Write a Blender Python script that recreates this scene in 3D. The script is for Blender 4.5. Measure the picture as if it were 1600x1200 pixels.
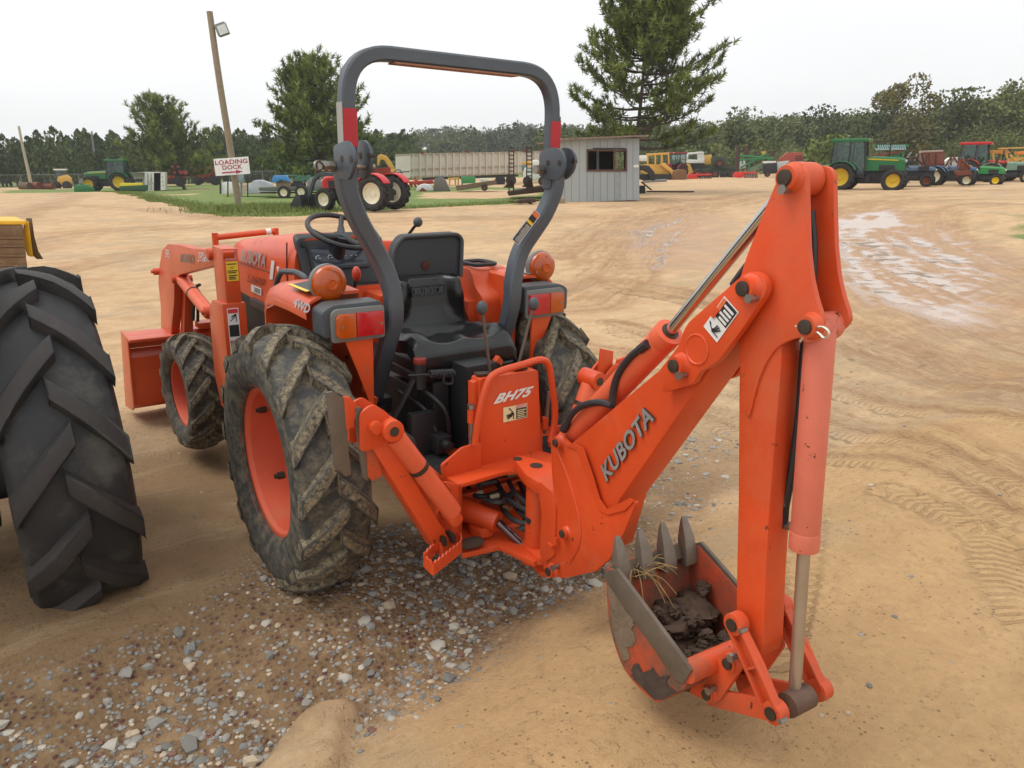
import bpy, bmesh, math, random
import numpy as np
from mathutils import Vector, Matrix

for _o in list(bpy.data.objects):
    bpy.data.objects.remove(_o, do_unlink=True)
SC = bpy.context.scene
COL = SC.collection
rad = math.radians
rng = random.Random(7)

# ------------------------------------------------------------------ camera
def _rx(a): c, s = math.cos(a), math.sin(a); return np.array([[1, 0, 0], [0, c, -s], [0, s, c]])
def _ry(a): c, s = math.cos(a), math.sin(a); return np.array([[c, 0, s], [0, 1, 0], [-s, 0, c]])
def _rz(a): c, s = math.cos(a), math.sin(a); return np.array([[c, -s, 0], [s, c, 0], [0, 0, 1]])
FPX = 1150.0                                             # focal length in pixels of the 1600 px wide photograph
MT = _ry(rad(1.23)) @ _rx(rad(16.64)) @ _rz(rad(36.01))   # the camera seen from the tractor's own frame
CT = np.array([-1.582, -2.789, 1.755])
MW = _ry(rad(-0.6)) @ _rx(rad(16.45)) @ _rz(rad(36.01))   # the camera in the world
RT = MW.T @ MT                                           # small lean of the tractor on uneven ground
CW = RT @ CT
cd = bpy.data.cameras.new('camera'); cam = bpy.data.objects.new('camera', cd); COL.objects.link(cam)
_m = np.eye(4); _m[:3, 0] = MW.T @ [1, 0, 0]; _m[:3, 1] = MW.T @ [0, 0, 1]; _m[:3, 2] = MW.T @ [0, -1, 0]; _m[:3, 3] = CW
cam.matrix_world = Matrix(_m.tolist())
cd.sensor_width = 36.0; cd.sensor_fit = 'HORIZONTAL'; cd.lens = 36.0 * FPX / 1600.0
cd.clip_start = 0.05; cd.clip_end = 3000
SC.camera = cam

# ------------------------------------------------------------------ daylight: an overcast sky and a wide soft sun
SUN_EL, SUN_AZ = rad(62), rad(-60)
w = bpy.data.worlds.new('World'); SC.world = w; w.use_nodes = True
nt = w.node_tree; nt.nodes.clear()
def N(t, kind, **kw):
    n = t.nodes.new(kind)
    for k, v in kw.items(): setattr(n, k, v)
    return n
out = N(nt, 'ShaderNodeOutputWorld'); bg = N(nt, 'ShaderNodeBackground')
sky = N(nt, 'ShaderNodeTexSky'); sky.sky_type = 'NISHITA'; sky.sun_disc = False
sky.sun_elevation = SUN_EL; sky.sun_rotation = SUN_AZ; sky.air_density = 1.0; sky.dust_density = 6.0; sky.ozone_density = 1.0
hs = N(nt, 'ShaderNodeHueSaturation'); hs.inputs['Saturation'].default_value = 0.15
tc = N(nt, 'ShaderNodeTexCoord'); sx = N(nt, 'ShaderNodeSeparateXYZ')
mr = N(nt, 'ShaderNodeMapRange'); mr.clamp = True                      # overcast sky: brighter towards the zenith
mr.inputs['From Min'].default_value = 0.0; mr.inputs['From Max'].default_value = 1.0
mr.inputs['To Min'].default_value = 9.9; mr.inputs['To Max'].default_value = 12.0
nz = N(nt, 'ShaderNodeTexNoise'); nz.inputs['Scale'].default_value = 1.6; nz.inputs['Detail'].default_value = 4
mpn = N(nt, 'ShaderNodeMapping'); mpn.inputs['Scale'].default_value = (1, 1, 4)
cm = N(nt, 'ShaderNodeMapRange'); cm.inputs['From Min'].default_value = .3; cm.inputs['From Max'].default_value = .7
cm.inputs['To Min'].default_value = .96; cm.inputs['To Max'].default_value = 1.04
mm = N(nt, 'ShaderNodeMath', operation='MULTIPLY')
cl = N(nt, 'ShaderNodeCombineColor')
mt2 = N(nt, 'ShaderNodeMath', operation='MULTIPLY'); mt2.inputs[1].default_value = 1.012
mt3 = N(nt, 'ShaderNodeMath', operation='MULTIPLY'); mt3.inputs[1].default_value = 1.02
mx = N(nt, 'ShaderNodeMix', data_type='RGBA'); mx.inputs['Factor'].default_value = 0.9
L = nt.links.new
L(tc.outputs['Generated'], sx.inputs[0]); L(sx.outputs['Z'], mr.inputs['Value'])
L(tc.outputs['Generated'], mpn.inputs['Vector']); L(mpn.outputs[0], nz.inputs['Vector']); L(nz.outputs['Fac'], cm.inputs['Value'])
L(mr.outputs[0], mm.inputs[0]); L(cm.outputs[0], mm.inputs[1])
L(mm.outputs[0], cl.inputs[0]); L(mm.outputs[0], mt2.inputs[0]); L(mt2.outputs[0], cl.inputs[1]); L(mm.outputs[0], mt3.inputs[0]); L(mt3.outputs[0], cl.inputs[2])
L(sky.outputs[0], hs.inputs['Color']); L(hs.outputs[0], mx.inputs[6]); L(cl.outputs[0], mx.inputs[7])
L(mx.outputs[2], bg.inputs['Color']); bg.inputs['Strength'].default_value = 0.1
L(bg.outputs[0], out.inputs['Surface'])
sl = bpy.data.lights.new('sun', 'SUN'); sl.energy = 1.3; sl.angle = rad(30); sl.color = (1, .97, .92)
so = bpy.data.objects.new('sun', sl); COL.objects.link(so)
# sun direction: high, from behind and to the left of the camera, soft
_d = Vector((math.sin(SUN_AZ) * math.cos(SUN_EL), math.cos(SUN_AZ) * math.cos(SUN_EL), math.sin(SUN_EL)))
so.rotation_euler = _d.to_track_quat('Z', 'Y').to_euler()
vs = SC.view_settings; vs.view_transform = 'Standard'; vs.look = 'None'; vs.gamma = 1.0; vs.use_curve_mapping = False; vs.exposure = 0.2
SC.render.film_transparent = False
SC.cycles.max_bounces = 6; SC.cycles.diffuse_bounces = 3; SC.cycles.glossy_bounces = 3; SC.cycles.transmission_bounces = 4; SC.cycles.transparent_max_bounces = 6

# ------------------------------------------------------------------ where a pixel of the photograph meets a plane
def _ray(M, px, py): return M.T @ np.array([(px - 800) / FPX, 1.0, (600 - py) / FPX])
def on(px, py, n, c):
    n = np.asarray(n, float); d = _ray(MT, px, py); return CT + d * ((c - n @ CT) / (n @ d))
def PX(p, x): return on(p[0], p[1], (1, 0, 0), x)
def PY(p, y): return on(p[0], p[1], (0, 1, 0), y)
def PZ(p, z): return on(p[0], p[1], (0, 0, 1), z)
SW = rad(-5.0)                                           # swing of the backhoe
BB = np.array([math.sin(SW), -math.cos(SW), 0]); BP = np.array([math.cos(SW), math.sin(SW), 0]); BO = np.array([-.03, -.745, 0])
def PB(p, w_): return on(p[0], p[1], BP, BP @ BO + w_)     # on the backhoe's own plane, w_ to the right of its middle
def BQ(r_, z, w_): return BO + BB * r_ + BP * w_ + np.array([0, 0, z])
def WD(px, py, dist):                                    # world point on a pixel's ray at a horizontal distance
    d = _ray(MW, px, py); return CW + d * (dist / math.hypot(d[0], d[1]))
def WZ(px, py, z):
    d = _ray(MW, px, py); return CW + d * ((z - CW[2]) / d[2])
def wpx(p):
    d = MW @ (np.asarray(p, float) - CW); return 800 + FPX * d[0] / d[1], 600 - FPX * d[2] / d[1]
def T2W(p): return RT @ np.asarray(p, float)
VR = MW.T @ np.array([1, 0, 0]); VR = VR / np.linalg.norm(VR[:2])    # horizontal direction to the right of the picture
VF = np.array([-VR[1], VR[0], 0.0])                                   # and away from it
AZV = math.atan2(VR[1], VR[0])

# ------------------------------------------------------------------ objects
def empty(name, loc=(0, 0, 0), rotz=0.0, label=None, cat=None, group=None):
    o = bpy.data.objects.new(name, None); COL.objects.link(o); o.location = tuple(loc); o.rotation_euler = (0, 0, rotz)
    o.empty_display_size = .1
    return tag(o, label, cat, group)
def tag(o, label=None, cat=None, group=None, kind=None):
    if label: o['label'] = label
    if cat: o['category'] = cat
    if group: o['group'] = group
    if kind: o['kind'] = kind
    return o
def copy_tree(o, parent=None, loc=None, rotz=None, label=None, group=None):
    c = o.copy(); COL.objects.link(c)
    if parent is not None: c.parent = parent
    for ch in list(o.children): copy_tree(ch, c)
    if loc is not None: c.location = tuple(loc)
    if rotz is not None: c.rotation_euler = (0, 0, rotz)
    if label: c['label'] = label
    if group: c['group'] = group
    return c

def V3(p): return np.asarray(p, float)
def nrm(v):
    v = np.asarray(v, float); return v / (np.linalg.norm(v) + 1e-12)
def frame(d):
    d = nrm(d); a = np.array([0, 0, 1.0]) if abs(d[2]) < .9 else np.array([1.0, 0, 0])
    u = nrm(np.cross(a, d)); return u, np.cross(d, u)

class MB:
    """collects shapes and links them as one mesh object"""
    def __init__(s): s.v = []; s.f = []; s.mi = []; s.cur = 0; s.T = None
    def mat(s, i): s.cur = i; return s
    def add(s, vs, fs):
        b = len(s.v)
        for p in vs:
            p = np.asarray(p, float)
            s.v.append(tuple(p if s.T is None else s.T(p)))
        for f in fs: s.f.append([b + i for i in f]); s.mi.append(s.cur)
        return s
    def box(s, c, size, R=None):
        c = V3(c); h = V3(size) / 2
        pts = [np.array([x, y, z]) * h for x in (-1, 1) for y in (-1, 1) for z in (-1, 1)]
        if R is not None: pts = [R @ p for p in pts]
        return s.add([c + p for p in pts], [(0, 1, 3, 2), (4, 6, 7, 5), (0, 4, 5, 1), (2, 3, 7, 6), (0, 2, 6, 4), (1, 5, 7, 3)])
    def box2(s, a, b):
        a = V3(a); b = V3(b); return s.box((a + b) / 2, abs(b - a))
    def beam(s, p0, p1, w_, h, up=(0, 0, 1)):
        p0 = V3(p0); p1 = V3(p1); d = nrm(p1 - p0); u = np.cross(d, V3(up))
        if np.linalg.norm(u) < 1e-6: u = np.cross(d, [1, 0, 0])
        u = nrm(u); v = np.cross(u, d); R = np.stack([u, d, v], 1)
        return s.box((p0 + p1) / 2, (w_, np.linalg.norm(p1 - p0), h), R)
    def prism(s, pts, vec):
        pts = [V3(p) for p in pts]; vec = V3(vec); n = len(pts)
        nn = np.zeros(3)
        for i in range(n): nn += np.cross(pts[i] - pts[0], pts[(i + 1) % n] - pts[0])
        if nn @ vec > 0: pts = pts[::-1]
        fs = [list(range(n)), list(range(2 * n - 1, n - 1, -1))]
        for i in range(n): j = (i + 1) % n; fs.append([j, i, n + i, n + j])
        return s.add(pts + [p + vec for p in pts], fs)
    def tube(s, path, r, n=10, cap=True, closed=False):
        path = [V3(p) for p in path]; m = len(path); rs = r if hasattr(r, '__len__') else [r] * m
        tang = []
        for i in range(m):
            a = path[(i - 1) % m] if (closed or i > 0) else path[i]; b = path[(i + 1) % m] if (closed or i < m - 1) else path[i]
            tang.append(nrm(b - a))
        u, v = frame(tang[0]); vs = []
        for i in range(m):
            u = u - tang[i] * (u @ tang[i]); u = nrm(u); v = np.cross(tang[i], u)
            for k in range(n):
                a = 2 * math.pi * k / n; vs.append(path[i] + rs[i] * (math.cos(a) * u + math.sin(a) * v))
        fs = []
        for i in range(m if closed else m - 1):
            j = (i + 1) % m
            for k in range(n):
                l = (k + 1) % n; fs.append((i * n + k, i * n + l, j * n + l, j * n + k))
        if cap and not closed: fs += [list(range(n))[::-1], [(m - 1) * n + k for k in range(n)]]
        return s.add(vs, fs)
    def cyl(s, p0, p1, r, n=16, r1=None): return s.tube([p0, p1], [r, r if r1 is None else r1], n)
    def rsweep(s, path, w_, h, side, cap=True):
        """rectangular section along a path: w_ along the fixed side axis, h across it"""
        path = [V3(p) for p in path]; side = nrm(side); m = len(path); vs = []
        ws = w_ if hasattr(w_, '__len__') else [w_] * m; hs_ = h if hasattr(h, '__len__') else [h] * m
        for i in range(m):
            t = nrm(path[min(i + 1, m - 1)] - path[max(i - 1, 0)]); q = nrm(np.cross(side, t)); c = min(ws[i], hs_[i]) * .14
            a, b = ws[i] / 2, hs_[i] / 2
            for x, y in ((-a + c, -b), (a - c, -b), (a, -b + c), (a, b - c), (a - c, b), (-a + c, b), (-a, b - c), (-a, -b + c)):
                vs.append(path[i] + side * x + q * y)
        fs = []
        for i in range(m - 1):
            for k in range(8): l = (k + 1) % 8; fs.append((i * 8 + l, i * 8 + k, (i + 1) * 8 + k, (i + 1) * 8 + l))
        if cap: fs += [list(range(8)), [(m - 1) * 8 + k for k in range(8)][::-1]]
        return s.add(vs, fs)
    def lathe(s, c, axis, prof, n=24, close=False, cap=True):
        """prof: (radius, height along the axis)"""
        c = V3(c); d = nrm(axis); u, v = frame(d); m = len(prof); vs = []
        for r_, h in prof:
            for k in range(n):
                a = 2 * math.pi * k / n; vs.append(c + d * h + r_ * (math.cos(a) * u + math.sin(a) * v))
        fs = []
        for i in range(m if close else m - 1):
            j = (i + 1) % m
            for k in range(n): l = (k + 1) % n; fs.append((i * n + k, i * n + l, j * n + l, j * n + k))
        if cap and not close:
            if prof[0][0] > 1e-4: fs.append([k for k in range(n)][::-1])
            if prof[-1][0] > 1e-4: fs.append([(m - 1) * n + k for k in range(n)])
        return s.add(vs, fs)
    def ball(s, c, r, n=12, m=8, sc=(1, 1, 1)):
        prof = [(max(1e-5, math.sin(math.pi * i / m)) * r, -math.cos(math.pi * i / m) * r) for i in range(m + 1)]
        T = s.T; b = len(s.v); s.T = None; s.lathe((0, 0, 0), (0, 0, 1), prof, n); s.T = T
        for i in range(b, len(s.v)):
            p = V3(s.v[i]) * V3(sc) + V3(c); s.v[i] = tuple(p if T is None else T(p))
        return s
    def grid(s, fn, nu, nv):
        vs = [fn(i / nu, j / nv) for i in range(nu + 1) for j in range(nv + 1)]
        fs = [(i * (nv + 1) + j, (i + 1) * (nv + 1) + j, (i + 1) * (nv + 1) + j + 1, i * (nv + 1) + j + 1) for i in range(nu) for j in range(nv)]
        return s.add(vs, fs)
    def mesh(s, name, mats, bevel=0.0, smooth=35.0, subdiv=0, weld=False):
        me = bpy.data.meshes.new(name); me.from_pydata(s.v, [], s.f)
        for m in (mats if isinstance(mats, (list, tuple)) else [mats]): me.materials.append(m)
        me.polygons.foreach_set('material_index', s.mi)
        bm = bmesh.new(); bm.from_mesh(me)
        if weld: bmesh.ops.remove_doubles(bm, verts=bm.verts, dist=1e-4)
        bmesh.ops.recalc_face_normals(bm, faces=bm.faces) if weld == 2 else None
        if bevel > 0:
            es = [e for e in bm.edges if len(e.link_faces) == 2 and e.calc_face_angle(0) > rad(28)]
            bmesh.ops.bevel(bm, geom=es, offset=bevel, offset_type='OFFSET', segments=2, profile=.6, affect='EDGES', clamp_overlap=True)
        bm.to_mesh(me); bm.free()
        if smooth:
            me.polygons.foreach_set('use_smooth', [True] * len(me.polygons)); me.set_sharp_from_angle(angle=rad(smooth))
        me.update(); return me
    def build(s, name, mats, parent=None, bevel=0.0, smooth=35.0, label=None, weld=False):
        return link(name, s.mesh(name, mats, bevel, smooth, weld=weld), parent, label)
def link(name, me, parent=None, label=None, loc=None):
    o = bpy.data.objects.new(name, me); COL.objects.link(o)
    if parent is not None: o.parent = parent
    if label: o['label'] = label
    if loc is not None: o.location = tuple(loc)
    return o

def smoothpath(pts, k=6):
    """Catmull-Rom through points"""
    pts = [V3(p) for p in pts]; P = [2 * pts[0] - pts[1]] + pts + [2 * pts[-1] - pts[-2]]; o = []
    for i in range(1, len(P) - 2):
        for j in range(k):
            t = j / k; a, b, c, d = P[i - 1], P[i], P[i + 1], P[i + 2]
            o.append(.5 * (2 * b + (c - a) * t + (2 * a - 5 * b + 4 * c - d) * t * t + (3 * b - a - 3 * c + d) * t ** 3))
    o.append(pts[-1]); return o
def roundpoly(pts, r, n=5):
    """round the corners of a polygon or open list of 3D points; r may be a list"""
    pts = [V3(p) for p in pts]; m = len(pts); o = []; rr = r if hasattr(r, '__len__') else [r] * m
    for i in range(m):
        a, b, c = pts[i - 1], pts[i], pts[(i + 1) % m]
        d1 = np.linalg.norm(a - b); d2 = np.linalg.norm(c - b); q = min(rr[i], d1 * .48, d2 * .48)
        if q < 1e-5: o.append(b); continue
        p0 = b + (a - b) / d1 * q; p1 = b + (c - b) / d2 * q
        for k in range(n + 1):
            t = k / n; o.append((1 - t) ** 2 * p0 + 2 * t * (1 - t) * b + t * t * p1)
    return o
def circ(c, u, v, r, n=14, a0=0, a1=2 * math.pi):
    return [V3(c) + r * (math.cos(a0 + (a1 - a0) * k / n) * V3(u) + math.sin(a0 + (a1 - a0) * k / n) * V3(v)) for k in range(n)]

# ------------------------------------------------------------------ materials
def srgb(r, g, b):
    f = lambda c: c / 12.92 if c <= .04045 else ((c + .055) / 1.055) ** 2.4
    return (f(r / 255), f(g / 255), f(b / 255))
MATS = {}
def mat(name, col, rough=.5, metal=0.0, var=.12, scale=6.0, dirt=0.0, dirtcol=(.30, .19, .09), dirtscale=5.0, bump=0.0, bumpscale=60.0, spec=.5, top=0.0, chips=0.0, chipcol=(.03, .015, .012), trans=0.0, coat=0.0, emit=0.0):
    """paint, rubber, metal... with uneven tone, dirt in patches and settled on upward faces, and worn chips"""
    if name in MATS: return MATS[name]
    m = bpy.data.materials.new(name); m.use_nodes = True; t = m.node_tree; b = t.nodes['Principled BSDF']
    L = t.links.new; tcn = N(t, 'ShaderNodeTexCoord'); co = tcn.outputs['Object']
    n1 = N(t, 'ShaderNodeTexNoise'); n1.inputs['Scale'].default_value = scale; n1.inputs['Detail'].default_value = 6; n1.inputs['Roughness'].default_value = .65; L(co, n1.inputs['Vector'])
    r1 = N(t, 'ShaderNodeMapRange'); r1.inputs['From Min'].default_value = .28; r1.inputs['From Max'].default_value = .72; r1.inputs['To Min'].default_value = 1 - var; r1.inputs['To Max'].default_value = 1 + var; L(n1.outputs['Fac'], r1.inputs['Value'])
    v = N(t, 'ShaderNodeVectorMath', operation='SCALE'); v.inputs[0].default_value = col; L(r1.outputs[0], v.inputs['Scale']); c = v.outputs[0]
    rg = None
    if chips > 0:
        n3 = N(t, 'ShaderNodeTexNoise'); n3.inputs['Scale'].default_value = 22; n3.inputs['Detail'].default_value = 5; n3.inputs['Roughness'].default_value = .7; L(co, n3.inputs['Vector'])
        r3 = N(t, 'ShaderNodeMapRange'); r3.inputs['From Min'].default_value = .70 - chips * .1; r3.inputs['From Max'].default_value = .72 - chips * .1; L(n3.outputs['Fac'], r3.inputs['Value'])
        x = N(t, 'ShaderNodeMix', data_type='RGBA'); L(r3.outputs[0], x.inputs['Factor']); L(c, x.inputs[6]); x.inputs[7].default_value = (*chipcol, 1); c = x.outputs[2]
    if dirt > 0 or top > 0:
        n2 = N(t, 'ShaderNodeTexNoise'); n2.inputs['Scale'].default_value = dirtscale; n2.inputs['Detail'].default_value = 8; n2.inputs['Roughness'].default_value = .72; L(co, n2.inputs['Vector'])
        r2 = N(t, 'ShaderNodeMapRange'); r2.inputs['From Min'].default_value = .62 - dirt * .35; r2.inputs['From Max'].default_value = .78 - dirt * .2; r2.inputs['To Max'].default_value = min(1, .35 + dirt); L(n2.outputs['Fac'], r2.inputs['Value']); fac = r2.outputs[0]
        if top > 0:
            g = N(t, 'ShaderNodeNewGeometry'); sz = N(t, 'ShaderNodeSeparateXYZ'); L(g.outputs['Normal'], sz.inputs[0])
            r4 = N(t, 'ShaderNodeMapRange'); r4.inputs['From Min'].default_value = .5; r4.inputs['From Max'].default_value = 1; r4.inputs['To Max'].default_value = top; L(sz.outputs['Z'], r4.inputs['Value'])
            ml = N(t, 'ShaderNodeMath', operation='MULTIPLY'); L(r4.outputs[0], ml.inputs[0]); L(n2.outputs['Fac'], ml.inputs[1])
            ad = N(t, 'ShaderNodeMath', operation='ADD', use_clamp=True); L(ml.outputs[0], ad.inputs[0])
            if dirt > 0: L(fac, ad.inputs[1])
            else: ad.inputs[1].default_value = 0
            fac = ad.outputs[0]
        x = N(t, 'ShaderNodeMix', data_type='RGBA'); L(fac, x.inputs['Factor']); L(c, x.inputs[6]); x.inputs[7].default_value = (*dirtcol, 1); c = x.outputs[2]
        rr = N(t, 'ShaderNodeMapRange'); rr.inputs['To Min'].default_value = rough; rr.inputs['To Max'].default_value = max(rough, .85); L(fac, rr.inputs['Value']); rg = rr.outputs[0]
    L(c, b.inputs['Base Color'])
    if rg is not None: L(rg, b.inputs['Roughness'])
    else:
        rr = N(t, 'ShaderNodeMapRange'); rr.inputs['From Min'].default_value = .3; rr.inputs['From Max'].default_value = .7; rr.inputs['To Min'].default_value = rough * .85; rr.inputs['To Max'].default_value = min(1, rough * 1.2); L(n1.outputs['Fac'], rr.inputs['Value']); L(rr.outputs[0], b.inputs['Roughness'])
    b.inputs['Metallic'].default_value = metal; b.inputs['Specular IOR Level'].default_value = spec
    if trans: b.inputs['Transmission Weight'].default_value = trans
    if coat: b.inputs['Coat Weight'].default_value = coat; b.inputs['Coat Roughness'].default_value = .15
    if bump > 0:
        n4 = N(t, 'ShaderNodeTexNoise'); n4.inputs['Scale'].default_value = bumpscale; n4.inputs['Detail'].default_value = 6; L(co, n4.inputs['Vector'])
        bp = N(t, 'ShaderNodeBump'); bp.inputs['Strength'].default_value = bump; bp.inputs['Distance'].default_value = .01; L(n4.outputs['Fac'], bp.inputs['Height']); L(bp.outputs[0], b.inputs['Normal'])
    MATS[name] = m; return m

SAND = (.36, .225, .10)
ORA = mat('orange_paint', (.59, .070, .013), .38, var=.13, scale=3.5, dirt=.20, dirtscale=4, dirtcol=(.34, .11, .045), top=.25, coat=.15)
ORB = mat('orange_backhoe_paint', (.60, .066, .012), .42, var=.16, scale=2.4, dirt=.34, dirtscale=3.4, dirtcol=(.50, .105, .036), chips=.34, chipcol=(.05, .018, .012), bump=.05, bumpscale=90)
ORW = mat('orange_worn_paint', (.56, .070, .016), .55, var=.16, scale=5, dirt=.30, dirtscale=6, dirtcol=(.20, .10, .055), chips=.35)
ORR = mat('orange_rim_paint', (.62, .10, .045), .55, var=.12, scale=4, dirt=.22, dirtscale=4, dirtcol=(.36, .17, .08))
SAL = mat('faded_salmon_paint', (.60, .145, .090), .5, var=.10, scale=6, dirt=.1, dirtscale=5, dirtcol=(.45, .10, .05), chips=.45, chipcol=(.10, .022, .014))
SAM = mat('faded_orange_paint', (.68, .115, .045), .48, var=.10, scale=6, dirt=.08, dirtscale=5, dirtcol=(.30, .09, .04), chips=.12)
GRY = mat('grey_frame_paint', (.066, .080, .096), .42, var=.14, scale=5, dirt=.06, dirtcol=(.16, .12, .09))
PLA = mat('dark_plastic', (.016, .017, .020), .5, var=.15, top=.10)
PLG = mat('grey_plastic', (.055, .063, .072), .55, var=.12, top=.1)
PLL = mat('pale_grey_plastic', (.15, .16, .15), .55, var=.1)
VIN = mat('black_vinyl', (.008, .0085, .0095), .27, var=.25, scale=9, dirt=.05, dirtcol=(.07, .06, .05), bump=.08, bumpscale=160)
IRO = mat('black_iron', (.009, .009, .010), .6, var=.25, dirt=.1, dirtcol=(.07, .05, .035))
IRG = mat('dark_casting', (.010, .0105, .012), .55, var=.2, dirt=.12, dirtcol=(.05, .038, .025))
STE = mat('chrome_rod', (.55, .55, .55), .16, metal=1.0, var=.06)
STD = mat('dull_steel', (.30, .28, .25), .42, metal=.9, var=.2, dirt=.1, dirtcol=(.2, .13, .08))
BOL = mat('dark_pin', (.05, .035, .025), .55, metal=.3, var=.3)
WRN = mat('worn_steel', (.14, .112, .085), .55, metal=.35, var=.25, scale=9, dirt=.25, dirtcol=(.12, .085, .05))
TOO = mat('worn_tooth_steel', (.19, .155, .12), .5, metal=.4, var=.25, scale=12, dirt=.15, dirtcol=(.14, .09, .05))
HOS = mat('black_hose', (.022, .022, .024), .5, var=.2, bump=.1)
RUB = mat('muddy_rubber', (.040, .040, .038), .75, var=.2, scale=5, dirt=.50, dirtscale=22, dirtcol=(.20, .165, .105), bump=.25, bumpscale=45)
RUL = mat('muddy_lug_rubber', (.030, .030, .028), .85, var=.3, scale=10, dirt=.70, dirtscale=55, dirtcol=(.28, .22, .13), bump=.6, bumpscale=70)
RBB = mat('worn_black_rubber', (.017, .017, .018), .62, var=.3, scale=4, dirt=.30, dirtscale=4, dirtcol=(.12, .11, .085), bump=.15, bumpscale=50)
RBL = mat('worn_lug_rubber', (.030, .025, .023), .68, var=.16, scale=5, dirt=.06, dirtcol=(.13, .1, .07), bump=.2, bumpscale=60)
AMB = mat('amber_lens', (.43, .068, .002), .22, var=.10, scale=20, coat=.5)
REDL = mat('red_lens', (.42, .006, .012), .2, var=.15, scale=30, coat=.5)
TAPE = mat('red_tape', (.40, .008, .016), .35, var=.06)
TAPEW = mat('silver_tape', (.33, .31, .27), .4, var=.1)
DWH = mat('white_decal', (.68, .68, .66), .45, var=.06)
DBK = mat('black_decal', (.02, .02, .022), .5, var=.06)
DYE = mat('yellow_decal', (.75, .50, .03), .45, var=.08)
DCR = mat('cream_decal', (.68, .60, .34), .45, var=.06)
DRE = mat('red_decal', (.55, .04, .035), .45, var=.06)
DSI = mat('silver_lettering', (.33, .33, .32), .35, metal=.35, var=.15, scale=14)
MUD = mat('dark_soil', (.060, .036, .022), .95, var=.35, scale=12, dirt=.15, dirtcol=(.11, .07, .04), bump=.8, bumpscale=40)
GLD = mat('dash_glass', (.035, .045, .06), .12, var=.1)
REDK = mat('red_knob', (.55, .05, .02), .35, var=.1)

# ------------------------------------------------------------------ lettering: real letters, slightly raised
def text_mesh(string, mat_, bold=0.0, shear=0.0, depth=.002):
    cu = bpy.data.curves.new('lettering', 'FONT'); cu.body = string; cu.size = 1; cu.shear = shear; cu.offset = bold; cu.extrude = 0
    cu.resolution_u = 3; cu.space_character = 1.0 + bold * 1.5
    o = bpy.data.objects.new('lettering', cu); COL.objects.link(o)
    dg = bpy.context.evaluated_depsgraph_get(); me = bpy.data.meshes.new_from_object(o.evaluated_get(dg))
    bpy.data.objects.remove(o, do_unlink=True); me.materials.clear(); me.materials.append(mat_)
    n = len(me.vertices); a = np.empty(n * 3); me.vertices.foreach_get('co', a); a = a.reshape(-1, 3)
    a[:, :2] -= a[:, :2].min(0); a[:, :2] /= a[:, :2].max(0); a[:, 2] = 0
    return me, a
def lettering(string, bl, br, tl, mat_, parent, bold=0.0, shear=0.0, lift=.002, name='lettering', grow=0.0):
    """writing that fills the parallelogram bottom-left, bottom-right, top-left"""
    me, a = text_mesh(string, mat_, bold, shear)
    bl, br, tl = V3(bl), V3(br), V3(tl); x = br - bl; y = tl - bl; n = nrm(np.cross(x, y))
    g = grow; co = bl + np.outer(a[:, 0] * (1 + 2 * g) - g, x) + np.outer(a[:, 1] * (1 + 2 * g) - g, y) + n * lift
    me.vertices.foreach_set('co', co.ravel()); me.update()
    return link(name, me, parent)
def plate(mb, bl, br, tl, u0=0, u1=1, v0=0, v1=1, lift=.0015, th=.0012):
    """thin label piece inside a parallelogram, fractions u (across) and v (up)"""
    bl, br, tl = V3(bl), V3(br), V3(tl); x = br - bl; y = tl - bl; n = nrm(np.cross(x, y))
    P = lambda u, v: bl + x * u + y * v + n * (lift - th)
    return mb.prism([P(u0, v0), P(u1, v0), P(u1, v1), P(u0, v1)], n * th)
# ================================================================== THE GROUND
def _h2(ix, iy, s):
    n = (ix.astype(np.int64) * 374761393 + iy.astype(np.int64) * 668265263 + s * 974634337) & 0xffffffff
    n = ((n ^ (n >> 13)) * 1274126177) & 0xffffffff
    return ((n ^ (n >> 16)) & 0xffff) / 65535.0
def vnoise(x, y, s=0):
    ix = np.floor(x); iy = np.floor(y); fx = x - ix; fy = y - iy; fx = fx * fx * (3 - 2 * fx); fy = fy * fy * (3 - 2 * fy)
    a = _h2(ix, iy, s); b = _h2(ix + 1, iy, s); c = _h2(ix, iy + 1, s); d = _h2(ix + 1, iy + 1, s)
    return (a * (1 - fx) + b * fx) * (1 - fy) + (c * (1 - fx) + d * fx) * fy
def fbm(x, y, o=4, s=0):
    v = 0; a = .5; t = 0
    for i in range(o): v = v + a * vnoise(x * 2 ** i, y * 2 ** i, s + i * 17); t += a; a *= .5
    return v / t
def sstep(a, b, x): t = np.clip((x - a) / (b - a), 0, 1); return t * t * (3 - 2 * t)

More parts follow.
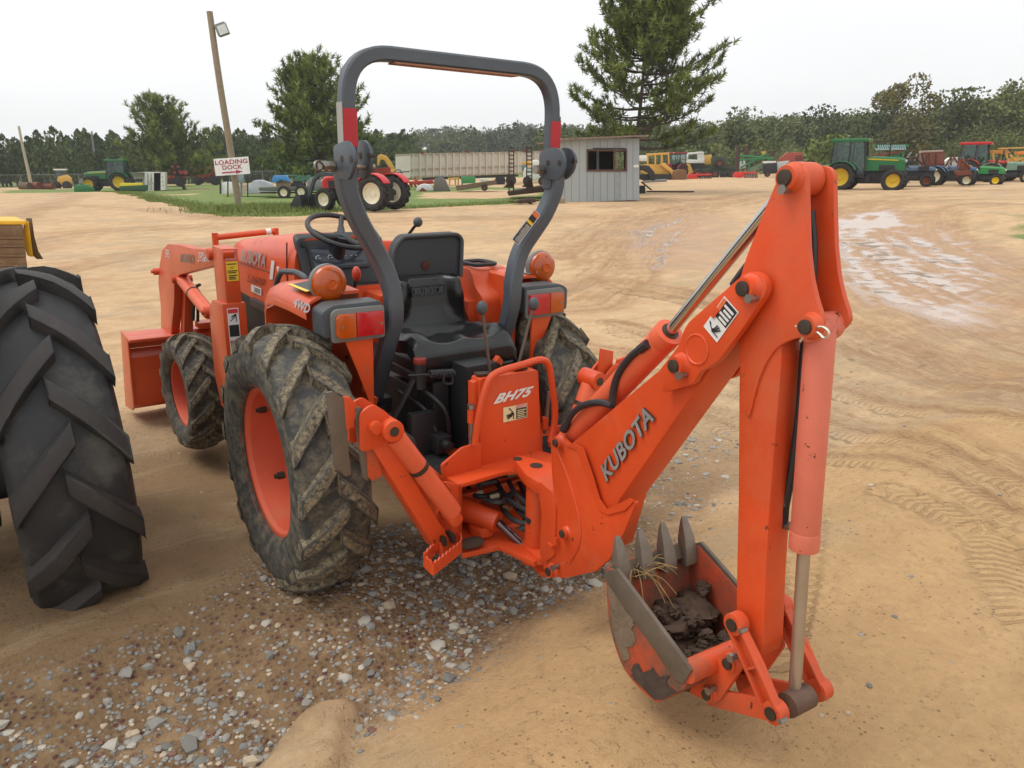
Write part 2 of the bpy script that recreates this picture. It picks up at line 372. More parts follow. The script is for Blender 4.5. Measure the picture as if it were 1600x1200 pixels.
# where far things stand: pixel of the foot and distance; the ground passes through each of them
FOOT = dict(
    tractor_right=(1345, 297, 47.0), small_tractor=(1530, 288, 56.0), dozer=(1030, 281, 80.0), army=(1120, 277, 96.0), shed=(940, 315, 34.0),
    red_tractor=(590, 330, 30.0), pole=(372, 321, 36.0), truck=(455, 308, 46.0), trailer=(730, 291, 68.0), mid_pine=(500, 296, 60.0), left_pine=(289, 297, 88.0),
    left_pole=(50, 294, 104.0), tractor_left=(165, 300, 86.0), container=(228, 298, 84.0), loader=(97, 295, 104.0), near_left=(100, 330, 36), near_left2=(0, 305, 60), mid=(800, 330, 28), right_mid=(1590, 320, 28), far_right=(1590, 280, 70), combine=(320, 289, 105.0))
FPTS = {k: WD(*v) for k, v in FOOT.items()}
CTRL = np.array([FPTS[k] for k in FPTS] +
    [[CW[0] + d * (VR[0] * math.sin(rad(a)) + VF[0] * math.cos(rad(a))), CW[1] + d * (VR[1] * math.sin(rad(a)) + VF[1] * math.cos(rad(a))), z]
     for d, z in ((9, 0), (15, 0)) for a in range(-60, 190, 20)] +
    [[CW[0] + d * (VR[0] * math.sin(rad(a)) + VF[0] * math.cos(rad(a))), CW[1] + d * (VR[1] * math.sin(rad(a)) + VF[1] * math.cos(rad(a))), z]
     for d, a, z in ((150, -40, -1), (150, -20, -.8), (150, -8, 0), (140, 8, .3), (140, 20, 1.5), (140, 38, 3.5), (230, -30, -1), (260, -6, 2), (300, 2, 5), (210, 20, 4), (210, 38, 9), (420, -8, 11), (420, 4, 13), (420, -30, 2), (420, 30, 16))])
def far_z(x, y):
    num = np.zeros_like(x); den = np.zeros_like(x)
    for cx, cy, cz in CTRL:
        d2 = (x - cx) ** 2 + (y - cy) ** 2; k = 1.0 / (d2 + (.06 * math.hypot(cx - CW[0], cy - CW[1])) ** 2) ** 1.8
        num += k * cz; den += k
    return num / den
BK0, BK1 = WZ(330, 1200, .12), WZ(1190, 735, .12)
AL1 = float(np.linalg.norm((BK1 - BK0)[:2])); _bd = nrm((BK1 - BK0)[:2]); _bn = np.array([_bd[1], -_bd[0]])
MOUND = np.array([WZ(*p, .13)[:2] for p in ((330, 1240), (380, 1180), (455, 1090), (500, 1066), (548, 1064), (553, 1085), (540, 1130), (535, 1165), (480, 1215), (470, 1260))])
def in_poly_dist(px, py, poly):
    inside = np.zeros(px.shape, bool); dm = np.full(px.shape, 1e9); n = len(poly)
    for i in range(n):
        ax, ay = poly[i]; bx, by = poly[(i + 1) % n]
        t = np.clip(((px - ax) * (bx - ax) + (py - ay) * (by - ay)) / ((bx - ax) ** 2 + (by - ay) ** 2 + 1e-12), 0, 1)
        dm = np.minimum(dm, np.hypot(px - ax - t * (bx - ax), py - ay - t * (by - ay)))
        c = ((ay > py) != (by > py)) & (px < (bx - ax) * (py - ay) / (by - ay + 1e-12) + ax); inside ^= c
    return np.where(inside, -dm, dm)
def seg_dist(px, py, line):
    """distance to an open line and the run along it"""
    dm = np.full(px.shape, 1e9); run = np.zeros(px.shape); sgn = np.zeros(px.shape); acc = 0
    for i in range(len(line) - 1):
        ax, ay = line[i]; bx, by = line[i + 1]; l = math.hypot(bx - ax, by - ay) + 1e-9
        t = np.clip(((px - ax) * (bx - ax) + (py - ay) * (by - ay)) / l ** 2, 0, 1)
        d = np.hypot(px - ax - t * (bx - ax), py - ay - t * (by - ay)); m = d < dm
        dm = np.where(m, d, dm); run = np.where(m, acc + t * l, run)
        sgn = np.where(m, np.sign((bx - ax) * (py - ay) - (by - ay) * (px - ax)), sgn); acc += l
    return dm, run, sgn
def wline(pts, z=0.0): return [WZ(*p, z)[:2] for p in pts]
def curve2(pts, k=6): return [tuple(p[:2]) for p in smoothpath([(a, b, 0) for a, b in pts], k)]
# wheel ruts, each a line on the ground: (pixels of the photograph, half width m, depth m, number of grooves)
RUTS = [
 ([(890, 470), (960, 418), (1010, 372), (1100, 335), (1240, 312), (1420, 303)], .9, .030, 7),
 ([(905, 400), (965, 360), (1060, 328), (1200, 308)], 1.2, .025, 7),
 ([(980, 420), (985, 385), (1010, 352), (1080, 330), (1180, 318)], .7, .035, 5),
 ([(1600, 520), (1480, 478), (1390, 425), (1335, 385), (1330, 350), (1380, 330), (1480, 318)], .8, .040, 6),
 ([(1600, 470), (1500, 432), (1420, 398), (1370, 365), (1390, 340), (1480, 330), (1600, 326)], .9, .032, 6),
 ([(1600, 425), (1520, 395), (1470, 370), (1480, 350), (1560, 340)], .7, .028, 5),
 ([(1600, 590), (1450, 530), (1330, 468), (1290, 420), (1285, 380), (1310, 340), (1400, 315)], .8, .018, 6),
 ([(1600, 645), (1480, 590), (1310, 530), (1120, 470), (960, 440)], .45, .005, 4),
 ([(1600, 810), (1520, 770), (1420, 705), (1310, 660), (1180, 610), (1010, 560), (900, 540)], .16, .006, 3),
 ([(1600, 870), (1480, 800), (1380, 750), (1290, 715), (1150, 665), (1000, 610)], .14, .006, 3),
 ([(1600, 700), (1500, 665), (1390, 625), (1300, 600), (1150, 555), (960, 505)], .22, .004, 3),
 ([(0, 395), (90, 372), (220, 362), (380, 356), (560, 350), (900, 345)], 1.0, .02, 5),
 ([(60, 430), (200, 400), (330, 385), (480, 372)], .7, .015, 4),
 ([(170, 480), (260, 466), (400, 440), (520, 420)], .12, .03, 1),
 ([(160, 525), (260, 505), (400, 480)], .10, .03, 1),
 ([(40, 340), (110, 325), (200, 332), (330, 345), (480, 352)], .8, .02, 4),
 ([(0, 360), (60, 330), (120, 312), (60, 300)], .8, .02, 4),
 ([(950, 330), (1100, 318), (1300, 312), (1600, 306)], .8, .02, 5),
]
TRACKS = [  # lugged tyre prints: pixels, half width
 ([(1262, 840), (1245, 930), (1225, 1010), (1200, 1085)], .075),
 ([(1195, 900), (1195, 970), (1200, 1050)], .06),
 ([(1600, 870), (1480, 800), (1380, 750), (1290, 715), (1150, 665), (1000, 610)], .10),
 ([(1600, 960), (1540, 900), (1470, 850), (1390, 810)], .11), ([(1600, 810), (1520, 770), (1420, 705), (1310, 660), (1180, 610), (1010, 560), (900, 540)], .12), ([(1600, 1040), (1560, 960), (1530, 880)], .10), ([(1600, 645), (1480, 590), (1310, 530), (1120, 470), (960, 440)], .15), ([(1600, 700), (1500, 665), (1390, 625), (1300, 600), (1150, 555), (960, 505)], .13),
]
PUDZ = [([(1270, 350), (1400, 345), (1610, 400), (1610, 520), (1450, 520), (1270, 450)], 1.0), ([(960, 362), (1060, 340), (1150, 340), (1190, 390), (1130, 430), (980, 420)], .9), ([(1540, 306), (1600, 306), (1600, 322), (1540, 320)], .5)]

def ground_fields(x, y):
    """height and the masks of what lies on the ground"""
    dx = x - CW[0]; dy = y - CW[1]; dist = np.hypot(dx, dy)
    z = far_z(x, y) * sstep(6, 16, dist)
    bd = (x - BK0[0]) * _bn[0] + (y - BK0[1]) * _bn[1] + (fbm(x * 2.2, y * 2.2, 3, 5) - .5) * .30
    al = (x - BK0[0]) * _bd[0] + (y - BK0[1]) * _bd[1]
    bank = .24 * sstep(-.12, .75, bd) * (1 - sstep(5.0, 10.0, dist)) * (1 - sstep(5.5, 9.0, al))
    z = z + bank + .035 * (1 - sstep(4.5, 9, dist)) * (1 - sstep(-.2, .5, bd)) + .11 * np.maximum(1 - sstep(.30, 1.0, np.hypot((x + .68) * 1.2, y + .05)), 1 - sstep(.4, 1.2, np.hypot(x + 1.4, y - .5)))
    near = 1 - sstep(10, 22, dist)
    z = z + near * ((fbm(x * .8, y * .8, 3, 1) - .5) * .05 + (fbm(x * 5, y * 5, 3, 2) - .5) * .022)
    z = z + (1 - near) * (fbm(x * .25, y * .25, 3, 4) - .5) * .10 * sstep(18, 40, dist)
    # loose clod of sand at the bottom of the picture, with a broken edge
    md = in_poly_dist(x, y, MOUND) + (fbm(x * 9, y * 9, 3, 9) - .5) * .05
    z = z + .055 * (1 - sstep(-.05, .012, md))
    clod = (1 - sstep(-.02, .02, md)); z = z + clod * ((fbm(x * 14, y * 14, 4, 19) - .5) * .030)
    # ruts
    rut = np.zeros_like(x); grain = np.zeros_like(x); ru = np.zeros_like(x); rr_ = np.zeros_like(x); tread = np.zeros_like(x)
    for pts, hw, dep, ng in RUTS:
        ln = curve2(wline(pts, 0.0)); a = np.array(ln)
        m = (x > a[:, 0].min() - hw * 1.5) & (x < a[:, 0].max() + hw * 1.5) & (y > a[:, 1].min() - hw * 1.5) & (y < a[:, 1].max() + hw * 1.5)
        if not m.any(): continue
        d, run, sg = seg_dist(x[m], y[m], ln); u = d * sg / hw + (fbm(x[m] * 1.1, y[m] * 1.1, 2, 6) - .5) * .3
        env = (1 - sstep(.75, 1.15, np.abs(u))) * (.55 + .45 * fbm(run * .8, run * 0, 2, 3)); ph = 2.4 * (fbm(u * ng * 1.3 + 50, run * .22 + ng * 7.7, 3, 71) - .5) * 1.6
        z[m] += -dep * .75 * env * (ph * .6 + .3) + dep * .8 * env * (fbm(x[m] * 6, y[m] * 6, 2, 8) - .5)
        rut[m] = np.maximum(rut[m], env * np.clip(.42 + .75 * ph, 0, 1)); up_ = env > grain[m]; ru[m] = np.where(up_, d * sg, ru[m]); rr_[m] = np.where(up_, run, rr_[m]); grain[m] = np.maximum(grain[m], env)
    for pts, hw in TRACKS:
        ln = curve2(wline(pts, .1)); a = np.array(ln)
        m = (x > a[:, 0].min() - .3) & (x < a[:, 0].max() + .3) & (y > a[:, 1].min() - .3) & (y < a[:, 1].max() + .3)
        if not m.any(): continue
        d, run, sg = seg_dist(x[m], y[m], ln); u = d * sg / hw
        env = 1 - sstep(.85, 1.1, np.abs(u)); p = (run / .045 + np.abs(u) * .8 + np.sign(u) * .25) % 1.0
        z[m] -= .006 * env; up_ = env > .05; ru[m] = np.where(up_, d * sg, ru[m]); rr_[m] = np.where(up_, run, rr_[m]); tread[m] = np.maximum(tread[m], env)
    # puddled water lies flat in the low spots
    wet = np.zeros_like(x)
    for pts, st in PUDZ:
        pd = in_poly_dist(x, y, np.array(wline(pts, 0.0)))
        wet = np.maximum(wet, st * (1 - sstep(-1.2, .6, pd)))
    e1 = np.stack([dx, dy], -1) / (dist[..., None] + 1e-6)
    pn = fbm(x * 1.3, y * 1.3, 4, 21)
    damp = wet
    wet = wet * sstep(.34, .62, pn * .5 + rut * .5)
    # grass on the far side of the yard
    grass = np.zeros_like(x)
    for pts in GRASSP:
        gd = in_poly_dist(x, y, np.array(wline(pts, -.05))) + (fbm(x * .5, y * .5, 4, 31) - .5) * 2.0
        grass = np.maximum(grass, 1 - sstep(-.7, .5, gd))
    grass = np.maximum(grass, sstep(108, 120, dist))
    for pts, st in BAREP:
        gd = in_poly_dist(x, y, np.array(wline(pts, -.05))) + (fbm(x * .7, y * .7, 4, 37) - .5) * 2.2
        grass = grass * (1 - st * (1 - sstep(-.6, .6, gd)))
    # the strip of gravel in the hollow along the bank
    gv = (x - BK0[0]) * _bn[0] + (y - BK0[1]) * _bn[1]
    wv = .22 * (fbm(x * 1.6, y * 1.6, 3, 41) - .5)
    gravel = sstep(-1.02, -.72, gv + wv * 2) * (1 - sstep(-.10, .22, gv + wv)) * (1 - sstep(AL1 - 1.1, AL1 - .35, al)) * (1 - clod)
    gravel = np.maximum(gravel, .45 * (1 - sstep(.18, .45, np.hypot(x - GR2[0], y - GR2[1]) + wv * 1.4)))
    gravel = np.maximum(gravel, .3 * (1 - sstep(.15, .4, np.hypot(x - GR3[0], y - GR3[1]) + wv * 1.4)))
    z = z - .02 * gravel * (1 - clod)
    shade = sstep(.5, .62, fbm(x * .9, y * .9, 4, 51)); brown_left = (1 - sstep(-.25, .10, gv + wv * 1.5)) * (1 - sstep(1.9, 3.6, np.hypot(x + .9, y + .4))) * (.45 + .55 * sstep(.25, .5, fbm(x * 1.8, y * 1.8, 4, 77)))  # random worn patches, then darker brown ground left of the bank near the tractors
    return z, dict(grass=grass, gravel=gravel, wet=wet, damp=damp, rut=rut, tread=tread, brown_left=brown_left, bank=sstep(-.1, .4, bd), clod=clod, worn=shade, grain=grain, ru=ru, rr=rr_)
GRASSP = [[(120, 301), (190, 309), (280, 333), (345, 347), (470, 345), (560, 336), (700, 330), (800, 326), (880, 319), (880, 300), (620, 292), (330, 287), (0, 296), (0, 299), (90, 300)],
          [(985, 312), (1100, 306), (1180, 303), (1150, 298), (1010, 297)], [(1545, 362), (1600, 352), (1640, 352), (1640, 385), (1600, 378)]]
BAREP = [([(650, 316), (760, 318), (850, 309), (840, 302), (760, 301), (660, 307)], .8), ([(150, 315), (300, 310), (310, 308), (180, 311)], .7), ([(300, 296), (345, 292), (342, 291), (280, 294)], .8), ([(995, 306), (1200, 303), (1190, 299), (1060, 300)], .85), ([(985, 313), (1100, 308), (1185, 304), (1150, 297), (1010, 296)], .6), ([(1545, 362), (1600, 352), (1640, 352), (1640, 385), (1600, 378)], .55)]
GR2 = WZ(1060, 745, .1)[:2]; GR3 = WZ(1090, 690, .05)[:2]

def ground_z(x, y):
    z, _ = ground_fields(np.atleast_1d(np.asarray(x, float)), np.atleast_1d(np.asarray(y, float))); return float(z[0]) if np.ndim(x) == 0 else z
def make_ground():
    na, nb = 740, 720
    k = 8.2; u = np.linspace(-1, 1, na); a = 800 * np.sinh(k * u) / math.sinh(k)
    v = np.linspace(-.46, 1, nb); b = 2.6 + 900 * np.sinh(k * v) / math.sinh(k)
    A, B = np.meshgrid(a, b); x = CW[0] + VR[0] * A + VF[0] * B; y = CW[1] + VR[1] * A + VF[1] * B
    z, F = ground_fields(x.ravel(), y.ravel()); n = na * nb
    co = np.stack([x.ravel(), y.ravel(), z], 1)
    i = np.arange(na * nb).reshape(nb, na); q = np.stack([i[:-1, :-1], i[:-1, 1:], i[1:, 1:], i[1:, :-1]], -1).reshape(-1, 4)
    me = bpy.data.meshes.new('ground'); me.vertices.add(n); me.vertices.foreach_set('co', co.ravel())
    me.loops.add(q.size); me.loops.foreach_set('vertex_index', q.ravel().astype(np.int32))
    me.polygons.add(len(q)); me.polygons.foreach_set('loop_start', (np.arange(len(q)) * 4).astype(np.int32))
    me.update(calc_edges=True); me.polygons.foreach_set('use_smooth', [True] * len(q))
    for nm in ('grass', 'gravel', 'wet', 'damp', 'rut', 'bank', 'worn', 'clod', 'grain', 'ru', 'rr', 'brown_left', 'tread'):
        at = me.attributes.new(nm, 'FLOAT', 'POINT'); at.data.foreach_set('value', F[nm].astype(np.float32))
    o = link('ground', me); o['kind'] = 'structure'; return o
def ground_material():
    m = bpy.data.materials.new('sandy_ground'); m.use_nodes = True; t = m.node_tree; b = t.nodes['Principled BSDF']; L = t.links.new
    pos = N(t, 'ShaderNodeNewGeometry').outputs['Position']
    def attr(n): a = N(t, 'ShaderNodeAttribute'); a.attribute_name = n; return a.outputs['Fac']
    def noise(sc, det=6, ro=.6, vec=None):
        n = N(t, 'ShaderNodeTexNoise'); n.inputs['Scale'].default_value = sc; n.inputs['Detail'].default_value = det; n.inputs['Roughness'].default_value = ro; L(vec or pos, n.inputs['Vector']); return n.outputs['Fac']
    def rng_(v, a, b_, c=0, d=1):
        r = N(t, 'ShaderNodeMapRange'); r.inputs['From Min'].default_value = a; r.inputs['From Max'].default_value = b_; r.inputs['To Min'].default_value = c; r.inputs['To Max'].default_value = d; L(v, r.inputs['Value']); return r.outputs[0]
    def mix(f, a, c):
        x = N(t, 'ShaderNodeMix', data_type='RGBA')
        if isinstance(f, float): x.inputs['Factor'].default_value = f
        else: L(f, x.inputs['Factor'])
        for s, q in ((6, a), (7, c)):
            if isinstance(q, tuple): x.inputs[s].default_value = (*q, 1)
            else: L(q, x.inputs[s])
        return x.outputs[2]
    def math_(op, a, c, cl=True):
        x = N(t, 'ShaderNodeMath', operation=op, use_clamp=cl)
        for s, q in ((0, a), (1, c)):
            if isinstance(q, (int, float)): x.inputs[s].default_value = q
            else: L(q, x.inputs[s])
        return x.outputs[0]
    big = noise(.35, 5); midn = noise(2.2, 7, .68); fine = noise(28, 5, .7); grit = noise(160, 3, .7)
    c = mix(rng_(big, .35, .65), (.62, .430, .250), (.54, .345, .182))
    c = mix(math_('MULTIPLY', attr('bank'), .75), c, (.50, .310, .135))
    c = mix(rng_(midn, .42, .68, 0, .7), c, (.39, .235, .108))
    c = mix(math_('MULTIPLY', attr('worn'), rng_(midn, .35, .6, .2, .75)), c, (.40, .295, .18))
    c = mix(math_('MULTIPLY', attr('rut'), rng_(midn, .3, .6, .5, .95)), c, (.30, .150, .068))
    c = mix(math_('MULTIPLY', attr('damp'), .55), c, (.40, .235, .15))
    c = mix(math_('MULTIPLY', attr('brown_left'), .85), c, (.225, .135, .064))
    # crisp streaks that wheels drew along the ruts
    cv = N(t, 'ShaderNodeCombineXYZ'); L(math_('MULTIPLY', attr('ru'), 16.0, False), cv.inputs[0]); L(math_('MULTIPLY', attr('rr'), .9, False), cv.inputs[1])
    st1 = noise(1.0, 6, .7, cv.outputs[0]); cv2 = N(t, 'ShaderNodeCombineXYZ'); L(math_('MULTIPLY', attr('ru'), 60.0, False), cv2.inputs[0]); L(math_('MULTIPLY', attr('rr'), 5.0, False), cv2.inputs[1]); st2 = noise(1.0, 5, .7, cv2.outputs[0])
    gr = math_('MULTIPLY', attr('grain'), 1.0); stk = math_('MULTIPLY', gr, math_('ADD', math_('MULTIPLY', rng_(st1, .50, .62), .45), math_('MULTIPLY', rng_(st2, .55, .64), .9)))
    c = mix(math_('MULTIPLY', stk, .62), c, (.30, .155, .075)); c = mix(math_('MULTIPLY', gr, rng_(st1, .46, .34, 0, .5)), c, (.66, .48, .28))
    mp = N(t, 'ShaderNodeMapping'); mp.inputs['Rotation'].default_value = (0, 0, -AZV - rad(8)); mp.inputs['Scale'].default_value = (.45, 4.0, 1); L(pos, mp.inputs['Vector']); s1 = noise(1.0, 8, .72, mp.outputs[0])
    mp2 = N(t, 'ShaderNodeMapping'); mp2.inputs['Rotation'].default_value = (0, 0, -AZV + rad(14)); mp2.inputs['Scale'].default_value = (1.3, 16.0, 1); L(pos, mp2.inputs['Vector']); s2 = noise(1.0, 6, .7, mp2.outputs[0])
    yard = math_('SUBTRACT', 1.0, math_('MULTIPLY', attr('bank'), .6)); lin = math_('MULTIPLY', yard, math_('ADD', math_('MULTIPLY', rng_(s1, .52, .66), .55), math_('MULTIPLY', rng_(s2, .56, .70), .5)))
    c = mix(math_('MULTIPLY', lin, .48), c, (.36, .205, .098)); c = mix(math_('MULTIPLY', yard, rng_(s1, .45, .33, 0, .35)), c, (.67, .50, .30))
    # prints of lugged tyres: short bars across the track
    ab = N(t, 'ShaderNodeMath', operation='ABSOLUTE'); L(attr('ru'), ab.inputs[0]); ph = math_('ADD', math_('MULTIPLY', attr('rr'), 138.0, False), math_('MULTIPLY', ab.outputs[0], 60.0, False), False); ph = math_('ADD', ph, math_('MULTIPLY', noise(14, 3), 3.0, False), False); sn = N(t, 'ShaderNodeMath', operation='SINE'); L(ph, sn.inputs[0])
    trd = math_('MULTIPLY', math_('MULTIPLY', attr('tread'), rng_(sn.outputs[0], .25, .55)), rng_(noise(3.5, 4), .38, .56)); c = mix(math_('MULTIPLY', trd, .45), c, (.26, .145, .065))
    # grit: dark and pale grains
    vo = N(t, 'ShaderNodeTexVoronoi'); vo.inputs['Scale'].default_value = 62; L(pos, vo.inputs['Vector'])
    vs_ = N(t, 'ShaderNodeSeparateColor'); L(vo.outputs['Color'], vs_.inputs[0]); spk = math_('MULTIPLY', math_('LESS_THAN', vo.outputs['Distance'], rng_(vs_.outputs[0], .55, 1.0, 0, .36)), rng_(noise(7, 4), .40, .60))
    c = mix(math_('MULTIPLY', spk, .65), c, (.085, .052, .034))
    c = mix(rng_(fine, .35, .65, 0, .22), c, (.22, .13, .06))
    c = mix(rng_(grit, .55, .75, 0, .35), c, (.52, .38, .22))
    # reddish gravelly soil between the stones
    vg = N(t, 'ShaderNodeTexVoronoi'); vg.inputs['Scale'].default_value = 48; L(pos, vg.inputs['Vector'])
    gs = mix(rng_(vg.outputs['Distance'], .15, .5), (.125, .072, .040), (.21, .130, .066))
    sp = N(t, 'ShaderNodeSeparateColor'); L(vg.outputs['Color'], sp.inputs[0])
    gs = mix(math_('MULTIPLY', math_('GREATER_THAN', sp.outputs[0], .72), math_('LESS_THAN', vg.outputs['Distance'], .36)), gs, (.28, .27, .25))
    gs = mix(math_('MULTIPLY', math_('LESS_THAN', sp.outputs[0], .25), math_('LESS_THAN', vg.outputs['Distance'], .40)), gs, (.11, .045, .04))
    gm = math_('MULTIPLY', attr('gravel'), rng_(noise(9, 5, .7), .30, .52))
    c = mix(gm, c, gs)
    # grass
    gn = noise(1.1, 6, .7); gf = noise(14, 5, .75)
    gc = mix(rng_(gn, .35, .65), (.135, .20, .038), (.20, .245, .065))
    gc = mix(rng_(gf, .40, .68, 0, .75), gc, (.055, .10, .016))
    gc = mix(rng_(noise(.6, 5, .7), .56, .68, 0, .6), gc, (.30, .24, .11))
    ga = math_('ADD', attr('grass'), math_('SUBTRACT', math_('MULTIPLY', gf, .5), .25, False), True)
    c = mix(rng_(ga, .35, .62), c, gc)
    wet = attr('wet'); wm = rng_(math_('ADD', wet, math_('SUBTRACT', math_('MULTIPLY', midn, .5), .25, False), False), .25, .75)
    c = mix(wm, c, (.42, .29, .21))
    L(c, b.inputs['Base Color'])
    r = math_('SUBTRACT', .92, math_('MULTIPLY', attr('damp'), .22)); r2 = N(t, 'ShaderNodeMix', data_type='FLOAT'); L(wm, r2.inputs[0]); L(r, r2.inputs[2]); r2.inputs[3].default_value = .10; L(r2.outputs[0], b.inputs['Roughness'])
    b.inputs['Specular IOR Level'].default_value = .4
    h = math_('ADD', math_('MULTIPLY', noise(9, 8, .72), .030, False), math_('MULTIPLY', noise(60, 5, .7), .009, False), False)
    h = math_('ADD', h, math_('MULTIPLY', spk, .004, False), False); h = math_('SUBTRACT', h, math_('MULTIPLY', stk, .008, False), False); h = math_('SUBTRACT', h, math_('MULTIPLY', trd, .014, False), False); h = math_('SUBTRACT', h, math_('MULTIPLY', lin, .004, False), False); h = math_('ADD', h, math_('MULTIPLY', rng_(noise(22, 4, .6), .58, .66), .006, False), False)
    h = math_('ADD', h, math_('MULTIPLY', math_('MULTIPLY', gm, math_('SUBTRACT', .5, vg.outputs['Distance'], False), False), .02, False), False)
    h = math_('MULTIPLY', h, math_('SUBTRACT', 1.0, wm), False)
    bp = N(t, 'ShaderNodeBump'); bp.inputs['Strength'].default_value = .8; bp.inputs['Distance'].default_value = 1.0; L(h, bp.inputs['Height']); L(bp.outputs[0], b.inputs['Normal'])
    return m
ground = make_ground(); ground.data.materials.append(ground_material())

# stones of the gravel strip: the largest are objects of their own, the rest one mass
def rock_mesh(seed, n=7):
    r_ = random.Random(seed); bm = bmesh.new(); bmesh.ops.create_icosphere(bm, subdivisions=1 if n < 8 else 2, radius=1)
    sx, sy, sz = r_.uniform(.75, 1.25), r_.uniform(.6, 1.0), r_.uniform(.45, .75)
    for v_ in bm.verts:
        k = 1 + r_.uniform(-.22, .18); v_.co = Vector((v_.co.x * sx * k, v_.co.y * sy * k, v_.co.z * sz * k))
    me = bpy.data.meshes.new('stone'); bm.to_mesh(me); bm.free()
    me.polygons.foreach_set('use_smooth', [True] * len(me.polygons)); me.set_sharp_from_angle(angle=rad(38)); return me
STONES = [mat('stone_' + n, c, .8, var=.22, scale=40, dirt=.22, dirtscale=30, dirtcol=(.30, .19, .09), bump=.25, bumpscale=120) for n, c in
          (('grey', (.27, .255, .225)), ('pale', (.42, .39, .33)), ('dark', (.17, .165, .15)), ('buff', (.44, .35, .25)), ('red', (.18, .09, .065)), ('blue_grey', (.21, .212, .205)))]
STW = (.36, .14, .20, .12, .05, .13)
def scatter_stones():
    r_ = np.random.RandomState(11)
    n = 90000; a = r_.uniform(-2.4, 3.2, n); b = r_.uniform(.7, 7.0, n)
    x = CW[0] + VR[0] * a + VF[0] * b; y = CW[1] + VR[1] * a + VF[1] * b
    z, F = ground_fields(x, y); cl = sstep(.38, .60, fbm(x * 3.2, y * 3.2, 3, 61))
    keep = r_.rand(n) < (F['gravel'] * (.16 + .84 * cl) * .85 + .0030 * (1 - F['gravel']) * (1 - F['grass'])) * (1 - .9 * F['clod'])
    keep &= np.hypot(x, y - .2) > .1
    x, y, z = x[keep], y[keep], z[keep]; s = .0060 * np.exp(np.abs(r_.normal(0, .58, len(x)))); s = np.clip(s, .004, .032)
    ap = s / np.hypot(x - CW[0], y - CW[1]); o = np.argsort(-ap); base = [rock_mesh(i) for i in range(8)]
    variants = {}
    for k, i in enumerate(o[:300]):
        mi = r_.choice(6, p=STW); vi = k % 8
        if (vi, mi) not in variants:
            me = base[vi].copy(); me.materials.append(STONES[mi]); variants[(vi, mi)] = me
        ob = link('stone', variants[(vi, mi)], ground); ob.location = (x[i], y[i], z[i] + s[i] * r_.uniform(-.15, .2)); ob.scale = (s[i],) * 3; ob.rotation_euler = (r_.uniform(-.3, .3), r_.uniform(-.3, .3), r_.uniform(0, 6.3))
    V, Fc, MI = [], [], []; off = 0
    bv = []
    for me in base:
        q = np.empty(len(me.vertices) * 3); me.vertices.foreach_get('co', q); fi = np.array([p.vertices[:] for p in me.polygons]); bv.append((q.reshape(-1, 3), fi))
    for k, i in enumerate(o[300:]):
        q, fi = bv[k % 8]; an = r_.uniform(0, 6.3); c_, s_ = math.cos(an), math.sin(an)
        p = q * s[i]; V.append(np.stack([p[:, 0] * c_ - p[:, 1] * s_ + x[i], p[:, 0] * s_ + p[:, 1] * c_ + y[i], p[:, 2] + z[i] + s[i] * r_.uniform(-.25, .15)], 1)); Fc.append(fi + off); off += len(q)
        MI.append(np.full(len(fi), r_.choice(6, p=STW)))
    V = np.concatenate(V); Fc = np.concatenate(Fc); me = bpy.data.meshes.new('gravel'); me.from_pydata(V.tolist(), [], Fc.tolist())
    for m in STONES: me.materials.append(m)
    me.polygons.foreach_set('material_index', np.concatenate(MI).astype(np.int32)); g = link('gravel', me, ground); g['kind'] = 'stuff'
    print('stones', len(x))
    for me in base: bpy.data.meshes.remove(me)
scatter_stones()
# ================================================================== WHEELS
def tyre_profile(R, w_, rb, lug):
    """half section of an agricultural tyre, from bead over the crown to bead: (radius, offset)"""
    Rc = R - lug; h = w_ / 2
    return [(rb, -h * .72), (rb + (Rc - rb) * .16, -h * .90), (rb + (Rc - rb) * .45, -h), (rb + (Rc - rb) * .72, -h * .98), (Rc - (Rc - rb) * .12, -h * .88), (Rc - .012, -h * .6), (Rc, 0),
            (Rc - .012, h * .6), (Rc - (Rc - rb) * .12, h * .88), (rb + (Rc - rb) * .72, h * .98), (rb + (Rc - rb) * .45, h), (rb + (Rc - rb) * .16, h * .90), (rb, h * .72)]
def make_tyre(R, w_, rb, lug, nl, mats, n=56, flip=1, lw=.05, sweep=.30, detail=True, bevel=0.0):
    """tyre round the x axis at the origin, V bars that point up at the back"""
    mb = MB(); mb.lathe((0, 0, 0), (1, 0, 0), tyre_profile(R, w_, rb, lug), n, cap=False); mb.mat(1)
    Rc = R - lug; h = w_ / 2; K = 6 if detail else 3
    for side in (-1, 1):
        for i in range(nl):
            a0 = 2 * math.pi * (i + (.5 if side > 0 else 0)) / nl; cs = []
            for k in range(K + 1):
                t = k / K; x = side * (h * 1.0 * (1 - t) - h * .13 * t)
                a = a0 + sweep * (t ** .85)
                rt = R - (R - rb) * .10 * max(0, (1 - t) - .55) / .45 - .02 * (x / h) ** 2 * (R > .3)
                rbm = min(Rc, rt - lug * .9) - .012 if t > .15 else rt - lug * 1.3
                hw = lw / R * (.62 - .12 * t)
                cs.append((x, a, rt, rbm, hw))
            vs = []
            for x, a, rt, rbm, hw in cs:
                for (rr, da) in ((rbm, -hw * 1.35), (rt, -hw), (rt, hw), (rbm, hw * 1.35)):
                    q = a + da * 1.0; vs.append((x + side * flip * 0, -rr * math.cos(q), rr * math.sin(q)))
            fs = []
            for k in range(K):
                for j in range(3): p = k * 4 + j; f = (p, p + 1, p + 5, p + 4); fs.append(f if side < 0 else f[::-1])
            e = K * 4; fs += [(0, 3, 2, 1), (e, e + 1, e + 2, e + 3)]
            mb.add(vs, fs)
    return mb.mesh('tyre', mats, smooth=40, bevel=bevel)
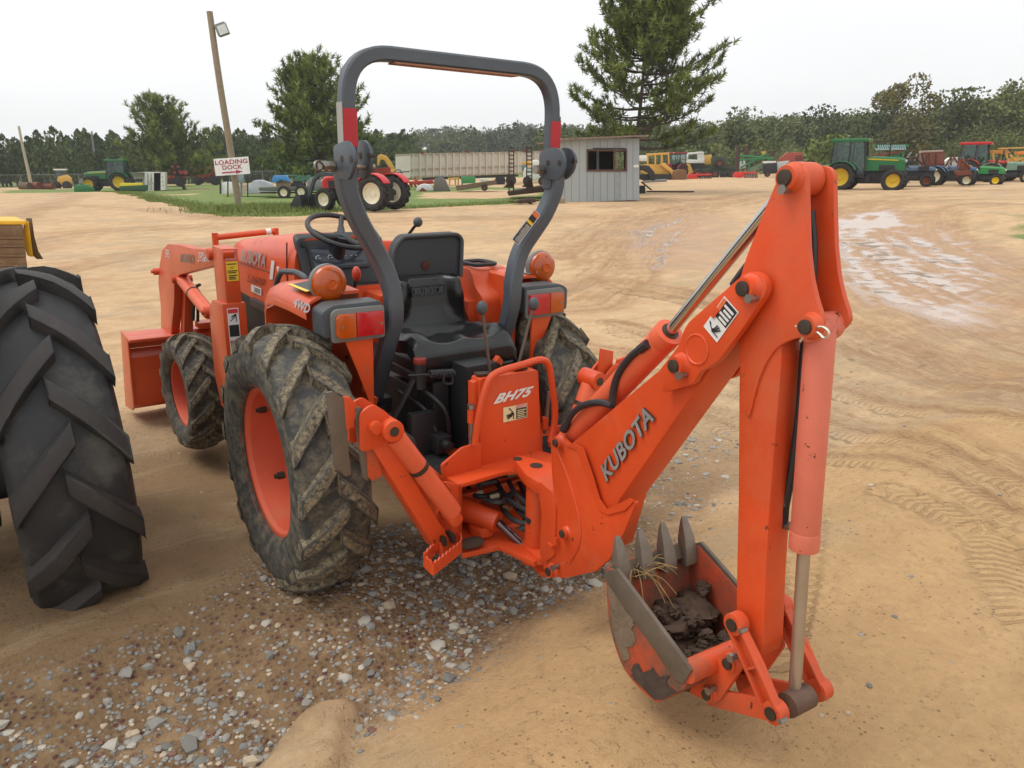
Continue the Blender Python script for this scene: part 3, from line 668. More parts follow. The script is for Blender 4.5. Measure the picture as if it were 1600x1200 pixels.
def make_rim(rb, w_, mat_, n=40, dish=.5, side=-1, hubr=.2):
    """dished steel wheel; side -1 = outer face towards -x"""
    h = w_ / 2; o = side
    prof = [(rb + .012, o * h * .80), (rb + .020, o * h * .70), (rb - .01, o * h * .66), (rb * .93, o * h * .55), (rb * .91, o * h * (.5 - dish)), (rb * .80, o * h * (.42 - dish)), (rb * .55, o * h * (.30 - dish)), (rb * hubr * 1.6, o * h * (.34 - dish)), (rb * hubr * 1.2, o * h * (.5 - dish)), (0.0001, o * h * (.5 - dish)),
            ]
    back = [(0.0001, o * h * (.2 - dish)), (rb * .80, o * h * (.2 - dish)), (rb * .88, o * h * (.3 - dish)), (rb * .88, -o * h * .6), (rb + .015, -o * h * .74)]
    mb = MB(); mb.lathe((0, 0, 0), (1, 0, 0), prof, n, cap=False); mb.lathe((0, 0, 0), (1, 0, 0), back, n, cap=False)
    return mb, prof
def add_wheel(parent, name, c, R, w_, rb, lug, nl, tmats, rmat, side, bolts=8, lw=.05, sweep=.30, n=56, dish=.5, me=None, label=None, boltmat=None, detail=True):
    """a wheel: an Empty with a tyre and a rim"""
    e = bpy.data.objects.new(name, None); COL.objects.link(e); e.parent = parent; e.location = tuple(c); e.empty_display_size = .1
    if label: e['label'] = label
    if me is None:
        t = make_tyre(R, w_, rb, lug, nl, tmats, n, lw=lw, sweep=sweep, detail=detail, bevel=.007 if detail else 0); mb, pr_ = make_rim(rb, w_, rmat, max(16, n - 16), dish, side)
        h = w_ / 2; mb.mat(1)
        for i in range(bolts):
            a = 2 * math.pi * (i + .3) / bolts; p = np.array([side * h * (.33 - dish), math.cos(a) * rb * .42, math.sin(a) * rb * .42]); mb.cyl(p, p + np.array([side * .022, 0, 0]), max(.009, rb * .045), 6)
        if detail:
            mb.mat(0)
            for i in range(4):       # clamps that bolt the rim to the disc
                a = 2 * math.pi * (i + .15) / 4; p = np.array([side * h * (.42 - dish), math.cos(a) * rb * .80, math.sin(a) * rb * .80]); mb.mat(1); mb.cyl(p, p + np.array([side * .03, 0, 0]), .012, 6)
        me = (t, mb.mesh('rim', [rmat, boltmat or BOL], smooth=30))
    link('tyre', me[0], e); link('rim', me[1], e)
    return me, e

# ================================================================== THE ORANGE TRACTOR
XC = -.03
tractor = empty('compact_tractor', (0, 0, 0), 0, 'orange compact tractor with front loader and backhoe, grey roll bar and muddy tyres', 'tractor')
tractor.matrix_world = Matrix([list(RT[i]) + [0] for i in range(3)] + [[0, 0, 0, 1]])
TR = tractor
RW = add_wheel(TR, 'rear_wheel', (XC - .632, 0, .585), .548, .285, .305, .032, 16, [RUB, RUL], ORR, -1, bolts=0, lw=.062, sweep=.36, dish=1.15)[0]
me2 = add_wheel(TR, 'rear_wheel', (XC + .540, 0, .585), .548, .285, .305, .032, 16, [RUB, RUL], ORR, 1, bolts=0, lw=.062, sweep=.36, dish=1.15)
FWm, fw = add_wheel(TR, 'front_wheel', (XC - .615, 1.753, .405), .355, .225, .200, .026, 15, [RUB, RUL], ORR, -1, bolts=6, lw=.05, sweep=.45, n=44, dish=.75); fw.rotation_euler = (0, 0, rad(3))
_, fw = add_wheel(TR, 'front_wheel', (XC + .615, 1.753, .405), .355, .225, .200, .026, 15, [RUB, RUL], ORR, 1, bolts=6, lw=.05, sweep=.45, n=44, dish=.75)

mb = MB()
for p in ((393, 667), (437, 743), (408, 640)): q = PX(p, -.70); mb.cyl(q, q - [.022, 0, 0], .010, 6); mb.cyl(q + [.02, 0, 0], q - [.008, 0, 0], .016, 6)
o = mb.build('bolt', BOL, TR)
# ---- chassis
mb = MB(); mb.box2((-.20, -.30, .46), (.14, .30, .86)); mb.box2((-.15, .25, .50), (.09, 1.1, .82)); mb.box2((-.17, 1.0, .42), (.11, 2.2, .72))
mb.cyl((-.62, 0, .605), (.56, 0, .605), .085, 18); mb.cyl((-.50, 0, .605), (-.34, 0, .605), .13, 20); mb.cyl((.28, 0, .605), (.44, 0, .605), .13, 20)
mb.cyl((-.55, 1.753, .41), (.49, 1.753, .41), .06, 14); mb.box2((-.2, 1.66, .36), (.14, 1.85, .55))
mb.build('transmission', IRO, TR, bevel=.012)
mb = MB(); mb.box2((-.115, -.47, .62), (.03, -.32, 1.0)); mb.box2((.035, -.50, .58), (.13, -.44, .96)); mb.box2((.03, -.505, .78), (.135, -.43, .80)); mb.box2((-.20, -.52, .56), (.10, -.30, .60))
mb.box2((-.32, -.40, .58), (-.22, -.36, .82)); mb.box2((-.20, -.36, .62), (-.13, -.31, .92))
for z in (.64, .72, .80, .88):
    for x in (-.105, .02): mb.cyl((x, -.475, z), (x, -.485, z), .008, 8)
mb.beam((-.28, -.35, .95), (-.40, -.30, .70), .05, .012); mb.beam((.19, -.42, .95), (.24, -.40, .62), .05, .012)
mb.build('hitch_frame', IRG, TR, bevel=.005)
mb = MB(); p = PY((656, 568), -.36); mb.cyl(p - [0, 0, .10], p, .024, 14); mb.build('filler_neck', IRO, TR); mb = MB(); mb.cyl(p, p + [0, 0, .022], .025, 16); mb.build('filler_cap', mat('dull_red_cap', (.22, .02, .012), .5), TR, bevel=.004)
mb = MB(); a, b = PY((672, 585), -.48), PY((708, 583), -.48); q = [a + (b - a) * t + .014 * np.array([0, math.cos(60 * t), math.sin(60 * t)]) for t in np.linspace(0, 1, 80)]
mb.tube(q, .0035, 5); mb.tube([a - (b - a) * .9, a], .004, 6); mb.tube(roundpoly([PY((693, 585), -.49), PY((693, 600), -.49), PY((707, 600), -.49), PY((707, 585), -.49)], .012), .005, 6); mb.build('hitch_spring', IRG, TR)
mb = MB()                                                                           # rear hydraulic block and lines in the shade under the seat
mb.box2((-.24, -.46, .66), (-.18, -.38, .73)); mb.cyl((-.21, -.46, .70), (-.21, -.50, .70), .02, 10); mb.cyl((-.06, -.46, .66), (-.06, -.50, .66), .034, 14)
mb.tube(smoothpath([(-.21, -.40, .73), (-.24, -.36, .82), (-.30, -.25, .88)]), .010, 7); mb.tube(smoothpath([(-.16, -.42, .70), (-.20, -.44, .84), (-.26, -.3, .92)]), .009, 7)
mb.build('hydraulic_block', IRG, TR, bevel=.004)
# ---- fenders
def fender(s, nm='fender'):
    sec = [(.590, 1.195), (.592, 1.225), (.572, 1.252), (.530, 1.272), (.46, 1.280), (.375, 1.280), (.365, 1.27), (.365, .86)]
    ys = [.335, .30, .20, .08, 0, -.152]; mb = MB(); g = []
    drop = {.335: -.06, .30: -.018, .20: -.004, .08: 0, 0: 0, -.152: -.003}
    th = .012
    rows = []
    for y in ys: rows.append([np.array([XC + s * x, y + (.03 if z < 1.0 else 0) * 0, z + (drop[y] if z > 1.0 else 0)]) for x, z in sec])
    inner = [[p + np.array([-s * 0 + (0 if i > 5 else 0), 0, -th]) if i < 6 else p + np.array([s * th, 0, 0]) for i, p in enumerate(r)] for r in rows]
    m = len(sec); vs = [p for r in rows for p in r] + [p for r in inner for p in r]; o = len(ys) * m; fs = []
    for i in range(len(ys) - 1):
        for k in range(m - 1):
            a = (i * m + k, i * m + k + 1, (i + 1) * m + k + 1, (i + 1) * m + k); fs.append(a); fs.append(tuple(o + q for q in a[::-1]))
    for i in range(len(ys) - 1):
        for k in (0, m - 1): fs.append((i * m + k, (i + 1) * m + k, o + (i + 1) * m + k, o + i * m + k))
    for i in (0, len(ys) - 1):
        for k in range(m - 1): fs.append((i * m + k, i * m + k + 1, o + i * m + k + 1, o + i * m + k))
    mb.add(vs, fs)
    # front wall and the lower inner panel with its slanting rear edge
    mb.prism([(XC + s * .590, .335, 1.14), (XC + s * .375, .335, 1.22), (XC + s * .375, .36, .80), (XC + s * .590, .36, .86)], (0, .012, 0))
    mb.prism([(XC + s * .366, .33, .87), (XC + s * .366, -.27, .87), (XC + s * .366, -.21, .74), (XC + s * .366, -.10, .62), (XC + s * .366, .33, .62)], (s * .012, 0, 0))
    mb.prism([(XC + s * .380, -.272, 1.135), (XC + s * .50, -.272, 1.135), (XC + s * .44, -.26, .98), (XC + s * .380, -.26, .80)], (0, .010, 0))
    f = mb.build(nm, ORA, TR, bevel=0, smooth=45)
    b = MB()
    for z, yy in ((1.10, -.05), (1.02, -.15), (.98, -.02), (.90, -.16), (.95, .08)): b.cyl((XC + s * .378, yy, z), (XC + s * .386, yy, z), .007, 8)
    b.build('bolt', BOL, f); return f
fl = fender(-1); fr = fender(1)
# raised tank on the right fender with a cup holder
mb = MB(); x0, x1 = .24, .44
mb.prism(roundpoly([(x0, .40, 1.0), (x0, -.05, 1.0), (x0, -.05, 1.17), (x0, .02, 1.21), (x0, .06, 1.29), (x0, .34, 1.30), (x0, .42, 1.24), (x0, .46, 1.10), (x0, .44, 1.0)], .03, 3), (x1 - x0, 0, 0))
mb.box2((.20, .02, .98), (.26, .36, 1.15)); fb = mb.build('fender_console', ORA, TR, bevel=.012)
mb = MB(); ring = roundpoly([(.27, .06, 1.306), (.39, .06, 1.306), (.39, .20, 1.306), (.27, .20, 1.306)], .035, 5); mb.tube(ring, .010, 7, closed=True); mb.build('cup_holder', PLA, TR)
mb = MB(); mb.box2((.42, -.14, 1.281), (.52, .02, 1.2835)); mb.build('label', DSI, fb)
# 4WD on the left fender skirt
bl, br_, tl = PX((463, 478), XC - .590), PX((488, 491), XC - .590), PX((465, 466), XC - .586)
lettering('4WD', PX((462, 480), -.616), PX((487, 492.5), -.616), PX((465, 466), -.602), DSI, fl, bold=.03, shear=.15, lift=.012)
mb = MB(); plate(mb, (-.60, .08, 1.276), (-.60, -.10, 1.276), (-.50, .08, 1.290), lift=.002); o = mb.build('warning_label', DBK, fl); mb = MB(); plate(mb, (-.60, .09, 1.276), (-.60, -.11, 1.276), (-.585, .09, 1.278), lift=.004); mb.build('label_edge', DYE, o)
# ---- lamps
def lamp(s):
    X = lambda x: XC + s * x; e = MB()
    e.prism(roundpoly([(X(.335), -.168, 1.13), (X(.335), -.168, 1.250), (X(.53), -.168, 1.250), (X(.575), -.168, 1.228), (X(.575), -.168, 1.13)], .016, 3), (0, -.102, 0))
    h = e.build('tail_lamp', PLG, TR, bevel=.008)
    e = MB(); e.prism(roundpoly([(X(.335), -.27, 1.112), (X(.335), -.27, 1.236), (X(.53), -.27, 1.236), (X(.548), -.27, 1.22), (X(.548), -.27, 1.112)], .01, 2), (0, -.016, 0)); e.build('bezel', PLL, h, bevel=.004)
    e = MB(); e.prism([(X(.345), -.285, 1.128), (X(.345), -.285, 1.218), (X(.455), -.285, 1.218), (X(.455), -.285, 1.128)], (0, -.017, 0)); e.build('red_lens', REDL, h, bevel=.004)
    e = MB(); e.prism([(X(.457), -.285, 1.128), (X(.457), -.285, 1.218), (X(.522), -.285, 1.218), (X(.534), -.285, 1.205), (X(.534), -.285, 1.14), (X(.522), -.285, 1.128)], (0, -.017, 0)); e.build('amber_lens', AMB, h, bevel=.004)
    e = MB()
    for x in (.358, .512): e.cyl((X(x), -.302, 1.172), (X(x), -.305, 1.172), .005, 8)
    e.build('screw', STD, h)
    c = np.array([X(.488 if s < 0 else .532), -.12, 1.308])
    e = MB(); e.lathe(c, (0, 1, 0), [(.0001, -.047), (.018, -.046), (.045, -.040), (.062, -.032), (.069, -.018), (.069, .018), (.062, .032), (.0001, .045)], 30); b = e.build('turn_signal', AMB, TR, smooth=50)
    e = MB(); e.lathe(c, (0, 1, 0), [(.070, -.012), (.0725, -.010), (.0725, .012), (.070, .014)], 30, close=False); e.build('band', PLL, b, smooth=50)
    e = MB(); e.lathe(c, (0, 1, 0), [(.020, -.046), (.022, -.049), (.018, -.050), (.014, -.047)], 18); e.build('lens_ring', mat('dark_amber', (.5, .08, .003), .3), b)
    e = MB(); e.cyl(c - [0, 0, .10], c - [0, 0, .066], .017, 12); e.cyl(c - [0, 0, .078], c - [0, 0, .064], .024, 12); e.build('stalk', PLA, b)
    e = MB()
    for a in (80, 200, 320): p = c + .052 * np.array([math.cos(rad(a)), 0, math.sin(rad(a))]) + np.array([0, -.037, 0]); e.cyl(p, p - [0, .004, 0], .004, 6)
    e.build('screw', STD, b)
lamp(-1); lamp(1)
mb = MB(); mb.tube(roundpoly([PX((430, 449), -.47), PX((438, 424), -.47), PX((464, 425), -.47), PX((477, 434), -.47), PX((478, 449), -.47)], .05, 6), .013, 8); mb.build('grab_handle', PLG, TR)
# ---- roll bar
YR = -.275
lp = [(.472, -.285, 1.71), (.463, -.285, 1.646), (.424, -.274, 1.553), (.375, -.258, 1.477), (.338, -.246, 1.42), (.313, -.246, 1.37), (.296, -.25, 1.32), (.283, -.255, 1.265), (.281, -.256, 1.21), (.280, -.246, 1.155), (.284, -.222, 1.10), (.286, -.198, 1.05), (.288, -.155, .97), (.29, -.11, .88), (.29, -.07, .80)]
for s in (-1, 1):
    P = smoothpath([(XC + s * x, y, z) for x, y, z in lp], 3)
    mb = MB(); mb.rsweep(P, .062, .064, (0, 1, 0)); ro = mb.build('roll_bar_post', GRY, TR, smooth=40)
    mb = MB(); x = XC + s * .29; mb.box2((x - .06, -.12, .745), (x + .06, .02, .81)); mb.box2((x - .02, -.15, .62), (x + .02, .02, .79)); mb.build('post_bracket', IRO, ro, bevel=.006)
    X = lambda v: XC + s * v
    mb = MB(); mb.prism(roundpoly([(X(.505), -.31, 1.78), (X(.505), -.265, 1.812), (X(.505), -.215, 1.805), (X(.505), -.175, 1.755), (X(.505), -.175, 1.70), (X(.505), -.215, 1.655), (X(.505), -.31, 1.655)], [.004, .02, .03, .04, .04, .02, .004], 4), (s * .014, 0, 0)) if False else None
    # two hinge plates on each side
    HP = {-1: (([(520, 227.5), (541, 218.5), (550, 232), (553.6, 250), (550, 268), (544, 281.5), (523, 278.5)], -.540), ([(556, 224), (560, 219.5), (569.5, 219), (577, 232), (579.4, 247), (577, 265), (569.5, 280), (558, 278)], -.425)),
          1: (([(842.5, 236.5), (865, 229.6), (877, 235), (882, 250), (880, 268), (872.5, 281.5), (847, 278.5), (841.6, 274)], .372), ([(872, 236), (880, 229.6), (892, 232), (899.5, 247), (895, 268), (883, 281.5), (870, 280)], .478))}[s]
    for pts, v in HP:
        mb = MB(); mb.prism(roundpoly([PX(p, v) for p in pts], .02, 3), (.013, 0, 0)); hp = mb.build('hinge_plate', GRY, TR, bevel=.002)
        c = np.mean([PX(p, v) for p in pts], 0); mb = MB()
        for dy in (-.045, .03): mb.cyl(c + [-.0015, dy, .005], c + [.0145, dy, .005], .012, 12)
        mb.build('pin_hole', BOL, hp)
    mb = MB(); mb.cyl((X(.375), -.225, 1.735) if s < 0 else (X(.375), -.26, 1.735), (X(.54), -.225, 1.735) if s < 0 else (X(.54), -.26, 1.735), .012, 10); mb.cyl((X(.36), -.29, 1.735), (X(.56), -.29, 1.735), .010, 10)
    for v in ((.52, .545) if s < 0 else (.365, .385)): mb.cyl((X(v - .008), -.29, 1.735), (X(v + .008), -.29, 1.735), .020, 6); 
    mb.build('hinge_pin', STD, TR)
    if s < 0:
        mb = MB(); mb.tube(smoothpath([(X(.55), -.30, 1.735), (X(.58), -.33, 1.75), (X(.60), -.345, 1.745), (X(.60), -.345, 1.725), (X(.58), -.33, 1.722), (X(.555), -.30, 1.73)], 4), .004, 6); mb.build('lynch_pin', STD, TR)
hoop = roundpoly([(XC - .450, YR, 1.66), (XC - .450, YR, 2.112), (XC + .450, YR, 2.112), (XC + .450, YR, 1.66)], [0, .165, .165, 0], 10)
mb = MB(); mb.rsweep(hoop, .052, .050, (0, 1, 0)); hp = mb.build('roll_bar_hoop', GRY, TR, smooth=40)
mb = MB(); mb.box2((XC - .275, YR - .027, 2.081), (XC + .26, YR + .027, 2.0865)); mb.build('padding_strip', mat('worn_wood_strip', (.30, .14, .08), .8, var=.3, scale=30), hp)
for s in (-1, 1):
    x = XC + s * .45; mb = MB(); mb.box2((x - .0255, YR - .0275, 1.80), (x + .0255, YR - .0262, 1.925)); mb.build('reflective_tape', TAPE, hp); mb = MB(); mb.box2((x + s * .0255, YR - .024, 1.80), (x + s * .0268, YR + .024, 1.945)); mb.build('side_tape', TAPEW, hp)
# warning strip on the right post
a, b = V3(PY((808, 382), -.280)), V3(PY((843, 336), -.303)); d = b - a; pr_ = np.array([-d[2], 0, d[0]]); pr_ = -nrm(pr_) if pr_[0] > 0 else nrm(pr_)
st = MB(); bl = a + pr_ * .020; plate(st, a - pr_ * .004, a - pr_ * .004 + d, a + pr_ * .040, lift=.0); st.cur = 0
st = MB(); A0 = a - pr_ * .002; W_ = pr_ * .040
st.prism([A0, A0 + d, A0 + d + W_, A0 + W_], (0, -.003, 0)); sl_ = st.build('safety_strip', DBK, TR)
for nm_, m_, u0, u1 in (('orange_block', mat('orange_decal', (.7, .16, .05), .5), .86, .98), ('yellow_block', DYE, .62, .70)):
    q = MB(); q.prism([A0 + d * u0 + W_ * .08, A0 + d * u1 + W_ * .08, A0 + d * u1 + W_ * .92, A0 + d * u0 + W_ * .92], (0, -.0042, 0)); q.build(nm_, m_, sl_)
q = MB()
for k in range(16):
    u = .05 + k * .034; q.prism([A0 + d * u + W_ * .12, A0 + d * (u + .012) + W_ * .12, A0 + d * (u + .012) + W_ * (.6 + .3 * rng.random()), A0 + d * u + W_ * (.6 + .3 * rng.random())], (0, -.0042, 0))
for u0, u1, v0, v1 in ((0, 1, 0, .05), (0, 1, .95, 1), (0, .012, 0, 1), (.988, 1, 0, 1)): q.prism([A0 + d * u0 + W_ * v0, A0 + d * u1 + W_ * v0, A0 + d * u1 + W_ * v1, A0 + d * u0 + W_ * v1], (0, -.0044, 0))
q.build('print_lines', DWH, sl_)

# ---- operator's seat that faces the backhoe
def seat_shell():
    mb = MB()
    def f(u, v):                     # u along: back top -> seat front lip ; v across
        x = (v - .5) * 2; t = u
        prof = [(.055, 1.275), (.03, 1.288), (.00, 1.272), (-.015, 1.22), (-.025, 1.15), (-.05, 1.085), (-.10, 1.06), (-.18, 1.062), (-.27, 1.078), (-.325, 1.072), (-.358, 1.035), (-.362, .985), (-.35, .955)]
        i = min(int(t * 12), 11); k = t * 12 - i; y = prof[i][0] * (1 - k) + prof[i + 1][0] * k; z = prof[i][1] * (1 - k) + prof[i + 1][1] * k
        wid = .165 + (.235 - .165) * sstep(.18, .62, np.float64(t)); wid = float(wid)
        ax = abs(x)
        if t < .45: y -= .058 * float(sstep(.46, .78, np.float64(ax))) * (1 - max(0, (ax - .86) / .14) ** 2) * max(0, min(1, (t - .03) / .08)) * max(0, min(1, (.40 - t) / .12))        # side bolsters of the back
        if .42 < t < .85: q_ = max(0.0, min(1.0, (t - .42) / .12)) * max(0.0, min(1.0, (.86 - t) / .14)); z += q_ * max(0, min(1, (.80 - t) / .15)) * (.034 * sstep(.5, .78, np.float64(ax)) - .020 * math.exp(-((ax - .34) / .22) ** 2) + .010 * math.exp(-(ax / .12) ** 2)); z -= .020 * math.exp(-((t - .50) / .05) ** 2 - (ax / .25) ** 2)
        if ax > .86:                                                              # rolled edge
            q = (ax - .86) / .14; z -= .03 * q * q if t > .40 else 0; y += .02 * q * q if t < .40 else 0
        if t < .12: z -= .06 * max(0, ax - .6) ** 2 * 2
        return (XC + x * wid, y, z)
    mb.grid(f, 48, 28)
    n = len(mb.v); b = list(mb.v)                                                  # underside, so that the cushion has body
    back = []
    for (x, y, z) in b:
        t_ = z; back.append((XC + (x - XC) * .97, y + (.05 if z > 1.10 else .012), z - (.0 if z > 1.16 else .055)))
    mb.add(back, [tuple(reversed(f_)) for f_ in list(mb.f)])
    rows, cols = 49, 29; edge = [j for j in range(cols)] + [i * cols + cols - 1 for i in range(1, rows)] + [(rows - 1) * cols + j for j in range(cols - 2, -1, -1)] + [i * cols for i in range(rows - 2, 0, -1)]
    for i in range(len(edge)):
        a_, b_ = edge[i], edge[(i + 1) % len(edge)]; mb.f.append([b_, a_, n + a_, n + b_]); mb.mi.append(0)
    return mb.build('operator_seat', VIN, TR, smooth=60)
seat = seat_shell()
mb = MB(); mb.grid(lambda u, v: (XC - .10 + .20 * u, -.0235 + .006 * 0 - .004, 1.215 + .032 * v), 1, 1); 
mb = MB(); mb.tube(roundpoly([(-.105, -.022, 1.205), (.055, -.022, 1.205), (.055, -.016, 1.245), (-.105, -.016, 1.245)], .008, 3), .0035, 5, closed=True); mb.build('stitching', VIN, seat)
lettering('KUBOTA', (-.095, -.026, 1.211), (.045, -.026, 1.211), (-.095, -.019, 1.239), mat('embossed_vinyl', (.010, .0105, .0115), .3), seat, bold=.02, lift=.003)
mb = MB(); mb.tube([(XC + x, y, .958) for x, y in ((-.235, -.05), (-.235, -.345), (-.20, -.362), (.20, -.362), (.235, -.345), (.235, -.05))], .007, 6); mb.build('seat_piping', PLA, seat)
mb = MB(); mb.box2((-.20, -.28, .88), (.14, .02, .97)); mb.build('seat_pedestal', IRO, TR, bevel=.01)
# tractor seat folded behind it: we see its hard back
bk = [PY((612, 470), .05), PY((614, 392), .075), PY((628, 371), .08), PY((714, 366), .08), PY((721, 374), .08), PY((719, 432), .05), PY((719, 470), .04)]
mb = MB(); mb.prism(roundpoly(bk, [.0, .05, .03, .02, .02, .0, 0], 4), (0, .05, .012)); sb = mb.build('seat_back_shell', PLA, TR, bevel=.008)
mb = MB(); mb.tube(smoothpath([b_ + np.array([0, -.004, 0]) for b_ in roundpoly(bk[:6], [.0, .05, .03, .02, .02, 0], 4)], 1), .010, 7); mb.build('seat_back_rim', mat('dark_rim', (.035, .036, .038), .5), sb)
mb = MB(); c = PY((666, 415), .056); mb.lathe(c, (0, -1, 0), [(.0001, .003), (.014, .002), (.022, 0)], 9); o_ = mb.build('mud_splash', mat('red_mud', (.06, .020, .010), .95, var=.3, scale=30), sb)
# ---- levers of the tractor
def lever(p0, p1, r_=.006, kr=.024, km=PLA, sm=STD, nm='lever', ks=(1, 1, 1.05)):
    mb = MB(); mb.tube([p0, p1], r_, 7); l = mb.build(nm, sm, TR); mb = MB(); mb.ball(p1, kr, 12, 8, ks); mb.build('knob', km, l, smooth=60); return l
lever(PX((637, 368), .24), PX((653, 347), .24), .008, .024, PLG, PLA, 'gear_lever')
lever(PX((552, 460), -.16), PX((557, 428), -.16), .009, .026, REDK, PLA, 'range_lever', (.8, .8, 1.4))
# ---- dash panel, steering
dl = [PX((459, 374), -.27), PX((556, 367), .17), PX((576, 428), .19), PX((482, 447), -.24)]
d_tl, d_tr, d_bl = np.array([-.27, .905, 1.372]), np.array([.21, .905, 1.372]), np.array([-.26, .80, 1.125]); d_br = np.array([.20, .80, 1.125])
mb = MB(); mb.prism(roundpoly([d_bl, d_br, d_tr, d_tl], .035, 4), (0, .05, .02)); dash = mb.build('dash_panel', PLA, TR, bevel=.01)
nD = nrm(np.cross(d_br - d_bl, d_tl - d_bl)); nD = nD if nD[1] < 0 else -nD
DP = lambda u, v, h=0.0: d_bl + (d_br - d_bl) * u + (d_tl - d_bl) * v + nD * h
def dprism(u0, u1, v0, v1, h0, h1, nm, m_, par, r_=.012):
    mb = MB(); mb.prism(roundpoly([DP(u0, v0, h0), DP(u1, v0, h0), DP(u1, v1, h0), DP(u0, v1, h0)], r_, 3), nD * (h1 - h0)); return mb.build(nm, m_, par, bevel=.002)
dprism(.10, .80, .36, .84, 0, .012, 'gauge_surround', mat('gauge_surround', (.012, .012, .014), .4), dash)
gl = dprism(.13, .77, .41, .80, .012, .014, 'gauge_glass', GLD, dash)
q = MB()
for cu in (.20, .34):
    c = DP(cu, .58, .0155); uu = nrm(d_br - d_bl); vv = nrm(d_tl - d_bl); q.tube([c + .014 * (math.cos(a) * uu + math.sin(a) * vv) for a in np.linspace(rad(60), rad(200), 9)], .0014, 4); q.tube([c, c + .012 * uu], .0012, 4)
for i in range(8): c = DP(.46 + .035 * (i % 4) * 1.8, .72 - .12 * (i // 4), .0155); q.box(c, (.008, .002, .004))
q.build('gauge_marks', DWH, gl)
q = MB()
for u, v in ((.07, .88), (.93, .88)): q.cyl(DP(u, v, 0), DP(u, v, .01), .014, 14)
q.cyl(DP(.30, .14, 0), DP(.30, .14, .018), .02, 14); q.build('dash_knob', mat('knob_black', (.01, .01, .011), .4), dash)
dprism(.60, .90, .05, .30, 0, .006, 'switch_panel', mat('knob_black', (.01, .01, .011), .4), dash)
q = MB(); q.box2((-.25, .80, .70), (.19, .98, 1.14)); q.box2((.05, .62, .95), (.19, .82, 1.10)); q.build('cowl', ORA, TR, bevel=.02)
# steering wheel
hub = np.array([-.045, .80, 1.352]); sn = nrm((0.10, -.42, 1)); u_, v_ = frame(sn); c = np.array([-.055, .84, 1.395])
c = V3(PX((536, 361), -.05)); R_ = .178
ringp = [c + R_ * (math.cos(a) * u_ + math.sin(a) * v_) for a in np.linspace(0, 2 * math.pi, 40, endpoint=False)]
mb = MB(); mb.tube(ringp, .0135, 9, closed=True); hb = c - sn * .045; sw_ = mb.build('steering_wheel', PLA, TR)
mb = MB()
for a in (35, 160, 275): mb.tube(smoothpath([hb + sn * .012, hb + sn * .012 + .09 * (math.cos(rad(a)) * u_ + math.sin(rad(a)) * v_), c + R_ * (math.cos(rad(a)) * u_ + math.sin(rad(a)) * v_)], 3), [.020] * 4 + [.014] * 3, 8)
mb.cyl(hb - sn * .03, hb + sn * .022, .045, 20); mb.build('spokes', PLA, sw_, bevel=.004)
mb = MB(); mb.box(hb + sn * .024, (.026, .034, .003)); mb.build('hub_badge', mat('blue_badge', (.10, .28, .42), .4), sw_)
mb = MB(); mb.tube([hb - sn * .02, hb - sn * .30], [.034, .030], 12); mb.build('steering_column', PLA, TR)
# ---- bonnet
hs_ = [(.90, 1.372, .245), (1.0, 1.376, .25), (1.2, 1.366, .25), (1.5, 1.335, .248), (1.8, 1.300, .242), (2.05, 1.268, .232), (2.18, 1.23, .215), (2.235, 1.16, .19)]
rows = []
for y, z, hw in hs_:
    zb = .955; r_ = .06
    sec = [(-hw - .012, zb), (-hw - .012, zb + (z - zb) * .60), (-hw, z - .09), (-hw + .018, z - .03), (-hw + .06, z - .006), (0, z + .008), (hw - .06, z - .006), (hw - .018, z - .03), (hw, z - .09), (hw + .012, zb + (z - zb) * .6), (hw + .012, zb)]
    rows.append([(XC + x, y, zz) for x, zz in sec])
mb = MB(); m_ = len(rows[0]); mb.add([p for r in rows for p in r], [(i * m_ + k, i * m_ + k + 1, (i + 1) * m_ + k + 1, (i + 1) * m_ + k) for i in range(len(rows) - 1) for k in range(m_ - 1)] + [list(range(m_))[::-1], [(len(rows) - 1) * m_ + k for k in range(m_)]])
hood = mb.build('bonnet', ORA, TR, smooth=50)
mb = MB(); mb.box2((XC - .262, 1.10, .70), (XC + .262, 2.12, .95)); mb.build('engine_side', IRO, TR, bevel=.01)
mb = MB(); mb.box2((XC - .285, .98, .92), (XC - .255, 1.62, .965)); mb.beam((XC - .27, 1.3, .92), (XC - .27, 1.15, .72), .03, .06); mb.build('side_frame', PLA, TR, bevel=.005)
XS0 = XC - .2625; mb = MB(); mb.tube([PX((427, 427), XS0), PX((400, 418), XS0), PX((366, 407), XS0 + .004)], .0035, 4); mb.tube([(XC - .2635, .99, .96), (XC - .2635, .99, 1.20), (XC - .2535, .99, 1.345)], .004, 4); mb.build('panel_seam', mat('seam_dark', (.12, .012, .004), .6), hood)
XS = XC - .2625
lettering('KUBOTA', PX((377, 408), XS), PX((416, 419), XS), PX((378, 388), XS + .008), DSI, hood, bold=.035, shear=.12, lift=.006)
lettering('L3600', PX((387, 440), XS), PX((414, 447), XS), PX((388, 429), XS), mat('dull_lettering', (.20, .03, .015), .5), hood, bold=.01, shear=.3, lift=.004)
q = MB(); plate(q, PX((393, 455), XS), PX((409, 462), XS), PX((393, 444), XS), lift=.003); o = q.build('label', DWH, hood)
q = MB()
for k in range(4): plate(q, PX((393, 455), XS), PX((409, 462), XS), PX((393, 444), XS), .35, .9, .2 + .17 * k, .27 + .17 * k, lift=.0045)
q.build('print_lines', DBK, o)
q = MB(); plate(q, PX((422, 436), XS), PX((427, 437), XS), PX((425, 407), XS), lift=.004); q.build('label', DWH, hood); q = MB(); p = PX((435, 420), XS); q.cyl(p, p + np.array([-.005, 0, 0]), .013, 14); q.build('round_label', DWH, hood)
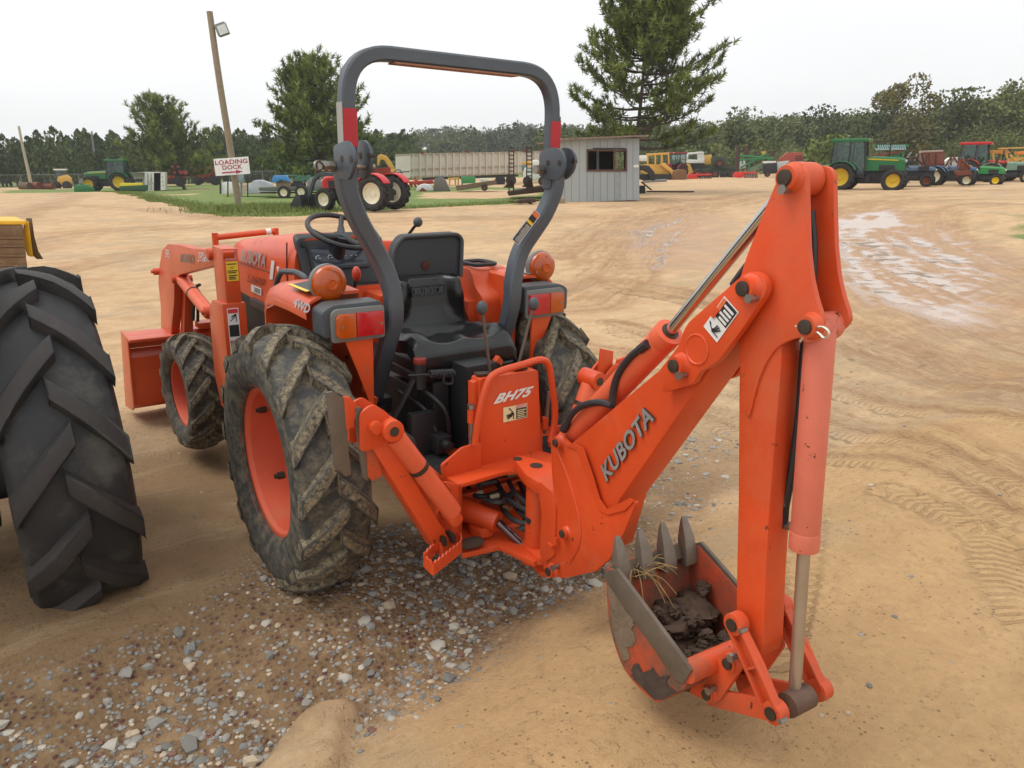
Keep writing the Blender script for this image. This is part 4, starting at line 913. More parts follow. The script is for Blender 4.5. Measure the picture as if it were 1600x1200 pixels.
# ================================================================== FRONT LOADER (parts of the tractor)
def mirx(pts): return [np.array([2 * XC - p[0], p[1], p[2]]) for p in pts]
XA = -.60
arm_px = [(349, 391), (300, 388), (283, 383), (262, 381), (253, 391), (249, 415), (247, 440), (251, 480), (252, 540), (256, 600), (264, 600), (265, 545), (272, 470), (272, 440), (281, 429), (300, 424), (349, 411)]
for s in (0, 1):
    fx = (lambda P: P) if s == 0 else mirx
    sg = 1 if s == 0 else -1
    pts = fx([PX(p, XA) for p in arm_px]); mb = MB(); mb.prism(roundpoly(pts, .03, 3), (sg * .055, 0, 0)); arm = mb.build('loader_arm', ORA, TR, bevel=.005)
    mb = MB()
    for p in ((247, 424), (262, 600), (259, 580)):
        c = fx([PX(p, XA)])[0]; mb.cyl(c - [sg * .03, 0, 0], c + [sg * .09, 0, 0], .024, 14); mb.cyl(c - [sg * .045, 0, 0], c - [sg * .02, 0, 0], .012, 10)
    mb.build('pin_boss', ORW, arm, bevel=.003)
    # post: lower box, upper box
    x0 = -.612 if s == 0 else 2 * XC + .612
    mb = MB(); mb.box2((x0 + sg * .010, 1.01, 1.03), (x0 + sg * .085, 1.20, 1.325)); post = mb.build('loader_post', ORA, TR, bevel=.006)
    mb = MB(); mb.prism([(x0 - sg * .015, 1.0, 1.055), (x0 - sg * .015, 1.20, 1.045), (x0 - sg * .015, 1.28, .98), (x0 - sg * .015, 1.30, .62), (x0 - sg * .015, 1.22, .46), (x0 - sg * .015, 1.10, .46), (x0 - sg * .015, 1.0, .70)], (sg * .115, 0, 0)); mb.build('post_bracket', ORA, post, bevel=.006)
    mb = MB(); c = fx([PX((330, 397), XA)])[0]; mb.cyl(c - [sg * .02, 0, 0], c + [sg * .07, 0, 0], .030, 16); c = fx([PX((328, 487), XA)])[0]; mb.cyl(c - [sg * .03, 0, 0], c + [sg * .07, 0, 0], .030, 16); mb.cyl(c - [sg * .045, 0, 0], c, .014, 10); mb.build('pivot_boss', ORW, post, bevel=.003)
    a, b = fx([PX((284, 436), -.57), PX((327, 489), -.57)])
    mb = MB(); mb.tube([a + (b - a) * .02, b], .038, 16); cy = mb.build('lift_cylinder', SAM, TR); mb = MB(); mb.cyl(a - (b - a) * .03, a + (b - a) * .05, .028, 12); mb.cyl(a - [sg * .06, 0, 0], a + [sg * .06, 0, 0], .022, 12); mb.build('rod_end', ORW, cy)
    mb = MB(); mb.lathe(a + (b - a) * .45, b - a, [(.0385, -.006), (.041, -.006), (.041, .006), (.0385, .006)], 16, close=True); mb.build('hose_strap', HOS, cy)
    a, b = fx([PX((286, 445), -.55), PX((284, 545), -.55)]); mb = MB(); mb.prism([a + [0, -.05, 0], a + [0, .05, 0], b + [0, .05, 0], b + [0, -.05, 0]], (sg * .06, 0, 0)); mb.build('dump_cylinder', ORA, TR, bevel=.01)
# decals on the left post: its rear face is y = 1.0 / .995
X0 = -.612
def ydecal(x0, x1, z0, z1, y, m_, par, nm='label', th=.0015):
    q = MB(); q.prism([(x0, y, z0), (x1, y, z0), (x1, y, z1), (x0, y, z1)], (0, -th, 0)); return q.build(nm, m_, par)
post = [o for o in tractor.children if o.name.startswith('loader_post')][0]
ydecal(-.590, -.535, 1.268, 1.318, 1.009, mat('pink_decal', (.55, .16, .15), .5, var=.3, scale=40), post)
o = ydecal(-.590, -.533, 1.165, 1.262, 1.009, DYE, post)
lettering('HOT', (-.572, 1.0065, 1.226), (-.552, 1.0065, 1.226), (-.572, 1.0065, 1.238), DBK, o, lift=.0006)
q = MB()
for z, a_, b_ in ((1.247, -.585, -.540), (1.213, -.585, -.538), (1.204, -.585, -.545), (1.190, -.582, -.54), (1.181, -.582, -.55), (1.173, -.582, -.546)): q.prism([(a_, 1.0075, z), (b_, 1.0075, z), (b_, 1.0075, z + .005), (a_, 1.0075, z + .005)], (0, -.001, 0))
q.build('print_lines', DBK, o)
o = ydecal(-.608, -.552, .70, 1.03, .999, DWH, post)
for z0, z1, m_ in ((1.005, 1.026, DRE), (.885, .945, DBK), (.845, .865, DRE), (.71, .735, DBK)): ydecal(-.604, -.556, z0, z1, .9975, m_, o, 'label_block')
q = MB()
for c, k in (((-.58, .9965, .98), 1), ((-.58, .9965, .80), -1)):
    c = V3(c); q.beam(c + [-.015, 0, -.015], c + [.012, 0, .012 * k], .002, .004); q.beam(c + [.014, 0, -.02], c + [.014, 0, .02], .002, .004); q.beam(c + [-.01, 0, .005], c + [.012, 0, .018], .002, .006)
for k in range(7): q.prism([(-.60, .9965, .89 + k * .0075), (-.562 + .004 * (k % 2), .9965, .89 + k * .0075), (-.562 + .004 * (k % 2), .9965, .892 + k * .0075), (-.60, .9965, .892 + k * .0075)], (0, -.0005, 0))
q.build('print_lines', DBK, o)
larm = [o for o in tractor.children if o.name.startswith('loader_arm')][0]
lettering('KUBOTA', PX((282, 409), XA), PX((304, 412), XA), PX((283, 396), XA), mat('dull_silver', (.22, .17, .13), .5), larm, bold=.03, lift=.003)
for t_, a_, b_, c_ in (('395', (259, 402), (266, 404), (259, 389)), ('39%', (310, 409), (320, 409), (311, 394)), ('6h', (320, 409), (327, 409), (321, 396))): lettering(t_, PX(a_, XA), PX(b_, XA), PX(c_, XA), DWH, larm, lift=.003, name='crayon_writing')
mb = MB(); mb.cyl((-.56, 2.40, .60), (.50, 2.40, .60), .045, 18); mb.build('cross_tube', ORA, TR); mb = MB(); mb.box2((-.46, 2.30, .66), (-.36, 2.42, .70)); mb.build('valve_bracket', ORA, TR, bevel=.004)
mb = MB()
for x, pts in ((-.50, [(300, 445), (306, 455), (303, 480), (302, 500)]), (-.48, [(312, 445), (307, 450), (309, 480), (309, 502)]), (-.46, [(290, 470), (297, 478), (300, 500)])): mb.tube(smoothpath([PX(p, x) for p in pts], 5), .010, 7)
mb.build('loader_hose', HOS, TR)
# bucket of the loader
bs = [(3.0, .0), (2.72, .055), (2.64, .10), (2.54, .46), (2.57, .52), (2.56, .60), (2.75, .60)]
mb = MB(); th = .012; x0, x1 = -.865, .80
for i in range(len(bs) - 1):
    (y0, z0), (y1, z1) = bs[i], bs[i + 1]; n_ = nrm((0, -(z1 - z0), (y1 - y0))) * th; n_ = -n_ if True else n_
    mb.prism([(x0, y0, z0), (x1, y0, z0), (x1, y1, z1), (x0, y1, z1)], n_)
lb = mb.build('loader_bucket', ORA, TR, bevel=.002)
mb = MB()
for x in (x0 - .002, x1 - .012):
    mb = MB(); mb.prism([(x, 3.02, -.005), (x, 2.72, .045), (x, 2.62, .10), (x, 2.50, .60), (x, 2.76, .61)], (.014, 0, 0)); mb.build('side_plate', ORA, lb, bevel=.002)
mb = MB(); mb.box2((x0, 2.44, .585), (x1, 2.565, .605)); mb.build('top_lip', ORA, lb, bevel=.003)
mb = MB()
for x in (-.62, -.545, .50, .575): mb.prism([(x, 2.66, .10), (x, 2.47, .13), (x, 2.50, .24), (x, 2.46, .40), (x, 2.57, .44)], (.012, 0, 0))
mb.cyl((-.66, 2.50, .17), (-.5, 2.50, .17), .02, 12); mb.cyl((-.66, 2.50, .36), (-.5, 2.50, .36), .02, 12)
mb.build('hook_plate', ORA, lb, bevel=.002)
# grille guard
p0, p1 = PY((338, 371), 2.32), PY((429, 361), 2.32); mb = MB(); mb.tube([p0, p1], .020, 12); mb.tube([p0 + [-.008, 0, .03], p0 + [-.008, 0, -.45]], .020, 10); mb.tube([p1 + [.008, 0, .02], p1 + [.008, 0, -.5]], .02, 10); gg = mb.build('grille_guard', ORA, TR)
mb = MB(); mb.tube([p0 + (p1 - p0) * .84, p0 + (p1 - p0) * .93], .0208, 12); mb.build('tag', DWH, gg)

# ================================================================== BACKHOE
def deckp(px, z=.64): return PZ(px, z)
dk = [(598, 693), (648, 655), (760, 640), (885, 668), (872, 735), (850, 742), (800, 733), (750, 748), (718, 757), (692, 743)]
mb = MB(); mb.prism(roundpoly([deckp(p) for p in dk], [.0, 0, 0, 0, .03, .03, .08, .06, .03, .03], 4), (0, 0, -.016)); deck = mb.build('backhoe_deck', ORB, TR, bevel=.003)
mb = MB(); mb.prism([deckp(p) for p in ((645, 703), (675, 695), (706, 715), (688, 742))], (0, 0, .004)); mb.build('foot_mat', mat('black_mat', (.012, .012, .013), .85, bump=.4, bumpscale=150), deck)
mb = MB(); mb.prism([deckp(p) for p in ((848, 683), (880, 678), (872, 712), (848, 705))], (0, 0, .004)); mb.build('foot_mat', MATS['black_mat'], deck)
mb = MB(); a_ = [deckp(p, .66) for p in ((652, 682), (688, 668), (742, 688), (700, 693))]; mb.box2((-.25, -.40, .645), (-.02, -.28, .66)); mb.build('tool_tray', IRG, deck, bevel=.003)
# upright flanges beside the tower
for pts, y in (([(690, 727), (708, 712), (722, 700), (752, 691), (752, 737), (718, 752), (692, 745)], -.62), ([(858, 690), (862, 668), (893, 662), (905, 690), (905, 725), (858, 720)], -.60)):
    mb = MB(); mb.prism(roundpoly([PY(p, y) for p in pts], .008, 2), (0, .012, 0)); mb.build('toe_plate', ORB, TR, bevel=.002)
# frame below the deck
mb = MB(); fy = -.70
mb.prism(roundpoly([PY(p, fy) for p in ((692, 752), (722, 758), (722, 862), (705, 872), (688, 862), (704, 835), (683, 815), (684, 795), (700, 785), (706, 770))], .02, 3), (0, .012, 0))
mb.prism([PY(p, fy) for p in ((722, 758), (722, 862), (716, 866), (716, 757))], (0, .40, 0))
mb.box2((-.31, -.42, .36), (.26, -.40, .62)); mb.box2((-.31, -.66, .365), (.26, -.42, .385))
mb.prism([PZ(p, .375) for p in ((722, 865), (780, 852), (835, 878), (850, 868), (840, 840), (780, 815), (724, 830))], (0, 0, -.022))
mb.box2((.225, -.72, .37), (.245, -.40, .62)); mb.box2((-.29, -.56, .47), (.10, -.53, .515))
fm = mb.build('backhoe_frame', ORB, TR, bevel=.004)
mb = MB()
for p in ((734, 796), (744, 793)): c = PY(p, -.562); mb.cyl(c, c - [0, .008, 0], .010, 6)
mb.build('bolt', DCR, fm)
c = PY((697, 803), -.705); mb = MB(); mb.prism(roundpoly(circ(c, (1, 0, .1), (-.1, 0, 1), .022, 10), .002, 1), (0, -.002, 0)); mb.build('slot', BOL, fm); mb = MB(); c2 = PY((707, 800), -.72); mb.cyl(c2 - [.02, 0, .003], c2 + [.006, 0, .002], .010, 8); mb.build('hook_pin', STD, fm)
mb = MB(); c = PZ((737, 848), .40); mb.ball(c, .045, 10, 6, (1.2, .8, .35)); mb.build('mud_lump', MUD, fm)
# control tower
tw = [PY(p, -.60) for p in ((750, 735), (846, 712), (841, 578), (750, 592))]
mb = MB(); mb.prism(roundpoly(tw, [.004, .004, .012, .012], 3), (0, .06, 0)); tower = mb.build('control_tower', ORB, TR, bevel=.004)
mb = MB(); mb.prism([PY(p, -.585) for p in ((739, 690), (755, 690), (755, 592), (739, 598))], (0, .035, 0)); mb.build('tower_cheek', ORB, tower, bevel=.003)
mb = MB()
for x in (-.135, .03): mb.prism(roundpoly([(x, -.545, .996), (x + .07, -.545, .99), (x + .07, -.585, .99), (x, -.585, .996)], .01, 2), (0, 0, .006))
mb.build('lever_slot', BOL, tower)
lettering('BH75', PY((770, 632), -.6005), PY((830, 618), -.6005), PY((774, 616), -.6005), DWH, tower, bold=.045, shear=.35, lift=.003)
bl, br_, tl = PY((786, 660), -.6005), PY((823, 652), -.6005), PY((786, 637), -.6005)
q = MB(); plate(q, bl, br_, tl, lift=.0025); o = q.build('danger_label', DCR, tower)
q = MB(); plate(q, bl, br_, tl, .53, .97, .05, .76, lift=.0035); q.build('label_block', DBK, o); q = MB(); plate(q, bl, br_, tl, .53, .97, .78, .97, lift=.0035); q.build('label_block', DRE, o)
lettering('DANGER', bl + (br_ - bl) * .55 + (tl - bl) * .80, bl + (br_ - bl) * .95 + (tl - bl) * .80, bl + (br_ - bl) * .55 + (tl - bl) * .95, DWH, o, bold=.02, lift=.005)
def hand(q, bl, br_, tl, u0, v0, u1, v1, l=.004):
    """pinched hand pictogram"""
    P = lambda u, v: bl + (br_ - bl) * (u0 + (u1 - u0) * u) + (tl - bl) * (v0 + (v1 - v0) * v) + nrm(np.cross(br_ - bl, tl - bl)) * l
    for (a, b, c, d, t) in ((.82, .05, .82, .55, .06), (.82, .5, .45, .95, .05), (.75, .5, .2, .42, .09), (.7, .42, .22, .28, .09), (.7, .36, .30, .14, .09), (.55, .78, .42, .95, .06), (.6, .55, .8, .42, .16)):
        A, B = P(a, b), P(c, d); n = nrm(np.cross(br_ - bl, tl - bl)); sd = nrm(np.cross(n, B - A)) * t * np.linalg.norm(br_ - bl) * (u1 - u0) * .55; q.prism([A - sd, B - sd, B + sd, A + sd], n * .0006)
q = MB(); hand(q, bl, br_, tl, .03, .05, .50, .95); q.build('pictogram', DBK, o)
q = MB()
for k in range(5): plate(q, bl, br_, tl, .57, .93 - .06 * (k % 2), .12 + .12 * k, .17 + .12 * k, lift=.0045)
q.build('print_lines', DCR, o)
# guard hoop and its clamps
hp_ = [PY(p, -.628) for p in ((742, 695), (748, 650), (760, 603), (775, 583), (815, 570), (846, 562), (858, 573), (864, 612), (867, 640), (866, 662), (860, 690))]
mb = MB(); mb.tube(smoothpath(hp_, 4), .0135, 10); gh = mb.build('guard_hoop', ORB, TR)
mb = MB(); a = PY((736, 640), -.60); mb.tube([a, a - [0, 0, .05]], .014, 10); mb.build('clamp', ORB, gh); mb = MB(); mb.tube([a + [0, 0, .02], a + [0, 0, -.16]], .009, 8); mb.cyl(a + [0, 0, .004], a + [0, 0, .02], .014, 6); mb.build('clamp_bolt', STD, gh)
mb = MB(); a = PY((852, 652), -.58); mb.tube([a, a - [0, 0, .05]], .014, 10); mb.build('clamp', ORB, gh); mb = MB(); mb.tube([PY((858, 612), -.58), a - [0, 0, .07]], .007, 8); mb.build('clamp_bolt', STD, gh)
lever(PY((767, 592), -.545), PY((753, 481), -.56), .006, .023, PLG, mat('brown_rod', (.13, .10, .08), .45, metal=.4), 'control_lever', (.9, .9, 1.15)); lever(PY((806, 585), -.545), PY((834, 475), -.56), .006, .023, PLG, MATS['brown_rod'], 'control_lever', (.9, .9, 1.15))
mb = MB(); mb.prism([PY(p, -.40) for p in ((775, 565), (781, 557), (786, 563), (784, 572))], (0, .03, 0)); mb.build('lever_bracket', ORB, TR)
# ---- stabilisers
def stabiliser(leg, cyl, pads, y, eye, s=1):
    a, b = V3(PY(leg[0], y)), V3(PY(leg[1], y)); mb = MB(); mb.beam(a, b, .062, .085, up=(0, 1, 0)); l = mb.build('stabiliser_leg', ORB, TR, bevel=.004)
    mb = MB()
    for off in (-.05, .035): mb.prism(roundpoly([a + np.array([-.05 * s, off, -.06]), a + np.array([-.045 * s, off, .07]), a + np.array([.0, off, .095]), a + np.array([.055 * s, off, .05]), a + np.array([.07 * s, off, -.05])], .02, 3), (0, .012, 0))
    mb.cyl(a + [0, -.075, .02], a + [0, .06, .02], .022, 12); mb.build('pivot_plate', ORB, l, bevel=.002)
    c, d = V3(PY(cyl[0], y - .045)), V3(PY(cyl[1], y - .045)); mb = MB(); mb.tube([c + (d - c) * .10, d], .034, 18); cy = mb.build('stabiliser_cylinder', SAM, TR)
    mb = MB(); mb.lathe(c + (d - c) * .45, d - c, [(.0345, -.008), (.037, -.008), (.037, .008), (.0345, .008)], 18, close=True); mb.build('band', BOL, cy)
    mb = MB(); mb.tube([c + (d - c) * .02, c + (d - c) * .12], .020, 10); mb.build('rod', STE, cy)
    mb = MB(); mb.cyl(c - [0, .045, 0], c + [0, .05, 0], .036, 16); mb.build('eye', ORB, cy, bevel=.003); mb = MB(); mb.cyl(d + [0, -.03, -.02], d + [0, .04, -.02], .026, 12); mb.build('base_eye', ORB, cy, bevel=.003); mb = MB(); mb.cyl(c - [0, .049, 0], c - [0, .04, 0], .016, 10); mb.build('pin', BOL, cy)
    for P, th, m_ in pads:
        mb = MB(); mb.prism([PY(p, y - .03) for p in P], (0, th, 0)); mb.build('foot_pad', m_, l, bevel=.002)
stabiliser(((574, 668), (684, 846)), ((606, 668), (707, 800)), [
    ([(511, 614), (520, 612), (537, 623), (549, 742), (540, 745), (523, 729)], .014, WRN), ([(537, 620), (548, 621), (558, 633), (553, 668), (541, 672)], .012, ORB),
    ([(553, 638), (562, 636), (572, 643), (576, 752), (568, 748)], .012, WRN), ([(562, 646), (572, 643), (598, 744), (582, 752), (575, 745)], .014, ORW)], -.72, None)
stabiliser(((948, 598), (880, 800)), ((925, 592), (893, 680)), [
    ([(940, 545), (959, 549), (956, 590), (936, 586)], .012, ORB), ([(966, 562), (990, 553), (975, 590), (958, 600)], .012, ORB)], -.70, None, -1)
mb = MB(); mb.tube(smoothpath([PY(p, -.70) for p in ((622, 672), (632, 680), (644, 690), (648, 715))], 5), .011, 8); mb.tube([PY((618, 668), -.70), PY((634, 684), -.70)], .015, 8); mb.build('stabiliser_hose', HOS, TR)
# serrated step
def serrated(path, h, nm):
    mb = MB(); P = []; path = [V3(p) for p in path]
    for i in range(len(path)):
        a, b = path[i], path[(i + 1) % len(path)]; k = max(2, int(np.linalg.norm(b - a) / .011))
        P += [a + (b - a) * j / k for j in range(k)]
    n = len(P); vs = []
    for i, p in enumerate(P): vs += [p - [0, 0, h], p + [0, 0, (.006 if i % 2 else -.004)]]
    fs = [(2 * i, 2 * ((i + 1) % n), 2 * ((i + 1) % n) + 1, 2 * i + 1) for i in range(n)]
    mb.add(vs, fs); o = mb.build(nm, ORB, TR, smooth=0); md = o.modifiers.new('thickness', 'SOLIDIFY'); md.thickness = .006; return o
st_ = [PZ(p, .47) for p in ((660, 866), (676, 882), (722, 846), (722, 835), (713, 832), (690, 851), (684, 842))]
serrated(roundpoly(st_, .012, 3), .045, 'step')
mb = MB()
for p in ((690, 843), (704, 838)): c = PZ(p, .48); mb.box(c, (.014, .05, .03))
mb.build('step_bracket', BOL, TR)
# ---- swing casting
up = [(802, 716), (808, 711), (818, 712), (878, 728), (880, 750), (845, 756), (822, 742)]
mb = MB(); mb.prism(roundpoly([PZ(p, .69) for p in up], .012, 3), (0, 0, -.045)); sw = mb.build('swing_casting', ORB, TR, bevel=.004)
mb = MB()
for p, r_ in (((808.5, 717), .018), ((838, 727.5), .024)): c = PZ(p, .6905); mb.cyl(c, c + [0, 0, .0015], r_, 16)
mb.build('pivot_hole', BOL, sw)
mb = MB(); c0 = BQ(0.10, 0, 0)
mb.cyl(c0 + [0, 0, .34], c0 + [0, 0, .66], .045, 20)
L0 = [PB(p, -.075) for p in ((843, 752), (862, 768), (868, 790), (866, 868), (852, 878), (843, 868), (846, 800), (842, 775))]
mb.prism(roundpoly(L0, .012, 3), BP * .15)
mb.prism(roundpoly([PZ(p, .39) for p in ((817, 838), (828, 832), (866, 846), (866, 872), (840, 872), (820, 852))], .01, 3), (0, 0, -.03)); mb.prism([PZ(p, .30) for p in ((820, 868), (830, 862), (866, 872), (866, 896), (845, 894))], (0, 0, -.02))
mb.build('swing_post', ORB, sw, bevel=.004)
mb = MB(); c = PZ((828, 842), .395); mb.cyl(c - [0, 0, .10], c - [0, 0, .01], .030, 14); mb.build('swing_eye', ORW, sw, bevel=.003); mb = MB(); mb.cyl(c - [0, 0, .004], c + [0, 0, .003], .015, 12); mb.build('swing_pin', BOL, sw)
a, b = PZ((752, 806), .455), PZ((778, 816), .445); e_ = c - [0, 0, .055]; mb = MB(); mb.tube([a - (b - a) * 1.2, a, b], [.050, .042, .040], 18); sc_ = mb.build('swing_cylinder', ORB, TR, bevel=.004)
mb = MB(); mb.tube([b, e_], .016, 14); mb.build('rod', mat('dark_chrome', (.16, .12, .13), .18, metal=.9), sc_); mb = MB(); mb.cyl(a - [0, 0, .07], a - [0, 0, .03], .05, 14); mb.build('cylinder_foot', ORB, sc_)
HZ = [([(728, 752), (738, 772), (760, 775), (785, 766)], .50), ([(775, 752), (790, 775), (812, 792), (846, 806)], .52), ([(795, 752), (806, 772), (828, 790), (848, 798)], .54), ([(780, 775), (786, 795), (808, 815), (846, 818)], .47), ([(796, 772), (808, 795), (826, 810), (850, 812)], .49), ([(812, 755), (820, 775), (822, 800), (826, 815)], .5), ([(748, 760), (772, 745), (800, 742)], .56), ([(742, 745), (752, 755), (775, 752)], .58), ([(756, 780), (782, 785), (800, 770)], .52), ([(820, 810), (830, 826), (845, 822)], .46), ([(833, 750), (836, 772), (845, 790)], .55)]
for pts, z in HZ: mb = MB(); mb.tube(smoothpath([PZ(p, z) for p in pts], 5), .0105, 8); mb.build('hydraulic_hose', HOS, TR)
for p0, p1, z in (((790, 795), (796, 790), .478), ((805, 790), (812, 786), .495)): mb = MB(); mb.cyl(PZ(p0, z), PZ(p1, z), .016, 8); mb.build('hose_collar', mat('copper_collar', (.40, .17, .08), .5, metal=.4), TR)
mb = MB()
for p, z in (((740, 772), .50), ((765, 777), .51), ((748, 750), .57), ((792, 742), .57)): c = PZ(p, z); mb.tube([c, c + np.array([.035, -.012, .004])], .014, 6)
mb.build('hose_fitting', mat('brass_fitting', (.26, .24, .15), .45, metal=.6), TR)
# ---- boom
WB = .055
heel = [(860, 690), (866, 682), (876, 682), (886, 692), (893, 699), (903, 702), (918, 742), (928, 778), (938, 797), (950, 804), (978, 797), (991, 782), (992, 790), (975, 832), (953, 873), (930, 893), (880, 904), (858, 899), (848, 888), (853, 874), (866, 850), (868, 800), (862, 740)]
WH = .068
HL = roundpoly([PB(p, -WH) for p in heel], .006, 2)
mb = MB(); mb.prism(HL, BP * .016); boom = None
main_l = [(884, 700), (1030, 578), (1065, 533), (1100, 500), (1165, 440), (1180, 470), (1150, 520), (1090, 606), (967, 782), (946, 860), (900, 880), (890, 780)]
ML = [PB(p, -WB) for p in main_l]
bm_ = MB(); bm_.prism(roundpoly(ML, .01, 2), BP * 2 * WB); boom = bm_.build('boom', ORB, TR, bevel=.005)
mb.build('heel_plate', ORB, boom, bevel=.003)
HR = roundpoly([PB(p, -WH) for p in ((860, 690), (866, 682), (876, 682), (886, 692), (893, 699), (903, 760), (908, 800), (902, 850), (890, 876), (878, 892), (858, 893), (850, 886), (853, 874), (866, 850), (868, 800), (862, 740))], .006, 2); mb = MB(); mb.prism([p + BP * (2 * WH - .016) for p in HR], BP * .016); mb.build('heel_plate', ORB, boom, bevel=.003)
mb = MB(); mb.prism(roundpoly([PB(p, -WH - .0005) for p in ((886, 696), (893, 699), (903, 702), (918, 742), (928, 778), (938, 797), (950, 804), (978, 797), (992, 782), (985, 778), (962, 790), (948, 795), (938, 780), (926, 740), (912, 700), (898, 692))], .004, 2), -BP * .004); mb.build('weld_bead', ORB, boom)
# thin ridge that curls over the heel plate
mb = MB(); mb.tube(smoothpath([PB(p, -WH) for p in ((866, 690), (875, 712), (888, 745), (900, 785), (907, 820), (905, 850), (890, 880))], 4), .005, 6); mb.build('weld_seam', ORB, boom)
def boss(px, w0, r_, out_, par, pr_=None, col=ORB, bolt=None, screw=None):
    c = PB(px, w0 - out_); mb = MB(); mb.lathe(c, BP, [(r_ * .96, 0), (r_, .004), (r_, out_ * .6), (r_ * 1.25, out_)], 22); b = mb.build('pin_boss', col, par)
    q = MB(); q.cyl(c - BP * .007, c + BP * .002, r_ * .66, 18); q.build('pin', BOL, b, bevel=.002)
    for d in (bolt or ()):
        c2 = PB(d, w0 - .014); q = MB(); q.cyl(c2 - BP * .012, c2 + BP * .012, .008, 8); q.cyl(c2 - BP * .016, c2 - BP * .006, .011, 6); q.build('bolt', STD, b)
    return b
boss((868.5, 692), -WH, .020, .018, boom); boss((879, 834), -WH, .020, .016, boom)
boss((857, 893), -WH, .022, .016, boom, bolt=[(868, 886)])
mb = MB(); mb.tube([PB(p, -WH - .012) for p in ((858, 848), (863, 854), (869, 850), (869, 840))], .006, 6); mb.build('hook', ORB, boom)
LP = [(1034, 614), (1037, 592), (1046, 563), (1062, 536), (1064, 528), (1068, 517), (1075, 504), (1100, 482), (1152, 437), (1163, 427), (1176, 424), (1188, 428), (1196, 440), (1197, 452), (1194, 462), (1160, 513), (1123, 563), (1108, 574), (1093, 581), (1087, 592), (1082, 600), (1075, 603)]
W2 = .085
LL = roundpoly([PB(p, -W2) for p in LP], .012, 3)
mb = MB(); mb.prism(LL, BP * .02); hd = mb.build('boom_head_plate', ORB, boom, bevel=.003)
mb = MB(); mb.prism([p + BP * (2 * W2 - .02) for p in LL], BP * .02); mb.build('boom_head_plate', ORB, boom, bevel=.003)
boss((1161, 451), -W2, .026, .024, hd, bolt=[(1176, 466)]); boss((1053, 572), -W2, .026, .024, hd, bolt=[(1066, 586)])
mb = MB(); c = PB((1089, 546), -W2); mb.lathe(c, -BP, [(.040, -.001), (.040, .002), (.036, .0035), (.033, .001), (.0001, .0008)], 28); mb.build('pressed_disc', ORB, hd)
# warning label on the head plate
bl, br_, tl = PB((1121, 535), -W2), PB((1155, 488), -W2), PB((1100, 510), -W2)
q = MB(); plate(q, bl, br_, tl, lift=.002); o = q.build('warning_label', DWH, hd)
q = MB(); plate(q, bl, br_, tl, .46, .97, .05, .95, lift=.003); q.build('label_block', DBK, o); q = MB(); plate(q, bl, br_, tl, .60, .97, .76, .95, lift=.004); q.build('label_block', mat('orange_decal', (.7, .16, .05), .5), o)
q = MB(); plate(q, bl, br_, tl, .38, .66, .78, 1.02, lift=.005); q.build('torn_patch', ORB, o)
q = MB(); A_ = tl; hand(q, bl, br_, tl, .42, .06, .05, .92, .0035); q.build('pictogram', DBK, o)
q = MB()
for k in range(4): plate(q, bl, br_, tl, .50 + .11 * k, .56 + .11 * k, .12, .62 + .1 * (k % 2), lift=.004)
q.build('print_lines', DWH, o)
a_, b_, c_ = PB((952, 752), -WB), PB((1027, 657), -WB), PB((940, 733), -WB)
for g_, m_, l_ in ((.012, DBK, .006), (0, DSI, .008)):
    lettering('KUBOTA', PB((951, 753), -WB), PB((1026, 655), -WB), PB((939, 731), -WB), m_, boom, bold=.055 if m_ is DBK else .028, shear=.2, lift=l_, grow=g_)
# ---- dipper cylinder
def ram(p0, p1, p2, r_, rr, name, m_, rod_m, cap=None, par=TR):
    p0, p1, p2 = V3(p0), V3(p1), V3(p2); d = nrm(p1 - p0); mb = MB(); mb.tube([p0, p1 - d * .03], r_, 22); mb.tube([p1 - d * .045, p1], r_ * 1.04, 22); cy = mb.build(name, m_, par, bevel=.003)
    mb = MB(); mb.tube([p1 - d * .005, p2], rr, 16); mb.build('rod', rod_m, cy); mb = MB(); mb.lathe(p1, d, [(rr * 1.5, -.002), (rr * 1.5, .003), (rr, .003)], 18); mb.build('rod_seal', BOL, cy); return cy
c1 = ram(PB((880, 697), .0), PB((1047, 518), .0), PB((1232, 290), .0), .040, .0165, 'dipper_cylinder', SAM, STE)
mb = MB(); mb.tube(smoothpath([PB(p, -.045) for p in ((1010, 538), (1000, 545), (983, 560), (966, 585), (958, 612), (957, 632))], 5), .011, 8); mb.tube([PB((1012, 537), -.045), PB((1000, 546), -.045)], .014, 8); mb.build('cylinder_hose', HOS, c1)
mb = MB(); mb.tube(smoothpath([PB(p, -.05) for p in ((957, 634), (935, 629), (910, 634), (893, 648), (884, 665))], 5), .011, 8); mb.tube([PB((886, 660), -.05), PB((880, 672), -.05)], .014, 8); mb.build('cylinder_hose', HOS, c1)
# ---- dipper arm
WD_ = .045
DH = [(1217, 275), (1192, 334), (1165, 405), (1152, 450), (1154, 534), (1159, 624), (1166, 650), (1171, 650), (1177, 624), (1186, 591), (1198, 564), (1213, 543), (1234, 531), (1252, 527), (1272, 524), (1285, 507), (1283, 493), (1275, 469), (1267, 434), (1262, 386), (1260, 315), (1259, 273), (1254, 262), (1243, 257), (1228, 261)]
DL = roundpoly([PB(p, -WD_ - .006) for p in DH], .012, 2)
SB = [(1156, 500), (1154, 620), (1153, 780), (1150, 920), (1150, 965), (1160, 1000), (1185, 1030), (1192, 1010), (1196, 903), (1203, 780), (1213, 660), (1221, 560), (1218, 500)]
mb = MB(); mb.prism(roundpoly([PB(p, -WD_) for p in SB], .008, 2), BP * .074); dip = mb.build('dipper_arm', ORB, TR, bevel=.006)
mb = MB(); mb.prism(DL, BP * .014); dh = mb.build('dipper_head_plate', ORB, dip, bevel=.003)
mb = MB(); mb.prism([p + BP * (2 * WD_ - .002) for p in DL], BP * .014); mb.build('dipper_head_plate', ORB, dip, bevel=.003)
